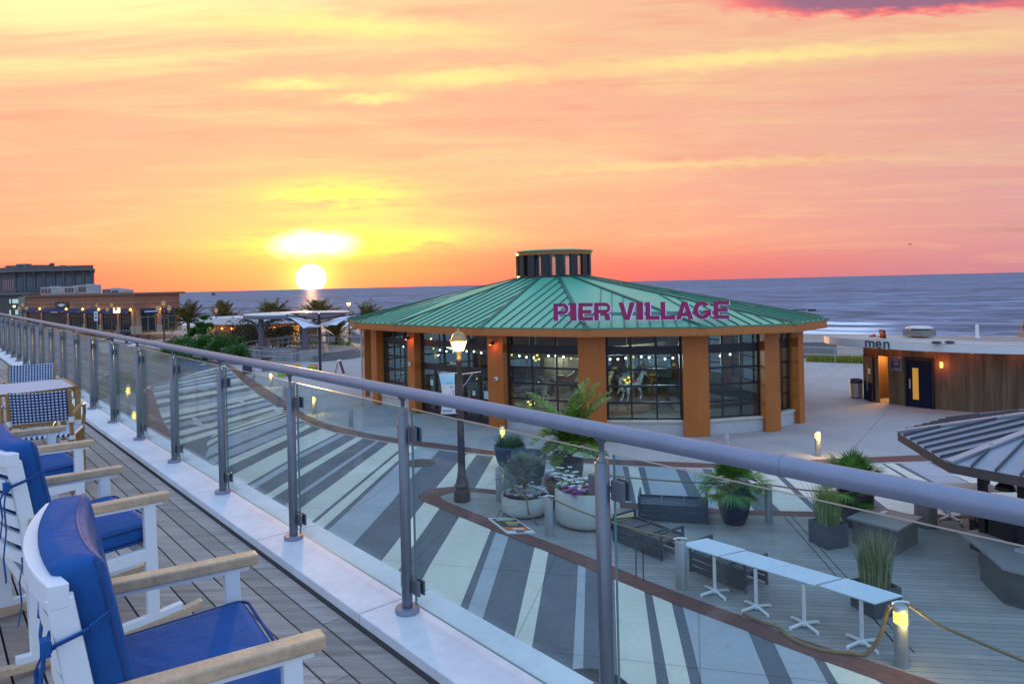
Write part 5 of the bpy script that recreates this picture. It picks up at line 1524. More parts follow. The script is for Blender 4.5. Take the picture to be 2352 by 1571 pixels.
text_mesh('banner_word', 'PIER VILLAGE', .062, .001, ink, bn_, (-.155, -.029, .065), (PI / 2, 0, 0), .0012, 'LEFT', .72)

# ------------------------------------------------------------------ restrooms (two round wood-clad pavilions)
def wood_wall(name, c, c2):
    m = bpy.data.materials.new(name); m.use_nodes = True; nt = m.node_tree; p = nt.nodes['Principled BSDF']
    tcn = nt.nodes.new('ShaderNodeTexCoord'); mp = nt.nodes.new('ShaderNodeMapping'); mp.inputs['Scale'].default_value = (3.2, 3.2, .28); nt.links.new(tcn.outputs['Object'], mp.inputs['Vector'])
    mp2 = nt.nodes.new('ShaderNodeMapping'); mp2.inputs['Scale'].default_value = (12, 12, .6); nt.links.new(tcn.outputs['Object'], mp2.inputs['Vector'])
    f = (noise(nt, mp.outputs[0], 1.0, 6.0, .65) * .6 + noise(nt, mp2.outputs[0], 1.0, 4.0, .6) * .4).sstep(.32, .68)
    cs = mixc(nt, f, c, c2)
    wr = noise(nt, tcn.outputs['Object'], 5.5, 6.0, .7).sstep(.60, .76)
    cs = mixc(nt, wr * .35, cs, (.24, .18, .13))
    nt.links.new(cs, p.inputs['Base Color']); p.inputs['Roughness'].default_value = .75; MATS[name] = m
    return m


wood_w = wood_wall('weathered_cladding', (.072, .043, .023), (.20, .125, .07))
fas_m = M('white_fascia', (.62, .60, .60), .5, var=.05, vs=.6)
rtop = M('pale_roof_membrane', (.40, .37, .34), .8, var=.12, vs=.8)
wc = thing('restroom_pavilion', 'round wood-clad restroom pavilion with white fascia reading men', 'building', (22.61, 34.54, 0))
WO = Vector((22.61, 34.54, 0)); WR = 6.40


def wang(px, py):
    p = g(px, py) - WO; return math.atan2(p.y, p.x)


a_op0, a_op1 = wang(2016, 921.5), wang(2043, 926.5)
def arcwall(a0, a1, z0, z1, nm, mat, par, r0=WR, th=.16, n=None):
    n = n or max(2, int(abs(a1 - a0) / .06)); vs = []
    for i in range(n + 1):
        a = a0 + (a1 - a0) * i / n; d = Vector((math.cos(a), math.sin(a), 0))
        for r in (r0, r0 - th):
            for z in (z0, z1): vs.append(WO + d * r + Vector((0, 0, z)))
    fs = []
    for i in range(n):
        q = i * 4; fs += [(q, q + 4, q + 5, q + 1), (q + 2, q + 3, q + 7, q + 6), (q + 1, q + 5, q + 7, q + 3), (q, q + 2, q + 6, q + 4)]
    fs += [(0, 1, 3, 2), (n * 4, n * 4 + 2, n * 4 + 3, n * 4 + 1)]
    m = MB(WO); m.add(vs, fs, False); return m.build(nm, mat, par, fix=True)


a_start = wang(1988, 917) - .10
if a_op0 < 0: a_op0 += 2 * PI
if a_op1 < 0: a_op1 += 2 * PI
if a_start < 0: a_start += 2 * PI
a_beg = wang(1986, 917)
if a_beg < 0: a_beg += 2 * PI
arcwall(a_beg, a_op0, 0, 2.62, 'wall', wood_w, wc)
arcwall(a_op1, a_op1 + 2.0, 0, 2.62, 'wall', wood_w, wc)
arcwall(a_op0 + .001, a_op1 - .001, 2.12, 2.62, 'lintel', wood_w, wc)
arcwall(a_beg + .02, a_op1 + 2.0, 0, 2.62, 'rear_wall', wood_w, wc, 4.5)
dd_ = Vector((math.cos(a_beg), math.sin(a_beg), 0))
m = MB(WO); m.frame_box(WO + dd_ * 4.34, dd_ * 1.88, Vector((-dd_.y, dd_.x, 0)) * .16, (0, 0, 2.615)); m.build('end_wall', wood_w, wc)
RC = Vector((22.85, 34.25, 0))
rb_t = [(184, 7.7), (190, 5.9), (198, 4.7), (208, 4.3), (216, 4.7), (224, 5.5), (232, 6.0), (240, 6.2), (330, 6.3)]


def r_back(a):
    for (x0, y0), (x1, y1) in zip(rb_t, rb_t[1:]):
        if a <= x1: return y0 + (y1 - y0) * (a - x0) / (x1 - x0)
    return 6.3


def crescent(z0, z1, grow, nm, mat, par):
    vs = []; n = 74; m = MB(WO)
    for i in range(n + 1):
        a = 184 + 142 * i / n; d = Vector((math.cos(R_(a)), math.sin(R_(a)), 0)); end = min(1, (a - 183) / 7) ** .5
        for r in (8.06 * 1 + grow - (1 - end) * .35, r_back(a) - grow):
            for z in (z0, z1): vs.append(RC + d * r + Vector((0, 0, z)))
    fs = []
    for i in range(n):
        q = i * 4; fs += [(q, q + 4, q + 5, q + 1), (q + 2, q + 3, q + 7, q + 6), (q + 1, q + 5, q + 7, q + 3), (q, q + 2, q + 6, q + 4)]
    fs += [(0, 1, 3, 2), (n * 4, n * 4 + 2, n * 4 + 3, n * 4 + 1)]
    m.add(vs, fs); return m.build(nm, mat, par, fix=True)


crescent(2.62, 2.632, -.02, 'soffit', M('timber_soffit', (.13, .06, .025), .6, var=.3, vs=2), wc)
crescent(2.634, 2.95, .0, 'fascia', fas_m, wc)
crescent(2.952, 2.965, -.03, 'roof', rtop, wc)
# lit lobby behind the opening
am = (a_op0 + a_op1) / 2; dm = Vector((math.cos(am), math.sin(am), 0)); sm_ = Vector((-dm.y, dm.x, 0))
m = MB(WO); q = WO + dm * (WR - 1.3); m.frame_box(q - sm_ * 1.1, sm_ * 2.2, dm * -.05, (0, 0, 2.55)); m.build('lobby_wall', M('lobby_plaster', (.72, .42, .20), .7, var=.05), wc)
m = MB(WO); m.frame_box(q + dm * .003 + sm_ * .12 + Vector((0, 0, .85)), sm_ * .14, dm * .03, (0, 0, .5)); m.build('hand_dryer', M('dark_panel', (.14, .05, .02), .5, var=0), wc)
m = MB(WO); m.frame_box(q + dm * .01 - sm_ * 1.1, sm_ * 2.2, dm * 1.28, (0, 0, .012)); m.build('lobby_floor', conc, wc)
lampl('lobby_light', (dm * (WR - .7) + Vector((0, 0, 2.2))), 150, (1.0, .50, .14), wc, .15)
# doors
def leaf(A, B, z1, nm, glass_mat_, slit, par=wc):
    d = (B - A); L = d.length; d.normalize(); n = Vector((d.y, -d.x, 0))
    m = MB(WO); x0, x1, za, zb = slit[0] * L, slit[1] * L, slit[2], slit[3]
    for (xa, xb, ya, yb) in ((0, x0, .02, z1), (x1, L, .02, z1), (x0, x1, .02, za), (x0, x1, zb, z1)): m.frame_box(A + d * xa + Vector((0, 0, ya)), d * (xb - xa), n * .05, (0, 0, yb - ya))
    o = m.build('door', nm, par)
    m = MB(WO); m.frame_box(A + d * x0 + n * .02 + Vector((0, 0, za)), d * (x1 - x0), n * .012, (0, 0, zb - za)); m.build('door_pane', glass_mat_, o)
    return o, d, n, L


navy_d = M('navy_door_paint', (.010, .014, .035), .75, var=.15, spec=.15)
A, B = WO + Vector((math.cos(wang(2092, 932)), math.sin(wang(2092, 932)), 0)) * (WR + .03), WO + Vector((math.cos(wang(2144, 938)), math.sin(wang(2144, 938)), 0)) * (WR + .03)
o, d, n, L = leaf(A, B, 2.04, navy_d, emat('lit_door_pane', (1.0, .52, .09), .48), (.20, .46, .34, 1.72))
m = MB(WO); m.box(A + d * (L * .09) + n * .08 + Vector((0, 0, 1.02)), (.05, .05, .42)); m.build('door_handle', galv, o)
m = MB(WO); m.frame_box(A + d * (L + .02) + Vector((0, 0, .0)), d * .09, n * .09, (0, 0, 2.1)); m.frame_box(A - d * .11, d * .09, n * .09, (0, 0, 2.1)); m.frame_box(A - d * .11 + Vector((0, 0, 2.102)), d * (L + .22), n * .09, (0, 0, .08)); m.build('door_frame', black_m, o)
A, B = g(1986.5, 917), g(2008, 924)
o, d, n, L = leaf(A, B, 2.06, navy_d, M('grey_pane', (.30, .22, .20), .2, var=.1), (.30, .48, .45, 1.72))
m = MB(WO); m.frame_box(A + d * L * .58 + n * .052 + Vector((0, 0, 1.28)), d * .16, n * .006, (0, 0, .24)); m.build('door_notice', bind, o)
m = MB(WO); m.frame_box(A + d * L * .62 + n * .0585 + Vector((0, 0, 1.33)), d * .08, n * .003, (0, 0, .12)); m.build('door_symbol', M('notice_blue', (.06, .24, .33), .6, var=0), o)
m = MB(WO); m.frame_box(g(2009, 924) + Vector((.03, 0, 0)), (.11, -.12, 0), (.10, .09, 0), (0, 0, 2.2)); m.build('door_post', wood_w, wc)
# framed notice
a_s = wang(2063, 929); ds = Vector((math.cos(a_s), math.sin(a_s), 0)); ss = Vector((-ds.y, ds.x, 0)); cS = WO + ds * (WR + .03) + Vector((0, 0, 1.84))
m = MB(WO); m.frame_box(cS - ss * .26 + Vector((0, 0, -.30)), ss * .52, ds * .03, (0, 0, .60)); fr_ = m.build('notice_frame', galv, wc, bevel=.02)
m = MB(WO); m.frame_box(cS - ss * .225 + ds * .0305 + Vector((0, 0, -.265)), ss * .45, ds * .004, (0, 0, .53)); m.build('notice_poster', M('poster_navy', (.03, .04, .12), .5, var=.5, vs=6), fr_)
for k, (y, h, w, cl) in enumerate(((.17, .05, .34, (.25, .28, .40)), (.0, .14, .2, (.30, .12, .14)), (-.2, .04, .3, (.28, .30, .42)))):
    m = MB(WO); m.frame_box(cS - ss * (w / 2 - .03 * k) + ds * .035 + Vector((0, 0, y - h / 2)), ss * w, ds * .003, (0, 0, h)); m.build('notice_print', M('print_%s' % 'abc'[k], cl, .6, var=.2), fr_)
# wall lamps, soffit spots
for px, py, z, pw in ((2166, 941, 1.93, 12),):
    a = wang(px, py); d_ = Vector((math.cos(a), math.sin(a), 0)); c = WO + d_ * (WR + .09) + Vector((0, 0, z))
    m = MB(WO); m.lathe([(.03, -.13), (.06, -.10), (.06, .10), (.03, .13)], c, 12); m.build('wall_lamp', bulb_o, wc)
    lampl('wall_lamp_glow', c + d_ * .22 - WO, pw, (1.0, .19, .04), wc, .08)
for px, py in ((2008, 921), (2062, 929), (2142, 938), (2235, 946), (2340, 951), (2440, 950)):
    a = wang(px, py); d_ = Vector((math.cos(a), math.sin(a), 0)); c = WO + d_ * (WR + .75) + Vector((0, 0, 2.56))
    m = MB(WO); m.tube([c + Vector((0, 0, .05)), c + d_ * -.07 + Vector((0, 0, -.05))], .035, 8); m.build('soffit_spot', bind, wc)
    lampl('spot_glow', c - d_ * .28 + Vector((0, 0, -.10)) - WO, 5.0, (1.0, .28, .08), wc, .06)
lampl('spot_glow', WO * 0 + (g(1998, 919) + Vector((.1, .2, 2.35)) - WO), 1.5, (1.0, .45, .12), wc, .05)
# men letters on the fascia (curved: each letter on its own bearing)
ltm = M('dark_letter', (.05, .055, .075), .5, var=0)
for ch, px in (('m', 1997.5), ('e', 2017.5), ('n', 2036)):
    p = at(px, 790, 29.6); v = p - RC; v.z = 0; a = math.atan2(v.y, v.x); d_ = Vector((math.cos(a), math.sin(a), 0))
    # intersect the sight line with the fascia cylinder
    lo, hi = 20.0, 33.0
    for _ in range(40):
        md = (lo + hi) / 2; q = at(px, 790, md) - RC; q.z = 0
        if q.length > 8.085: lo = md
        else: hi = md
    q = at(px, 790, lo); v = q - RC; v.z = 0; a = math.atan2(v.y, v.x)
    text_mesh('letter', ch, .66, .012, ltm, wc, (q.x - WO.x, q.y - WO.y, 2.655), (PI / 2, 0, a + PI / 2), .002, 'CENTER', 1.0)
# things on its roof
c = at(2112, 772, 31.6); t = thing('roof_hatch', 'square roof vent with a round white cap on the restroom roof', 'roof vent', (c.x, c.y, 3.03), .5)
m = MB(); m.box((0, 0, .14), (.95, .95, .28)); m.build('curb', M('taupe_curb', (.24, .21, .19), .7, var=.1), t); m = MB(); m.lathe([(.40, .281), (.40, .34)], (0, 0, 0), 20); m.build('neck', char_m, t)
m = MB(); m.lathe([(.55, .342), (.56, .38), (.40, .43), (0, .45)], (0, 0, 0), 24); m.build('cap', fas_m, t)
c = at(2245, 788, 29.5); t = thing('roof_pipe', 'thin white vent pipe standing on the restroom roof', 'vent pipe', (c.x, c.y, 3.02))
m = MB(); m.lathe([(.10, 0), (.09, .12), (.065, .14), (.06, .58), (.03, .62)], (0, 0, 0), 12); m.build('pipe', fas_m, t)
m = MB(); m.lathe([(.12, 0), (.12, .04)], (0, 0, 0), 12); m.build('collar', galv, t)
for px, lb in ((2151, 'left flat black drain dome at the restroom roof edge'), (2181, 'right flat black drain dome at the restroom roof edge')):
    c = at(px, 786, 28.3); m = MB(Vector((c.x, c.y, 3.0))); m.lathe([(.19, 0), (.18, .05), (.12, .08), (0, .085)], (c.x, c.y, 3.0), 16); o = m.build('roof_drain', black_m); tag(o, lb, 'drain', 'flat drains on the restroom roof')
c = at(2352, 780, 29.6); t = thing('roof_vent', 'rusty capped vent at the right edge of the restroom roof', 'roof vent', (c.x + .1, c.y, 3.03)); m = MB(); m.box((0, 0, .12), (.4, .4, .24)); m.build('curb', M('taupe_curb2', (.24, .21, .19), .7, var=.1), t)
m = MB(); m.lathe([(.13, .245), (.13, .45), (.18, .47), (.16, .60), (0, .62)], (0, 0, 0), 14); m.build('cap', M('rusty_cap', (.35, .16, .12), .6, var=.3), t)


def cone(name, label, c, rot=None, s=1.0):
    t = thing(name, label, 'traffic cone', c)
    if rot: t.rotation_euler = rot
    om = M('cone_orange', (.62, .06, .012), .5, var=.12)
    m = MB(); m.lathe([(.15 * s, .03 * s), (.105 * s, .24 * s)], (0, 0, 0), 18, cap=False); m.lathe([(.075 * s, .40 * s), (.03 * s, .68 * s), (0, .69 * s)], (0, 0, 0), 18, cap=False); m.build('body', om, t)
    m = MB(); m.lathe([(.105 * s, .24 * s), (.075 * s, .40 * s)], (0, 0, 0), 18, cap=False); m.build('reflective_band', bind, t)
    m = MB(); m.box((0, 0, .0145 * s), (.38 * s, .38 * s, .029 * s)); m.build('foot', black_m if rot else om, t, bevel=.01)
    return t


c = at(2020, 764, 31.0); cone('traffic_cone', 'orange traffic cone lying on its side on the restroom roof', (c.x + .15, c.y, 3.20), (0, R_(-97), R_(10)))
cone('traffic_cone', 'orange traffic cone standing on the striped paving, seen through the glass', g(341, 902))
# bin by the door
c = g(1967, 913); t = thing('waste_bin', 'round steel waste bin with dark rim beside the open restroom door', 'bin', c)
m = MB(); m.lathe([(.27, .04), (.285, .70)], (0, 0, 0), 28); m.build('body', M('brushed_bin', (.40, .37, .34), .38, .6, var=.15, vs=9), t); m = MB(); m.lathe([(.29, .702), (.30, .86), (.28, .89), (.2, .90)], (0, 0, 0), 28, cap=False); m.build('rim', char_m, t)
m = MB(); m.lathe([(.26, 0), (.26, .038)], (0, 0, 0), 24); m.build('base', black_m, t)

# ------------------------------------------------------------------ kiosk with grey seamed roof
kc = Vector((12.0, 14.3, 0)); kk = thing('bar_kiosk', 'octagonal bar kiosk with grey standing seam roof and black posts', 'kiosk', kc)
KR = 3.66; ka = [math.atan2(16.3 - 14.3, 8.95 - 12.0) + i * PI / 4 for i in range(8)]
KV = [kc + Vector((math.cos(a), math.sin(a), 0)) * KR for a in ka]; apex = kc + Vector((0, 0, 3.05)); KZ = 2.12
kroof = M('grey_seamed_metal', (.28, .31, .35), .42, .35, var=.12, vs=1.2); kseam = M('grey_seam', (.085, .095, .12), .45, .4, var=.1); kfas = M('brown_grey_fascia', (.075, .062, .06), .55, var=.15)
m = MB(kc)
for i in range(8):
    a, b = KV[i] + Vector((0, 0, KZ)), KV[(i + 1) % 8] + Vector((0, 0, KZ)); m.add([a, b, apex], [(0, 1, 2)])
kr_o = m.build('roof', kroof, kk, fix=True)
for i in range(8):
    a, b = KV[i] + Vector((0, 0, KZ)), KV[(i + 1) % 8] + Vector((0, 0, KZ)); d = b - a; L = d.length; d.normalize(); inn = ((apex - (a + b) / 2)); nrm = d.cross(inn).normalized()
    m = MB(kc); ns = 7
    for k in range(1, ns):
        p = a + d * L * k / ns; t0 = 1 - abs(2 * k / ns - 1); e = p + inn * (t0 * .985)
        m.bar(p + nrm * .03, e + nrm * .03, .022, .055, nrm)
    m.build('roof_seams', kseam, kr_o)
    m = MB(kc); m.bar(a + Vector((0, 0, .03)), apex + Vector((0, 0, .03)), .17, .05); m.build('hip_cap', M('hip_grey', (.33, .35, .40), .4, .35, var=.1), kr_o)
    n = Vector((d.y, -d.x, 0)); n = n if n.dot(a - kc) > 0 else -n
    m = MB(kc); m.frame_box(a + Vector((0, 0, -.185)) + n * .0, d * L, n * -.04, (0, 0, .18)); m.build('fascia', kfas, kr_o)
m = MB(kc); m.prism([(kc + (v - kc) * .985)[:2] for v in KV], KZ - .19, KZ - .16); m.build('soffit', M('kiosk_soffit', (.06, .05, .048), .7, var=.1), kk)
cp_ = [at(2258, 1160, 13.85), at(2350, 1160, 13.0)]
for p in cp_ + [kc + (Vector((math.cos(a), math.sin(a), 0)) * 2.75) for a in ka[3:8]]:
    m = MB(kc); m.box((p.x, p.y, .965), (.13, .13, 1.93), .4); m.build('post', black_m, kk)
ct = [g(2203, 1222, .66), g(2245, 1253, .66), g(2303, 1303, .66), g(2365, 1319, .66), g(2480, 1330, .66), g(2560, 1285, .66), g(2420, 1240, .66), g(2331, 1247, .66), g(2303, 1233.5, .66), g(2346, 1229, .66), g(2300, 1213, .66), g(2262, 1212, .66)]
m = MB(kc); m.prism([q[:2] for q in ct], .615, .66); m.build('counter_top', M('kiosk_counter', (.25, .245, .25), .42, var=.1, vs=2), kk)
cb = [ct[1] + Vector((.05, .02, 0)), ct[2] + Vector((.03, .05, 0)), ct[3] + Vector((0, .07, 0)), ct[4] + Vector((0, .08, 0)), ct[4] + Vector((.1, .5, 0)), ct[3] + Vector((.1, .40, 0)), ct[2] + Vector((.3, .3, 0)), ct[1] + Vector((.35, .25, 0))]
m = MB(kc); m.prism([q[:2] for q in cb], 0, .612); m.build('counter_front', M('kiosk_panel', (.055, .058, .062), .5, var=.2, vs=2), kk)
m = MB(kc); q = at(2375, 1225, 12.7); m.box((q.x + .35, q.y, .40), (1.0, .7, .6), .3); m.build('appliance', M('pale_appliance', (.42, .46, .52), .4, var=.1), kk)
m = MB(kc); q = at(2325, 1200, 13.6); m.box((q.x + .1, q.y, .55), (.9, .5, 1.0), .3); m.build('back_cabinet', black_m, kk)
pl = at(2309, 1118, 13.3); t = thing('pendant_lamp', 'black dome pendant lamp hanging under the kiosk roof', 'lamp', (pl.x, pl.y, KZ - .19))
m = MB(); m.lathe([(.028, -.01), (.03, -.10), (.045, -.12)], (0, 0, 0), 10); m.build('stem', black_m, t); m = MB(); m.lathe([(.045, -.12), (.10, -.15), (.155, -.21), (.172, -.27), (.165, -.27), (.145, -.21), (.04, -.14)], (0, 0, 0), 24, cap=False); m.build('shade', black_m, t)
bx_ = at(2290, 1165, 14.6); t = thing('flower_trough', 'dark trough of red and pink flowers behind the kiosk post', 'planter', (bx_.x + .35, bx_.y, 0), .1)
m = MB(); m.box((0, 0, .32), (1.7, .4, .64)); m.build('trough', black_m, t); m = MB(); leafcloud(m, (0, 0, .68), (.8, .2, .12), 200, .05, rn); m.build('leaves', leaf_h, t)
m = MB(); flowers(m, (-.4, -.02, .66), .45, 24, .07, rn, .16); flowers(m, (.4, 0, .66), .45, 24, .07, rn, .16); m.build('flowers', M('red_petals', (.45, .03, .06), .6, var=.3, vs=20), t)
# ================================================================== SEA, BEACH
sea_m = bpy.data.materials.new('sea_water'); sea_m.use_nodes = True; nt = sea_m.node_tree; p = nt.nodes['Principled BSDF']
geo = nt.nodes.new('ShaderNodeNewGeometry'); mp = nt.nodes.new('ShaderNodeMapping'); mp.inputs['Rotation'].default_value = (0, 0, -R_(150))
nt.links.new(geo.outputs['Position'], mp.inputs['Vector'])
s_ = nt.nodes.new('ShaderNodeSeparateXYZ'); nt.links.new(mp.outputs[0], s_.inputs[0]); al, ac = X(nt, s_.outputs[0]), X(nt, s_.outputs[1]) * -1.0
w1 = noise(nt, combine(nt, al * .03, ac * .062), 1.0, 5.0, .6, .3); w2 = noise(nt, combine(nt, al * .13, ac * .25), 1.0, 5.0, .65, .2); w3 = noise(nt, combine(nt, al * .9, ac * 2.0), 1.0, 3.0, .6)
w0 = noise(nt, combine(nt, al * .003, ac * .012), 1.0, 4.0, .6, .3)
h_ = w1 * 2.6 + w2 * .9 + w3 * .16
nt.nodes.remove(p)
bn = nt.nodes.new('ShaderNodeBump'); bn.inputs['Strength'].default_value = 1.0; bn.inputs['Distance'].default_value = 1.0
nt.links.new(h_.s, bn.inputs['Height'])
swell = (w1 * .55 + w2 * .45 + w0 * .25).sstep(.54, .72)  # wave relief shading put into the water colour: crests lighter, troughs darker
cwat = mixc(nt, swell, (.016, .042, .098), (.15, .22, .34))
band_ = ac + (noise(nt, combine(nt, al * .035, 3.0), 1.0, 3.0, .6) - .5) * 16.0
f_n = noise(nt, combine(nt, al * .20, ac * .42), 1.0, 7.0, .7, .8)
f1 = (1.0 - (band_ - 122.0).abs().sstep(2.0, 6.0)) + (1.0 - (band_ - 133.0).abs().sstep(1.5, 5.5)) + (1.0 - (band_ - 148.0).abs().sstep(2.0, 6.0)) * .8
foam = (f1._op('MINIMUM', 1.0) * .55 + f_n * 1.0 - .42).sstep(.16, .36) * f1._op('MINIMUM', 1.0).sstep(.02, .4)
foam = foam * (al.sstep(1.0, 9.0) * .97 + .03)
thin = (1.0 - (band_ - 118.5).abs().sstep(.6, 1.6)) * f_n.sstep(.48, .60)
f2 = (1.0 - (band_ - 158.0).abs().sstep(.8, 3.0)) * f_n.sstep(.54, .66) * .7
caps = w2.sstep(.70, .78) * w1.sstep(.5, .6) * .3
fo_ = (foam + thin + f2 + caps)._op('MINIMUM', 1.0)
df = nt.nodes.new('ShaderNodeBsdfDiffuse'); nt.links.new(mixc(nt, fo_, cwat, (.74, .78, .82)), df.inputs[0]); nt.links.new(bn.outputs[0], df.inputs[2])
gs = nt.nodes.new('ShaderNodeBsdfGlossy'); gs.inputs['Roughness'].default_value = .46; nt.links.new(bn.outputs[0], gs.inputs['Normal'])
mxs = nt.nodes.new('ShaderNodeMixShader'); nt.links.new(((1.0 - fo_) * .16).s, mxs.inputs[0]); nt.links.new(df.outputs[0], mxs.inputs[1]); nt.links.new(gs.outputs[0], mxs.inputs[2])
nt.links.new(mxs.outputs[0], nt.nodes['Material Output'].inputs[0])

ZSEA = -3.2
m = MB(); m.sheet([CP(-40000, 116, 0), CP(40000, 116, 0), CP(40000, 52000, 0), CP(-40000, 52000, 0)], ZSEA); m.build('sea', sea_m, kind='structure')
sand_m = paving('beach_sand', (.235, .225, .205), .12, vs=.12)
m = MB(); prev = None
for n_, z_ in ((51.45, -.55), (60, -.9), (85, -1.9), (105, -2.7), (118, -3.15), (128, -3.5)):
    cur = [CP(-500, n_, z_), CP(500, n_, z_)]
    if prev: m.add([prev[1], prev[0], cur[0], cur[1]], [(0, 1, 2, 3)])
    prev = cur
m.build('beach', sand_m, kind='structure', fix=True)
m = MB(); m.add([CP(-500, 113.5, -3.04), CP(500, 113.5, -3.04), CP(500, 119.5, -3.19), CP(-500, 119.5, -3.19)], [(0, 1, 2, 3)]); m.build('wet_sand', paving('wet_beach_sand', (.14, .135, .14), .1, vs=.2, rough=.35), kind='structure', fix=True)
# dune grass beyond the paving edge
dg_m = M('dune_grass_green', (.27, .29, .03), .7, var=.35, vs=2, isl=.4)
q = random.Random(9); m = MB()
sA = [g(x, 843).dot(COAST_E) for x in (1840, 2010)]; sB = [g(x, 788).dot(COAST_E) for x in (690, 850)]
for i in range(5600):
    s_v = q.uniform(-95, 75) if i % 8 == 0 else (q.uniform(*sorted(sA)) if i % 2 else q.uniform(*sorted(sB))); n_v = 51.55 + q.random() * 1.6; c = CP(s_v, n_v, -.45); hh = q.uniform(.55, 1.05); d = Vector((q.uniform(-1, 1), q.uniform(-1, 1), 0)) * .2; w_ = Vector((q.uniform(-1, 1), q.uniform(-1, 1), 0)).normalized() * .05
    m.add([c - w_, c + w_, c + d + Vector((0, 0, hh))], [(0, 1, 2)])
o = m.build('dune_grass', dg_m); o['kind'] = 'stuff'; o['label'] = 'strip of yellow green grass along the boardwalk edge'; o['category'] = 'grass'
# boardwalk railing
rl = thing('boardwalk_railing', 'pale metal two-rail railing along the seaward edge of the boardwalk', 'railing', CP(0, 51.2, 0)); rl0 = CP(0, 51.2, 0)
for z in (1.02, .55):
    m = MB(rl0); m.tube([CP(-110 + i * 10, 51.2, z) for i in range(20)], .03, 6); m.build('rail', galv, rl)
for i in range(76):
    m = MB(rl0); m.box(CP(-108 + i * 2.45, 51.2, .50), (.06, .06, 1.0), R_(150)); m.build('railing_post', galv, rl)
# low hut on the sand
c = g(1873, 812); hb = at(1868, 812, 60); t = thing('beach_hut', 'low grey storage hut half hidden behind the hall on the sand', 'hut', (hb.x, hb.y, -1.0), R_(-10))
m = MB(); m.box((0, 0, .6), (3.4, 1.6, 1.2)); m.build('wall', M('hut_grey', (.22, .22, .215), .8, var=.15), t); m = MB(); m.box((0, 0, 1.26), (3.6, 1.8, .10)); m.build('roof', M('hut_roof', (.30, .30, .29), .8, var=.1), t)
# a boat on the horizon
c = at(491, 664, 1500); bt2 = thing('boat', 'tiny dark boat on the horizon left of the sun', 'boat', (c.x, c.y, ZSEA)); m = MB(); m.extr([(-4.5, 1.2), (4.2, 1.2), (5.6, 3.2), (-5.0, 2.8)], (0, -1.5, -.4), (1, 0, 0), (0, 0, 1), (0, 3, 0)); m.build('hull', black_m, bt2, fix=True); m = MB(); m.box((-1, 0, 4.2), (4, 2.2, 3.4)); m.build('cabin', black_m, bt2)
c = at(1838, 712, 46); c.z = 0; t = thing('floodlight_mast', 'dark floodlight arm poking out beyond the right tip of the green roof', 'street light', c); zf = at(1838, 712, 46).z
m = MB(); m.lathe([(.10, 0), (.06, zf)], (-.9, .4, 0), 10); m.build('mast', black_m, t); m = MB(); m.tube([(-.9, .4, zf - .02), (.2, 0, zf + .02), (.75, -.1, zf + .01)], .04, 6); m.build('arm', black_m, t); m = MB(); m.box((.70, -.1, zf - .02), (.55, .22, .12)); m.build('lamp_head', black_m, t, bevel=.03)
c = at(228, 782, 46); c.z = 0; t = thing('boom_arm', 'long dark boom arm sloping up to a boxy head behind the handrail', 'barrier', c); P_ = [at(x, y, 46) - c for x, y in ((212, 787), (250, 779), (285, 770), (299, 766))]
m = MB(); m.tube(P_, [.05, .06, .07, .06], 8); m.build('arm', black_m, t); m = MB(); m.box(P_[2] + Vector((.1, 0, .22)), (.62, .3, .22), .1); m.build('head', char_m, t, bevel=.05); m = MB(); m.lathe([(.09, 0), (.08, P_[0].z + .1)], (P_[0].x, P_[0].y, 0), 8); m.build('post', black_m, t); m = MB(); m.tube([P_[3], P_[3] + Vector((.22, 0, -.25))], .05, 6); m.build('hook', black_m, t)
# a bird
bd = at(2091, 562, 90); t = thing('gull', 'tiny dark gull in flight at the upper right above the sea', 'bird', bd)
bm_ = MB(); bm_.tube([(-.22, 0, 0), (-.05, 0, .02), (.12, 0, .03), (.22, 0, .04)], [.01, .05, .045, .015], 8); bm_.add([(-.05, .02, .03), (.08, .02, .03), (.02, .30, .14), (-.05, .52, .06)], [(0, 1, 2, 3)]); bm_.add([(-.05, -.02, .03), (.08, -.02, .03), (.02, -.30, .14), (-.05, -.52, .06)], [(3, 2, 1, 0)]); bm_.build('body', black_m, t)

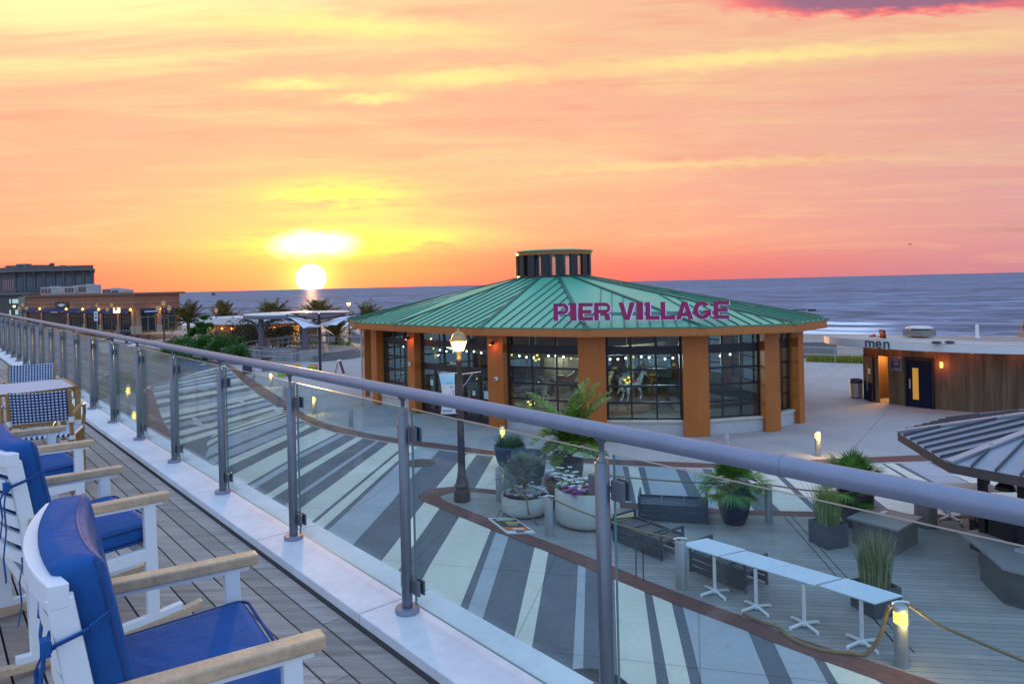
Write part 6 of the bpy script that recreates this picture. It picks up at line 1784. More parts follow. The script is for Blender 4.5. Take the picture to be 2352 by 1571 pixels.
# ================================================================== STAGE AND PAVILION
SC = g(688, 826); SC = Vector((SC.x - .2, SC.y + 2.6, 0))
st = thing('round_stage', 'round concrete stage with curved steps on its right and a railed ramp on its left', 'stage', SC)
stc = M('stage_concrete', (.30, .295, .285), .85, var=.15, vs=1.2)
m = MB(); m.lathe([(3.95, 0), (3.95, .62), (0, .62)], (0, 0, 0), 56, smooth=False); m.build('platform', stc, st)
for k in range(4):
    m = MB(); r0, z1 = 3.96, .62 - .124 * (k + 1) + .02; vs = []; n = 26; ro = 3.98 + .36 * (k + 1); ri = 3.96 + .36 * k
    for i in range(n + 1):
        a = R_(-68 + 118 * i / n); d = Vector((math.cos(a), math.sin(a), 0)); vs += [d * ri, d * ro, d * ro + Vector((0, 0, z1)), d * ri + Vector((0, 0, z1))]
    fs = []
    for i in range(n):
        for q_ in range(4): fs.append((4 * i + q_, 4 * i + (q_ + 1) % 4, 4 * i + 4 + (q_ + 1) % 4, 4 * i + 4 + q_))
    fs += [(3, 2, 1, 0), (4 * n, 4 * n + 1, 4 * n + 2, 4 * n + 3)]
    m.add(vs, fs); m.build('step', M('step_stone', (.24, .235, .23), .8, var=.15), st, fix=True)
    m = MB(); vs = []
    for i in range(n + 1):
        a = R_(-67.5 + 117 * i / n); d = Vector((math.cos(a), math.sin(a), 0)); vs += [d * (ro - .03) + Vector((0, 0, z1 + .004)), d * (ro + .004) + Vector((0, 0, z1 + .004)), d * (ro + .004) + Vector((0, 0, z1 - .055)), d * (ro - .03) + Vector((0, 0, z1 - .055))]
    m.add(vs, [(4 * i + q_, 4 * i + (q_ + 1) % 4, 4 * i + 4 + (q_ + 1) % 4, 4 * i + 4 + q_) for i in range(n) for q_ in range(4)]); m.build('nosing', M('dark_nosing', (.05, .048, .045), .7, var=.1), st, fix=True)
# ramp: curved slope round the left side, with rails
vs = []; n = 40
for i in range(n + 1):
    a = R_(275 - 190 * i / n); d = Vector((math.cos(a), math.sin(a), 0)); z = .02 + .60 * i / n
    vs += [d * 3.97, d * 5.5, d * 5.5 + Vector((0, 0, z)), d * 3.97 + Vector((0, 0, z))]
m = MB(); m.add(vs, [(4 * i + q_, 4 * i + (q_ + 1) % 4, 4 * i + 4 + (q_ + 1) % 4, 4 * i + 4 + q_) for i in range(n) for q_ in range(4)] + [(3, 2, 1, 0), (4 * n, 4 * n + 1, 4 * n + 2, 4 * n + 3)]); m.build('ramp', stc, st, fix=True)
for r in (5.45, 4.02):
    for z in (.95, .55):
        m = MB(); m.tube([Vector((math.cos(R_(275 - 190 * i / 40)), math.sin(R_(275 - 190 * i / 40)), 0)) * r + Vector((0, 0, z + .6 * i / 40)) for i in range(41)], .035, 6); m.build('ramp_rail', galv, st)
    for i in range(14):
        a = R_(275 - 190 * i / 13); p_ = Vector((math.cos(a), math.sin(a), 0)) * r; m = MB(); m.tube([p_ + Vector((0, 0, .02 + .6 * i / 13)), p_ + Vector((0, 0, .95 + .6 * i / 13))], .03, 6); m.build('ramp_post', galv, st)
# stone bench on the stage front, bikes leaning
m = MB(); m.box((-.1 + 1.6, -3.7, .42), (1.7, 1.0, .84), .12); m.build('pier_block', stc, st)

pv = thing('stage_canopy', 'flat white roof with grey rim on two thick grey columns over the stage', 'canopy', SC + Vector((0, .2, .62)))
P0 = pv.location.copy()
m = MB(P0); pc = SC + Vector((-.85, .6, 0)); 
for r0, r1, z0, z1, nm, mt in ((4.45, 4.5, 3.42, 3.72, 'rim', M('canopy_rim', (.13, .12, .15), .5, .2, var=.1)), (4.43, 4.40, 3.725, 3.76, 'roof', fas_m)):
    m = MB(P0); m.lathe([(r0, z0), (r1, z1), (0, z1 + .02)], pc, 48); m.build(nm, mt, pv)
colm = M('canopy_column_grey', (.13, .12, .15), .5, .2, var=.15)
for px in (600, 699):
    b = g(px, 823); b = at(px, 760, SC.y - 1.9); b.z = 0
    m = MB(P0); m.lathe([(.30, .62), (.24, 1.6), (.20, 2.9), (.22, 3.42)], b, 18); cl = m.build('column', colm, pv)
    for sg in (-1, 1):
        m = MB(P0); m.tube([b + Vector((sg * .15, 0, 2.2)), b + Vector((sg * .35, .05, 2.8)), b + Vector((sg * .85, .1, 3.2)), b + Vector((sg * 1.7, .2, 3.37))], [.10, .11, .11, .10], 8); m.build('curved_bracket', colm, cl)

sc_ = g(736, 861); sl_ = thing('sail_canopy', 'white fabric sail canopy on a single black pole with dark spars', 'canopy', sc_)
m = MB(); m.lathe([(.20, 0), (.20, .03), (.10, .035), (.095, 3.0), (.085, 4.15)], (0, 0, 0), 14); m.build('pole', black_m, sl_)
tips = [at(657.5, 724, 47.6), at(813, 722, 48.2), at(800, 719.5, 50.6), at(668, 720.5, 50.2)]
tips = [q_ - sc_ for q_ in tips]
spm = M('spar_dark_red', (.05, .018, .018), .5, .3, var=.15)
for q_ in tips: m = MB(); m.tube([(0, 0, 3.72), q_], .055, 8); m.build('spar', spm, sl_)
m = MB(); m.tube([tips[3] , tips[2]], .05, 8); m.build('spar', spm, sl_); m = MB(); m.tube([(0, 0, 4.1), tips[2] * .5 + tips[3] * .5], .05, 8); m.build('spar', spm, sl_)


def sail(a, b, c, nm, n=8, sagv=.25):
    """fabric triangle with a little belly"""
    a, b, c = Vector(a), Vector(b), Vector(c); m = MB(); idx = {}; vs = []
    nn = (b - a).cross(c - a).normalized()
    if nn.z > 0: nn = -nn
    for i in range(n + 1):
        for j in range(n + 1 - i):
            u, v = i / n, j / n; w = 1 - u - v; ed = 1 - .22 * (4 * u * w + 4 * v * w + 4 * u * v) / 1.34
            ctr = (a + b + c) / 3; p_ = a * w + b * u + c * v; p_ = ctr + (p_ - ctr) * ed
            idx[i, j] = len(vs); vs.append(p_ + nn * sagv * 27 * u * v * w * .5)
    fs = []
    for i in range(n):
        for j in range(n - i):
            fs.append((idx[i, j], idx[i + 1, j], idx[i, j + 1]))
            if i + j < n - 1: fs.append((idx[i + 1, j], idx[i + 1, j + 1], idx[i, j + 1]))
    k = len(vs); vs2 = vs + [p_ + nn * .012 for p_ in vs]; fs2 = fs + [tuple(k + q_ for q_ in f)[::-1] for f in fs]
    m.add(vs2, fs2, True); return m.build('sail', nm, sl_, fix=False)


sail_w = M('sail_fabric_white', (.66, .68, .72), .8, var=.06, vs=2); sail_g = M('sail_fabric_right', (.66, .68, .72), .8, var=.06, vs=2)  # right-hand panels carry the same fabric colour as the white ones
low = at(697, 754, 46.4) - sc_; low_r = at(772, 747, 46.8) - sc_
sail(tips[0], low, (0, 0, 3.3), sail_w); sail(low, (0, 0, 3.28), at(768, 738, 47.0) - sc_, sail_w); sail(tips[1], (0, 0, 3.3), low_r, sail_g); sail(tips[1] * .98, tips[2], (0, .05, 3.36), sail_g); sail(tips[0], tips[3], (0, .05, 3.36), sail_w)

# coloured cubes
for px0, px1, py, h, cl, lb in ((667.5, 687, 852, .42, (.62, .26, .02), 'orange foam cube seat, farthest left of the coloured cubes'), (684, 704, 858, .30, (.68, .30, .03), 'low orange cube seat in front, just above the handrail'), (707, 727, 852.5, .42, (.50, .07, .035), 'red cube seat partly behind the lime green one'), (703.5, 724, 857, .46, (.25, .42, .03), 'lime green cube seat in front of the red one')):
    c = g((px0 + px1) / 2, py); w = (px1 - px0) / FPX * c.y * .92; c.y += w / 2
    m = MB(c); m.box(c + Vector((0, 0, h / 2)), (w, w, h), .12); o = m.build('cube_seat', M('cube_%d' % int(px0), cl, .55, var=.05), bevel=.03); tag(o, lb, 'seat', 'coloured cube seats')
c = g(648, 864.5); m = MB(c); m.lathe([(.28, 0), (.29, .03), (.29, .34), (.26, .36), (0, .36)], c, 24); o = m.build('round_stool', M('lime_seat', (.26, .44, .03), .55, var=.05)); tag(o, 'low round lime green seat just under the handrail', 'seat')
# A-frame sign
c = g(779, 862); t = thing('sandwich_board', 'white sandwich board with dark panel standing open on the plaza', 'sign', c, R_(-6))
for sg in (-1, 1):
    m = MB(); m.frame_box((sg * .33 - .02, -.30, 0), (.04, 0, 0), (0, .6, 0), (-sg * .30, 0, 1.0)); lf = m.build('leaf', white_m, t)
    m = MB(); m.frame_box((sg * (.33 - .028) + (.024 if sg > 0 else -.030), -.25, .10), (.006, 0, 0), (0, .5, 0), (-sg * .255, 0, .85)); m.build('chalk_panel', M('navy_chalk', (.02, .03, .06), .5, var=.3), lf)
m = MB(); m.box((0, 0, 1.01), (.10, .5, .05)); m.build('handle', white_m, t)
# planter bins / bag bin by the ramp
for px, py, lb, kind in ((569, 858, 'dark bin with a white liner beside the stage ramp', 'a'), (613, 852, 'grey square bin with dark top in front of the stage ramp', 'b')):
    c = g(px, py); t = thing('street_bin', lb, 'bin', c)
    m = MB(); m.box((0, 0, .42), (.55, .5, .84)); m.build('body', M('bin_grey', (.22, .20, .20), .6, var=.2) if kind == 'b' else M('bin_navy', (.03, .04, .08), .5, var=.2), t, bevel=.02)
    m = MB(); m.box((0, 0, .90), (.58, .53, .11)); m.build('lid', black_m if kind == 'b' else bind, t, bevel=.03)


# bicycles
def bicycle(c, rz, lb):
    t = thing('bicycle', lb, 'bicycle', c, rz, 'parked bicycles'); tm = M('bicycle_frame_grey', (.09, .09, .11), .4, .5, var=.1)
    for x in (-.52, .52):
        m = MB(); m.tube([(x + .32 * math.cos(a), 0, .34 + .32 * math.sin(a)) for a in [2 * PI * k / 20 for k in range(20)]], .022, 6, closed=True); w_ = m.build('wheel', black_m, t)
        m = MB()
        for k in range(5): a = PI * k / 5; m.tube([(x - .3 * math.cos(a), 0, .34 - .3 * math.sin(a)), (x + .3 * math.cos(a), 0, .34 + .3 * math.sin(a))], .004, 4)
        m.build('spokes', galv, w_)
    m = MB(); m.tube([(-.52, 0, .34), (-.08, 0, .32), (.36, 0, .78), (-.18, 0, .78), (-.52, 0, .34)], .02, 6); m.tube([(-.08, 0, .32), (-.2, 0, .86)], .02, 6); m.tube([(.52, 0, .34), (.33, 0, .95)], .02, 6); m.build('frame', tm, t)
    m = MB(); m.tube([(.30, -.25, 1.0), (.34, 0, .95), (.30, .25, 1.0)], .018, 6); m.build('handlebar', black_m, t); m = MB(); m.box((-.22, 0, .89), (.26, .14, .06)); m.build('saddle', black_m, t, bevel=.02)


bicycle(g(711, 806) + Vector((0, 0, 0.62)) * 0 + Vector((0, 0, 0)), R_(70), 'bicycle standing on the round stage beside the right column')
for o in list(col.objects):
    if o.name.startswith('bicycle') and o.parent is None: o.location = (at(713, 790, SC.y + .2).x, SC.y + .2, .64)
bicycle(g(345, 793), R_(15), 'bicycle parked by the hedge under the triple lamp'); bicycle(g(356, 790), R_(-30), 'bicycle parked right of another by the triple lamp')
bicycle(g(286, 782), R_(8), 'dark bicycle at the rack left of the triple lamp')


# ------------------------------------------------------------------ second restroom with white curved fascia
WA, WB = g(478, 792), g(705, 790); wr2 = thing('restroom_pavilion', 'low wood-clad pavilion with white curved fascia behind the shrubs and stage', 'building', (WA + WB) / 2); W2 = (WA + WB) / 2
d = (WB - WA); L = d.length; d.normalize(); n_ = Vector((d.y, -d.x, 0)); ar = []
for i in range(25):
    u = i / 24; ar.append(WA + d * L * u + n_ * (2.2 * math.sin(PI * u)))
m = MB(W2); m.prism([q_[:2] for q_ in ar] + [(WB - n_ * 2.5)[:2], (WA - n_ * 2.5)[:2]], 0, 2.3); m.build('wall', wood_w, wr2)
ar2 = [W2 + (q_ - W2) * 1.10 + n_ * .6 for q_ in ar]
m = MB(W2); m.prism([q_[:2] for q_ in ar2] + [(WB - n_ * 3.0 + d * .7)[:2], (WA - n_ * 3.0 - d * .7)[:2]], 2.302, 2.98); m.build('fascia', fas_m, wr2)
for u, cl in ((.06, bulb_y), (.10, bulb_y), (.24, bulb_o), (.36, bulb_o), (.67, bulb_o), (.76, bulb_o), (.86, bulb_o)):
    q_ = WA + d * L * u + n_ * (2.2 * math.sin(PI * u) + .15) + Vector((0, 0, 1.85)); m = MB(W2); m.lathe([(.0, -.12), (.09, -.06), (.09, .06), (0, .12)], q_, 10); m.build('wall_lamp', cl, wr2)
    lampl('wall_lamp_glow', q_ + n_ * .35 - W2, 16, (1.0, .30, .06), wr2, .1)
q_ = WA + d * L * .90 + n_ * (2.2 * math.sin(PI * .90) + .02); m = MB(W2); m.frame_box(q_ + Vector((0, 0, .02)), d * .8, n_ * .06, (0, 0, 2.0)); m.build('door', emat('lit_doorway', (1.0, .42, .08), .9), wr2)
m = MB(W2); m.frame_box(q_ + d * .85 + Vector((0, 0, .02)), d * .5, n_ * .3, (0, 0, 2.2)); m.build('door_leaf', navy_d, wr2)

# concrete beach ramps at the boardwalk edge
for pts, lb in ((((748, 789), (792, 787), 1.45, .12), 'sloping concrete ramp wall by the boardwalk lamp, left one'), (((806, 787), (842, 792), 1.35, .5), 'sloping concrete ramp wall by the boardwalk lamp, right one')):
    A, B = g(*pts[0]), g(*pts[1]); d = B - A; Lx = d.length; t = thing('ramp_wall', lb, 'wall', A); d.normalize(); nn = Vector((-d.y, d.x, 0))
    m = MB(A); m.extr([(0, 0), (Lx, 0), (Lx, pts[3]), (0, pts[2])], A, d, (0, 0, 1), nn * .35); m.build('wall', stc, t, fix=True); m = MB(A); m.tube([A + nn * .17 + Vector((0, 0, pts[2] + .55)), A + d * Lx + nn * .17 + Vector((0, 0, pts[3] + .55))], .035, 6); m.build('handrail', galv, t)
    for u in (.05, .5, .95): m = MB(A); q_ = A + d * Lx * u + nn * .17; zz_ = pts[2] + (pts[3] - pts[2]) * u; m.tube([q_ + Vector((0, 0, zz_ - .1)), q_ + Vector((0, 0, zz_ + .55))], .03, 6); m.build('handrail_post', galv, t)


# ------------------------------------------------------------------ lamps in the distance
def far_lamp(px, py, ptop, heads, lb, lit, s=1.0, p=14.0):
    c = g(px, py); Y = c.y; H = (py - ptop) * Y / FPX; t = thing('street_lamp', lb, 'street lamp', c)
    sc2 = s; hz = H - .87 * sc2
    m = MB(); m.lathe([(.20, 0), (.20, .3), (.15, .4), (.09, .8), (.06, hz - .1), (.09, hz)], (0, 0, 0), 12); m.build('post', iron, t)
    gm = lamp_glass if lit else M('dim_lamp_glass', (.45, .28, .18), .3, var=.1, emit=(1.0, .42, .2), es=.35)
    hs = [(0, hz)] + ([(-.62 * s, hz - .55 * s), (.62 * s, hz - .55 * s)] if heads == 3 else [])
    for x, z in hs:
        a_, b_ = MB(), MB(); lantern(a_, b_, (x, 0, z), sc2); l = a_.build('lantern', brass, t); b_.build('lantern_glass', gm, l)
        if x: m = MB(); m.tube([(0, 0, z - .25), (x * .6, 0, z - .22), (x, 0, z + .02)], .035, 6); m.build('lamp_arm', iron, t)
    if lit: lampl('lantern_glow', (0, -.4, hz + .3), p, (1.0, .72, .35), t, .15)
    return t


far_lamp(378, 812, 689, 3, 'triple lantern lamp post in front of the right end of the brown building', False, .85)
far_lamp(258, 790, 695, 3, 'triple lantern lamp post before the middle of the brown building', False, .8)
far_lamp(54, 775, 695, 3, 'pale triple lantern lamp post at the left corner of the brown building', False, .85)
far_lamp(224, 770, 697, 1, 'single lantern lamp post behind the white parking sign', False, .8)
far_lamp(498, 795, 706, 1, 'single lantern lamp post beside a palm above the shrubs', False, .85)
far_lamp(803, 789, 688, 1, 'lit lantern lamp post standing on the boardwalk beyond the sail canopy', True, 1.0)
far_lamp(34, 768, 698, 1, 'lit globe lamp in front of the grey building', True, .85)
c = at(268, 713, 82); t = thing('lit_lantern', 'brightly lit square wall lantern on the brown building', 'lamp', c + Vector((0, 0, -1))); m = MB(); m.box((0, 0, 1), (.55, .4, .6)); m.build('glass', lamp_glass, t); m = MB(); m.box((0, 0, 1.36), (.65, .5, .1)); m.build('cap', brass, t); m = MB(); m.tube([(0, 0, -2.0), (0, 0, .69)], .05, 6); m.build('stem', iron, t)
# parking sign, benches
c = g(224, 772); t = thing('parking_sign', 'white rectangular sign with blue symbol on a thin post', 'sign', c); H = 3.6
m = MB(); m.lathe([(.04, 0), (.04, H)], (0, 0, 0), 8); m.build('post', galv, t); m = MB(); m.box((-.12, -.06, H - .85), (.52, .03, 1.3)); pl_ = m.build('panel', bind, t); m = MB(); m.lathe([(.15, 0), (.15, .004)], (0, 0, 0), 16); m.v = [Vector((q_.x - .12, -.078 - q_.z, H - .55 + q_.y)) for q_ in m.v]; m.build('symbol', M('sign_blue', (.03, .16, .30), .5, var=0), pl_); m = MB(); m.box((-.12, -.08, H - 1.05), (.3, .006, .32)); m.build('symbol', M('sign_green', (.05, .25, .22), .5, var=0), pl_)
for px, lb in ((304, 'left red-brown slatted bench before the brown building'), (331, 'right red-brown slatted bench before the brown building')):
    c = g(px, 787); t = thing('bench', lb, 'bench', c, 0, 'slatted benches by the road'); bm2 = M('bench_red_brown', (.14, .045, .035), .6, var=.15)
    for z in (.45, .66, .87):
        m = MB(); m.box((0, -.02, z), (1.25, .05, .12)); m.build('back_slat', bm2, t)
    m = MB(); m.box((0, -.28, .40), (1.25, .42, .05)); m.build('seat', bm2, t)
    for x in (-.62, .62): m = MB(); m.box((x, -.12, .47), (.07, .5, .94)); m.build('end_frame', char_m, t)


# ------------------------------------------------------------------ palms and shrubs
def beach_palm(px, pbase, Y, top_py, lb, sd, s=1.0, mat=leaf_p):
    q = random.Random(sd); c = at(px, pbase, Y); c.z = 0 if Y < 62 else -.4; ztop = at(px, top_py, Y).z
    t = thing('palm_tree', lb, 'palm', c); Hh = max(.8, (ztop - c.z) - 2.2 * s)
    m = MB(); m.tube([(0, 0, 0), (.08, 0, Hh * .5), (.02, .05, Hh + .2)], [.22 * s, .16 * s, .15 * s], 8); m.build('trunk', trunk_m, t)
    m = MB()
    for i in range(46):
        e = q.choice((-.1, .3, .6, .8, 1.0, 1.2, 1.35, 1.45)) + q.uniform(-.12, .12); frond(m, (0, 0, Hh + .1), q.uniform(0, 2 * PI), e, q.uniform(1.7, 2.3) * s, q.uniform(.3, .9), 17, .62 * s, .10 * s, q)
    m.build('crown', mat, t)


for k, (px, pb, Y, tp, lb, s) in enumerate(((432, 770, 88, 686, 'feathery palm at the right end of the brown building', 1.4), (512, 778, 80, 689, 'feathery palm beside the single lantern, above the white fascia', 1.4), (629, 778, 78, 682, 'feathery palm behind the stage canopy roof, left of the sun glitter', 1.4), (733, 780, 78, 680, 'palm standing in the orange sun glitter', 1.4), (843, 780, 78, 689, 'feathery palm just left of the green roof corner', 1.3), (772, 790, 70, 728, 'drooping palm under the sail canopy near the beach ramp', .95))):
    beach_palm(px, pb, Y, tp, lb, 20 + k, s)


def shrub(px, py, rx, rz_, lb, sd, mat, n=1500, size=.10, ry=None, z0=None):
    q = random.Random(sd); c = g(px, py); t = thing('shrub', lb, 'shrub', c); m = MB(); zc = rz_ * .85 if z0 is None else z0
    leafcloud(m, (0, 0, zc), (rx, ry or rx, rz_), n, size, q, .45); m.build('foliage', mat, t)
    m = MB()
    for k in range(5): a = q.uniform(0, 6.28); m.tube([(.1 * math.cos(a), .1 * math.sin(a), 0), (rx * .5 * math.cos(a), rx * .5 * math.sin(a), zc)], [.05, .015], 5)
    m.build('stems', trunk_m, t)


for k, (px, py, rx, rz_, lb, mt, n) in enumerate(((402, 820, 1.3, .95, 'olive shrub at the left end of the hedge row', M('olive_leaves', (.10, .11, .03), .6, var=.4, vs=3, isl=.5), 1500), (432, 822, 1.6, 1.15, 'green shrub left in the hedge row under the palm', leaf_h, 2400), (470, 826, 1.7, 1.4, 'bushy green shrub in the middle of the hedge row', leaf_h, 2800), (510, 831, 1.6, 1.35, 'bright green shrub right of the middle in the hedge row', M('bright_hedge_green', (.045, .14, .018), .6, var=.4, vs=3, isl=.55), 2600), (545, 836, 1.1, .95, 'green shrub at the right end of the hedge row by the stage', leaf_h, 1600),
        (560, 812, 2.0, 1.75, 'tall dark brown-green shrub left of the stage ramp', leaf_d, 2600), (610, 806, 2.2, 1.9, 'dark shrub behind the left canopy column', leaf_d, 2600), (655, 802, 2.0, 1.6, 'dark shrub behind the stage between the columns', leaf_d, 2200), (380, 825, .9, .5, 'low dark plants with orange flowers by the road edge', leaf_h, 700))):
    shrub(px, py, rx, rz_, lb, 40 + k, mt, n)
q = random.Random(77); c = g(462, 812); t = thing('small_tree', 'small dark leafy tree rising above the hedge row', 'tree', c); m = MB(); m.tube([(0, 0, 0), (.1, 0, 1.8), (.35, 0, 3.2)], [.10, .07, .03], 6); m.tube([(.08, 0, 1.4), (-.6, .1, 2.2)], [.05, .02], 5); m.tube([(.1, 0, 1.8), (.8, 0, 2.4)], [.05, .02], 5); m.build('trunk', trunk_m, t)
m = MB()
for x, z, r in ((.35, 3.35, .5), (.0, 2.7, .6), (.75, 2.6, .55), (-.6, 2.25, .5), (.2, 2.1, .7), (-.9, 1.8, .45)): leafcloud(m, (x, 0, z), (r, r, r * .6), 240, .14, q, .5)
m.build('crown', leaf_h, t)
# lawn
m = MB(); c = g(272, 882); cz = Vector((c.x, c.y, .004)); lp_ = [(222, 905), (226, 880), (245, 866), (275, 858), (300, 858), (318, 868), (322, 898), (280, 902), (245, 912)]
sheetpx('lawn_soil', [lp_], .0125, M('lawn_green', (.05, .085, .012), .9, var=.4, vs=1.5, bump=.6, bs=40)); P_ = [g(x, y) for x, y in lp_]; q = random.Random(6); m = MB()
x0, x1, y0, y1 = min(p_.x for p_ in P_), max(p_.x for p_ in P_), min(p_.y for p_ in P_), max(p_.y for p_ in P_)


def inside(x, y, P):
    r = False
    for i in range(len(P)):
        a, b = P[i], P[i - 1]
        if (a.y > y) != (b.y > y) and x < (b.x - a.x) * (y - a.y) / (b.y - a.y) + a.x: r = not r
    return r


for i in range(9000):
    x, y = q.uniform(x0, x1), q.uniform(y0, y1)
    if not inside(x, y, P_): continue
    w_ = Vector((q.uniform(-1, 1), q.uniform(-1, 1), 0)).normalized() * .02; d_ = Vector((q.uniform(-.08, .08), q.uniform(-.08, .08), q.uniform(.08, .2))); c = Vector((x, y, .012)); m.add([c - w_, c + w_, c + d_], [(0, 1, 2)])
o = m.build('lawn_grass', M('lawn_blade_green', (.085, .15, .022), .7, var=.4, vs=2, isl=.5)); o['kind'] = 'stuff'; o['label'] = 'patch of lawn seen through the glass railing'; o['category'] = 'grass'
sheetpx('verge_lawn', [[(281, 824), (284, 806), (300, 806), (322, 812), (340, 822), (378, 826), (376, 836), (330, 834)]], .0085, M('verge_green', (.07, .10, .02), .9, var=.5, vs=.8))

# ================================================================== BROWN RESTAURANT BUILDING
A, B, C_ = g(62, 752), g(311, 767), g(414, 759)
bb = thing('restaurant_building', 'long flat-roofed brown building with navy awnings and dark windows', 'building', B); BO = B.copy()
brn = M('brown_cladding', (.27, .115, .062), .75, var=.12, vs=.5); brn_t = M('brown_trim', (.34, .16, .09), .65, var=.1, vs=.6); stone_b = M('stone_base', (.36, .30, .22), .85, var=.25, vs=2)
ZTOP = 5.55; d1 = (B - A).normalized(); d2 = (C_ - B).normalized(); n1_ = Vector((d1.y, -d1.x, 0)); n2_ = Vector((d2.y, -d2.x, 0)); back = Vector((-.50, 1, 0)).normalized() * 16
m = MB(BO); m.prism([q_[:2] for q_ in (A, B, C_, C_ + back, A + back)], 0, ZTOP); m.build('wall', brn, bb)
m = MB(BO); e_ = [A + n1_ * .5 - d1 * .4, B + (n1_ + n2_) * .4, C_ + n2_ * .5 + d2 * .6, C_ + back + d2 * .6, A + back - d1 * .4]; m.prism([q_[:2] for q_ in e_], ZTOP + .002, ZTOP + .32); m.build('roof', M('roof_edge_brown', (.20, .095, .06), .7, var=.1), bb)


def on(px, P, d):
    k = (px - CX) / FPX; a = P.x + 0; # x = k*y (ignoring roll)
    t_ = (k * P.y - P.x) / (d.x - k * d.y); return P + d * t_


cols1 = [66, 97, 158, 196, 233, 273, 308]; cols2 = [314, 361, 410]
win_d = M('dark_shop_glass', (.012, .014, .017), .12, var=.3, vs=.8); awn = M('navy_awning', (.018, .02, .085), .8, var=.12)
for P, d, n_, cl in ((A, d1, n1_, cols1), (B, d2, n2_, cols2)):
    pts = [on(px, P, d) for px in cl]
    if d is d1: pts[0], pts[-1] = A + d * .3, B - d * .35
    else: pts[0], pts[-1] = B + d * .35, C_ - d * .35
    for k, q_ in enumerate(pts):
        m = MB(BO); m.frame_box(q_ - d * .32 - n_ * .05 + Vector((0, 0, 1.1)), d * .64, n_ * .28, (0, 0, 2.2)); c_ = m.build('pilaster', brn_t, bb); m = MB(BO); m.frame_box(q_ - d * .42 - n_ * .05, d * .84, n_ * .40, (0, 0, 1.098)); m.build('stone_base', stone_b, c_)
        m = MB(BO); m.frame_box(q_ - d * .05 - n_ * .02 + Vector((0, 0, 3.302)), d * .1, n_ * .06, (0, 0, 2.2)); m.build('panel_joint', brn_t, c_)
        if 0 < k and not (d is d2 and k == 2):
            c2_ = q_ + n_ * .45 + Vector((0, 0, 3.45)); m = MB(BO); m.lathe([(0, -.2), (.16, -.12), (.18, .06), (.05, .22)], c2_, 10); m.build('sconce', bulb_y, bb); lampl('sconce_glow', c2_ + n_ * .35 + Vector((0, 0, -.35)) - BO, 28, (1.0, .55, .12), bb, .1)
    for k in range(len(pts) - 1):
        a_, b_ = pts[k] + d * .46, pts[k + 1] - d * .46; Lw = (b_ - a_).length
        m = MB(BO); m.frame_box(a_ - n_ * .04 + Vector((0, 0, .35)), d * Lw, n_ * .07, (0, 0, 2.6)); w_ = m.build('window', win_d, bb)
        m = MB(BO); fm = max(2, int(Lw / .9))
        for j in range(fm + 1): m.frame_box(a_ + d * (Lw * j / fm - (.05 if j else 0)) + n_ * .032 + Vector((0, 0, .35)), d * .07, n_ * .05, (0, 0, 2.6))
        m.frame_box(a_ + n_ * .03 + Vector((0, 0, 2.3)), d * Lw, n_ * .04, (0, 0, .08)); m.build('window_frame', M('frame_stone', (.15, .13, .11), .7, var=.1) if d is d1 else M('frame_pale', (.30, .29, .25), .7, var=.1), w_)
        m = MB(BO); z_ = 2.98; vs = [a_ + n_ * .03 + Vector((0, 0, 3.55)), b_ + n_ * .03 + Vector((0, 0, 3.55)), b_ + n_ * .95 + Vector((0, 0, 3.05)), a_ + n_ * .95 + Vector((0, 0, 3.05)), b_ + n_ * .95 + Vector((0, 0, 2.80)), a_ + n_ * .95 + Vector((0, 0, 2.80))]
        m.add(vs, [(0, 3, 2, 1), (3, 5, 4, 2), (0, 1, 4, 5)]); m.add([vs[0], vs[3], vs[5]], [(0, 1, 2)]); m.add([vs[1], vs[2], vs[4]], [(2, 1, 0)]); aw = m.build('awning', awn, bb)
        if d is d2 and k == 0: m = MB(BO); m.frame_box(a_ + n_ * 1.0 + Vector((0, 0, 3.06)), d * Lw, n_ * .04, (0, 0, .14)); m.build('awning_edge', bind, aw)
        if d is d1 and k == 1: m = MB(BO); m.frame_box(a_ + d * Lw * .55 + n_ * .955 + Vector((0, 0, 2.87)), d * Lw * .28, n_ * .01, (0, 0, .1)); m.build('awning_print', bind, aw)
    La = (pts[-1] - pts[0]).length
    m = MB(BO); m.frame_box(P + n_ * .002 + Vector((0, 0, 4.35)), d * ((B - A).length if d is d1 else (C_ - B).length), n_ * .12, (0, 0, .16)); m.build('cornice', brn_t, bb)
a_, b_ = on(129, A, d1), on(158, A, d1); Ls = (b_ - a_).length; zs = 3.62
m = MB(BO); m.frame_box(a_ + n1_ * .1 + Vector((0, 0, zs)), d1 * Ls, n1_ * .12, (0, 0, 1.0)); sg_ = m.build('shop_sign', M('sign_board_dark', (.022, .022, .026), .6, var=.15), bb)
em = [(.18, .45), (.30, .62), (.36, .52), (.44, .74), (.50, .60), (.56, .76), (.64, .54), (.70, .66), (.82, .45), (.72, .48), (.66, .30), (.5, .22), (.34, .30), (.28, .48)]
m = MB(BO); m.extr([(x * Ls, y * 1.0) for x, y in em], a_ + n1_ * .222 + Vector((0, 0, zs)), d1, (0, 0, 1), n1_ * .02); m.build('emblem', bind, sg_, fix=True)
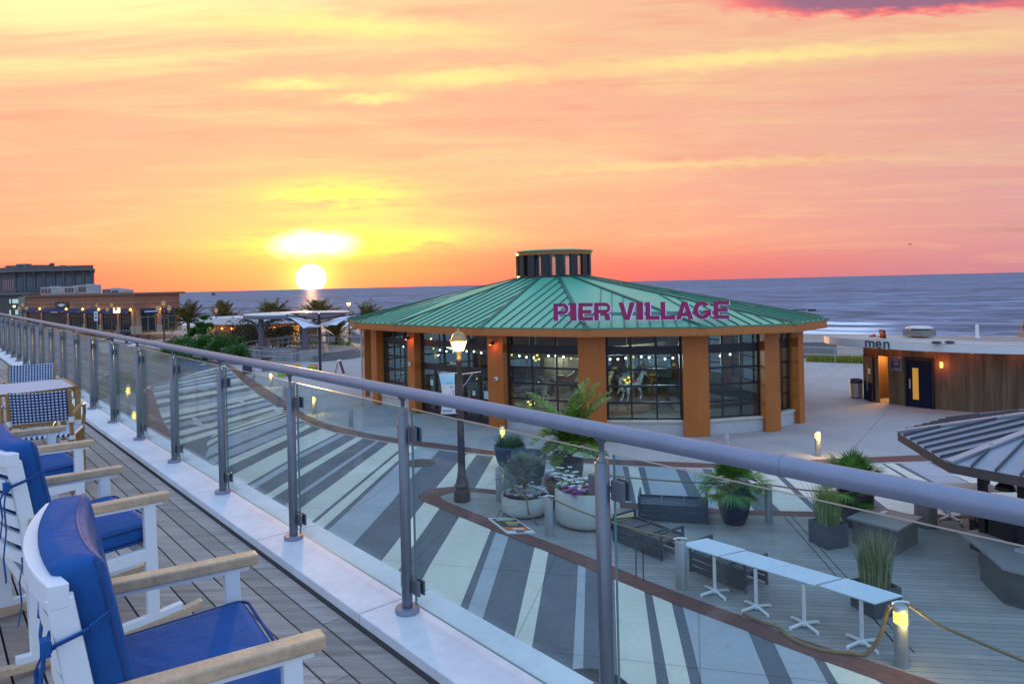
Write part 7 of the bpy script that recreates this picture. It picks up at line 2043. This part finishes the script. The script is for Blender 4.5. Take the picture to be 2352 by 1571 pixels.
# hvac on the roof
for k, (px, w, h, dd) in enumerate(((122, 5.6, 1.35, 6), (176, 4.6, 1.3, 6), (206, 3.6, 1.45, 7), (262, 3.4, .7, 5), (282, 2.4, .5, 5))):
    c = on(px, A + back * .3, d1); t = thing('rooftop_unit', ['long pale grey ventilation unit, leftmost on the brown roof', 'pale grey ventilation unit second from left on the brown roof', 'boxy grey ventilation unit in front of the grey building corner', 'low blue-lit skylight box on the brown roof', 'low flat box right of the skylight on the brown roof'][k], 'ventilation unit', (c.x, c.y, ZTOP + .32), math.atan2(d1.y, d1.x))
    m = MB(); m.box((0, 0, h / 2), (w, 2.2, h)); m.build('casing', M('unit_grey', (.36, .37, .38), .6, .3, var=.2, vs=.8), t, bevel=.05)
    for j in range(3): m = MB(); m.box((-w * .3 + j * w * .3, -1.13, h * .5), (w * .2, .06, h * .6)); m.build('grille', char_m, t)
    m = MB(); m.box((w * .2, 0, h + .06), (w * .3, 1.2, .12)); m.build('fan_housing', galv, t)
# ================================================================== GREY BUILDING BEHIND
GO = at(36, 680, 150); GO.z = 0; gbld = thing('grey_building', 'tall grey timber building with a row of dark windows behind the brown one', 'building', GO)
gw = M('grey_shingle', (.085, .078, .072), .8, var=.18, vs=.5); gt = M('grey_trim', (.13, .125, .12), .7, var=.12)
GR = at(216, 680, 150); GR.z = 0; GL = at(-60, 690, 162); GL.z = 0; bk = Vector((-.63, 1, 0)).normalized() * 25
m = MB(GO); m.prism([q_[:2] for q_ in (GL, GO, GR, GR + bk, GL + bk)], 0, 10.9); m.build('wall', gw, gbld)
dg_ = (GR - GO).normalized(); ng = Vector((dg_.y, -dg_.x, 0)); dl = (GO - GL).normalized(); nl_ = Vector((dl.y, -dl.x, 0))
m = MB(GO); e_ = [GL + nl_ * .9, GO + (ng + nl_) * .5, GR + ng * .9 + dg_ * .9, GR + bk + dg_ * .9, GL + bk]; m.prism([q_[:2] for q_ in e_], 10.902, 11.2); m.build('cornice', gt, gbld)
m = MB(GO); m.prism([q_[:2] for q_ in (GL, GO, GR, GR + bk, GL + bk)], 11.202, 12.05); m.build('parapet', M('parapet_grey', (.12, .10, .10), .8, var=.15), gbld)
bl = M('blue_dark_glass', (.05, .075, .11), .15, var=.25, vs=.6); Lg = (GR - GO).length
for k in range(8):
    x = Lg * (k + .5) / 8; m = MB(GO); m.frame_box(GO + dg_ * (x - .62) + ng * .001 + Vector((0, 0, 6.9)), dg_ * 1.24, ng * .05, (0, 0, 2.6)); w_ = m.build('window', bl, gbld)
    m = MB(GO); m.frame_box(GO + dg_ * (x - .74) + ng * .002 + Vector((0, 0, 9.502)), dg_ * 1.48, ng * .14, (0, 0, .16)); m.frame_box(GO + dg_ * (x - .02) + ng * .055 + Vector((0, 0, 6.9)), dg_ * .05, ng * .04, (0, 0, 2.6)); m.build('window_frame', gt, w_)
for k in range(9):
    x = Lg * k / 8; m = MB(GO); m.frame_box(GO + dg_ * (x - .14) + ng * .002 + Vector((0, 0, 6.6)), dg_ * .28, ng * .2, (0, 0, 4.29)); m.build('mullion_post', gt, gbld)
for k in range(5):
    x = Lg * k / 4; p_ = GO + dg_ * min(max(x, .2), Lg - .2); m = MB(GO); m.tube([p_ + ng * .2 + Vector((0, 0, 9.7)), p_ + ng * .45 + Vector((0, 0, 10.4)), p_ + ng * .85 + Vector((0, 0, 10.88))], .12, 6); m.build('eave_bracket', gt, gbld)
Ll = (GO - GL).length
for k in range(5):
    m = MB(GO); m.frame_box(GO - dl * (1.4 + k * 1.1) + nl_ * .001 + Vector((0, 0, 6.9)), dl * .6, nl_ * .05, (0, 0, 2.5)); m.build('window', bl, gbld)
LE = at(64, 680, 141); LE.z = 0; L0_ = at(-60, 680, 146); L0_.z = 0
m = MB(GO); m.prism([q_[:2] for q_ in (L0_, LE, LE + Vector((0, 9, 0)), L0_ + Vector((0, 9, 0)))], 0, 6.0); wv = m.build('wing_wall', gw, gbld); m = MB(GO); m.prism([(L0_ + Vector((0, -.8, 0)))[:2], (LE + Vector((1.0, -.8, 0)))[:2], (LE + Vector((1.0, 9, 0)))[:2], (L0_ + Vector((0, 9, 0)))[:2]], 6.002, 6.45); m.build('wing_roof', gt, gbld)
de = (LE - L0_).normalized(); ne = Vector((de.y, -de.x, 0))
for row, (z_, h) in enumerate(((4.3, .85), (2.0, .95))):
    for px in ((2, 12, 17, 22, 27, 32) if row == 0 else (1, 21, 26)):
        p_ = at(px, 690, 141); p_.z = 0; t_ = (p_ - L0_).dot(de); m = MB(GO); m.frame_box(L0_ + de * t_ + ne * .002 + Vector((0, 0, z_)), de * .38, ne * .05, (0, 0, h)); m.build('lit_window', emat('cool_lit_window', (.52, .80, .85), .75) if 'cool_lit_window' not in MATS else MATS['cool_lit_window'], wv)
m = MB(GO); q_ = at(55, 680, 136); q_.z = 0; m.box(q_ + Vector((0, 0, 2.8)), (1.3, 1.3, 5.6)); m.build('stone_pier', M('sand_stone_pier', (.26, .23, .15), .85, var=.2, vs=1), gbld)
for k, (px, w, h) in enumerate(((28, 1.9, .55), (52, 2.6, .85), (85, 2.4, .55), (109, 1.2, .5), (120, 1.0, .9), (145, .5, .35))):
    c = at(px, 610, 156); t = thing('rooftop_unit', ['low box at the left end of the grey roof', 'large slanted unit on the grey roof', 'flat long unit on the grey roof', 'small box beside the round vent on the grey roof', 'round pale vent on the grey roof', 'smallest dark stub on the grey roof'][k], 'ventilation unit', (c.x, c.y, 12.05)); m = MB()
    if k == 4: m.lathe([(.42, 0), (.42, .6), (.52, .65), (.4, .9), (0, 1.0)], (0, 0, 0), 14)
    else: m.extr([(-w / 2, 0), (w / 2, 0), (w / 2 + (.2 if k == 1 else 0), h), (-w / 2 + (.5 if k == 1 else 0), h)], (0, -.8, 0), (1, 0, 0), (0, 0, 1), (0, 1.6, 0))
    m.build('casing', M('unit_grey2', (.17, .17, .18), .6, .3, var=.2, vs=.8), t, fix=True); m = MB(); m.box((0, -.82, h * .4), (w * .5, .03, h * .4)); m.build('grille', char_m, t)


# ------------------------------------------------------------------ parked car at the far left
def car(c, rz, lb, paint):
    t = thing('parked_car', lb, 'car', c, rz); side = [(-2.2, .35), (-2.25, .75), (-1.9, .95), (-1.35, 1.02), (-.75, 1.45), (.65, 1.48), (1.25, 1.02), (2.0, .88), (2.2, .65), (2.2, .32)]
    m = MB(); m.extr(side, (0, -.85, 0), (1, 0, 0), (0, 0, 1), (0, 1.7, 0)); m.build('body', paint, t, bevel=.10, seg=3, fix=True)
    gm = M('car_glass', (.02, .025, .03), .06, var=0)
    m = MB(); m.extr([(-1.18, 1.04), (-.72, 1.38), (-.1, 1.40), (-.1, 1.02)], (0, -.862, 0), (1, 0, 0), (0, 0, 1), (0, 1.724, 0)); m.build('rear_side_window', gm, t, fix=True); m = MB(); m.extr([(-.02, 1.02), (-.02, 1.40), (.62, 1.40), (1.08, 1.02)], (0, -.862, 0), (1, 0, 0), (0, 0, 1), (0, 1.724, 0)); m.build('front_side_window', gm, t, fix=True)
    for x in (-1.35, 1.35):
        for y in (-.80, .80):
            m = MB(); m.tube([(x, y - .1, .33), (x, y + .1, .33)], .33, 20); w_ = m.build('wheel', black_m, t); m = MB(); m.tube([(x, y - .105, .33), (x, y + .105, .33)], .19, 14); m.build('rim', galv, w_)
    for y in (-.6, .6): m = MB(); m.box((2.17, y, .68), (.1, .3, .12)); m.build('headlight', bind, t); m = MB(); m.box((-2.2, y, .74), (.1, .3, .12)); m.build('tail_light', M('tail_red', (.4, .02, .02), .3, var=0), t)


car(g(-6, 772), R_(75), 'dark teal car parked at the far left edge beyond the railing', M('teal_car_paint', (.02, .045, .06), .25, .3, var=.05, coat=.6))
car(g(20, 768), R_(60), 'pale silver car parked right of the dark one, behind the railing', M('silver_car_paint', (.36, .38, .40), .25, .4, var=.05, coat=.6))
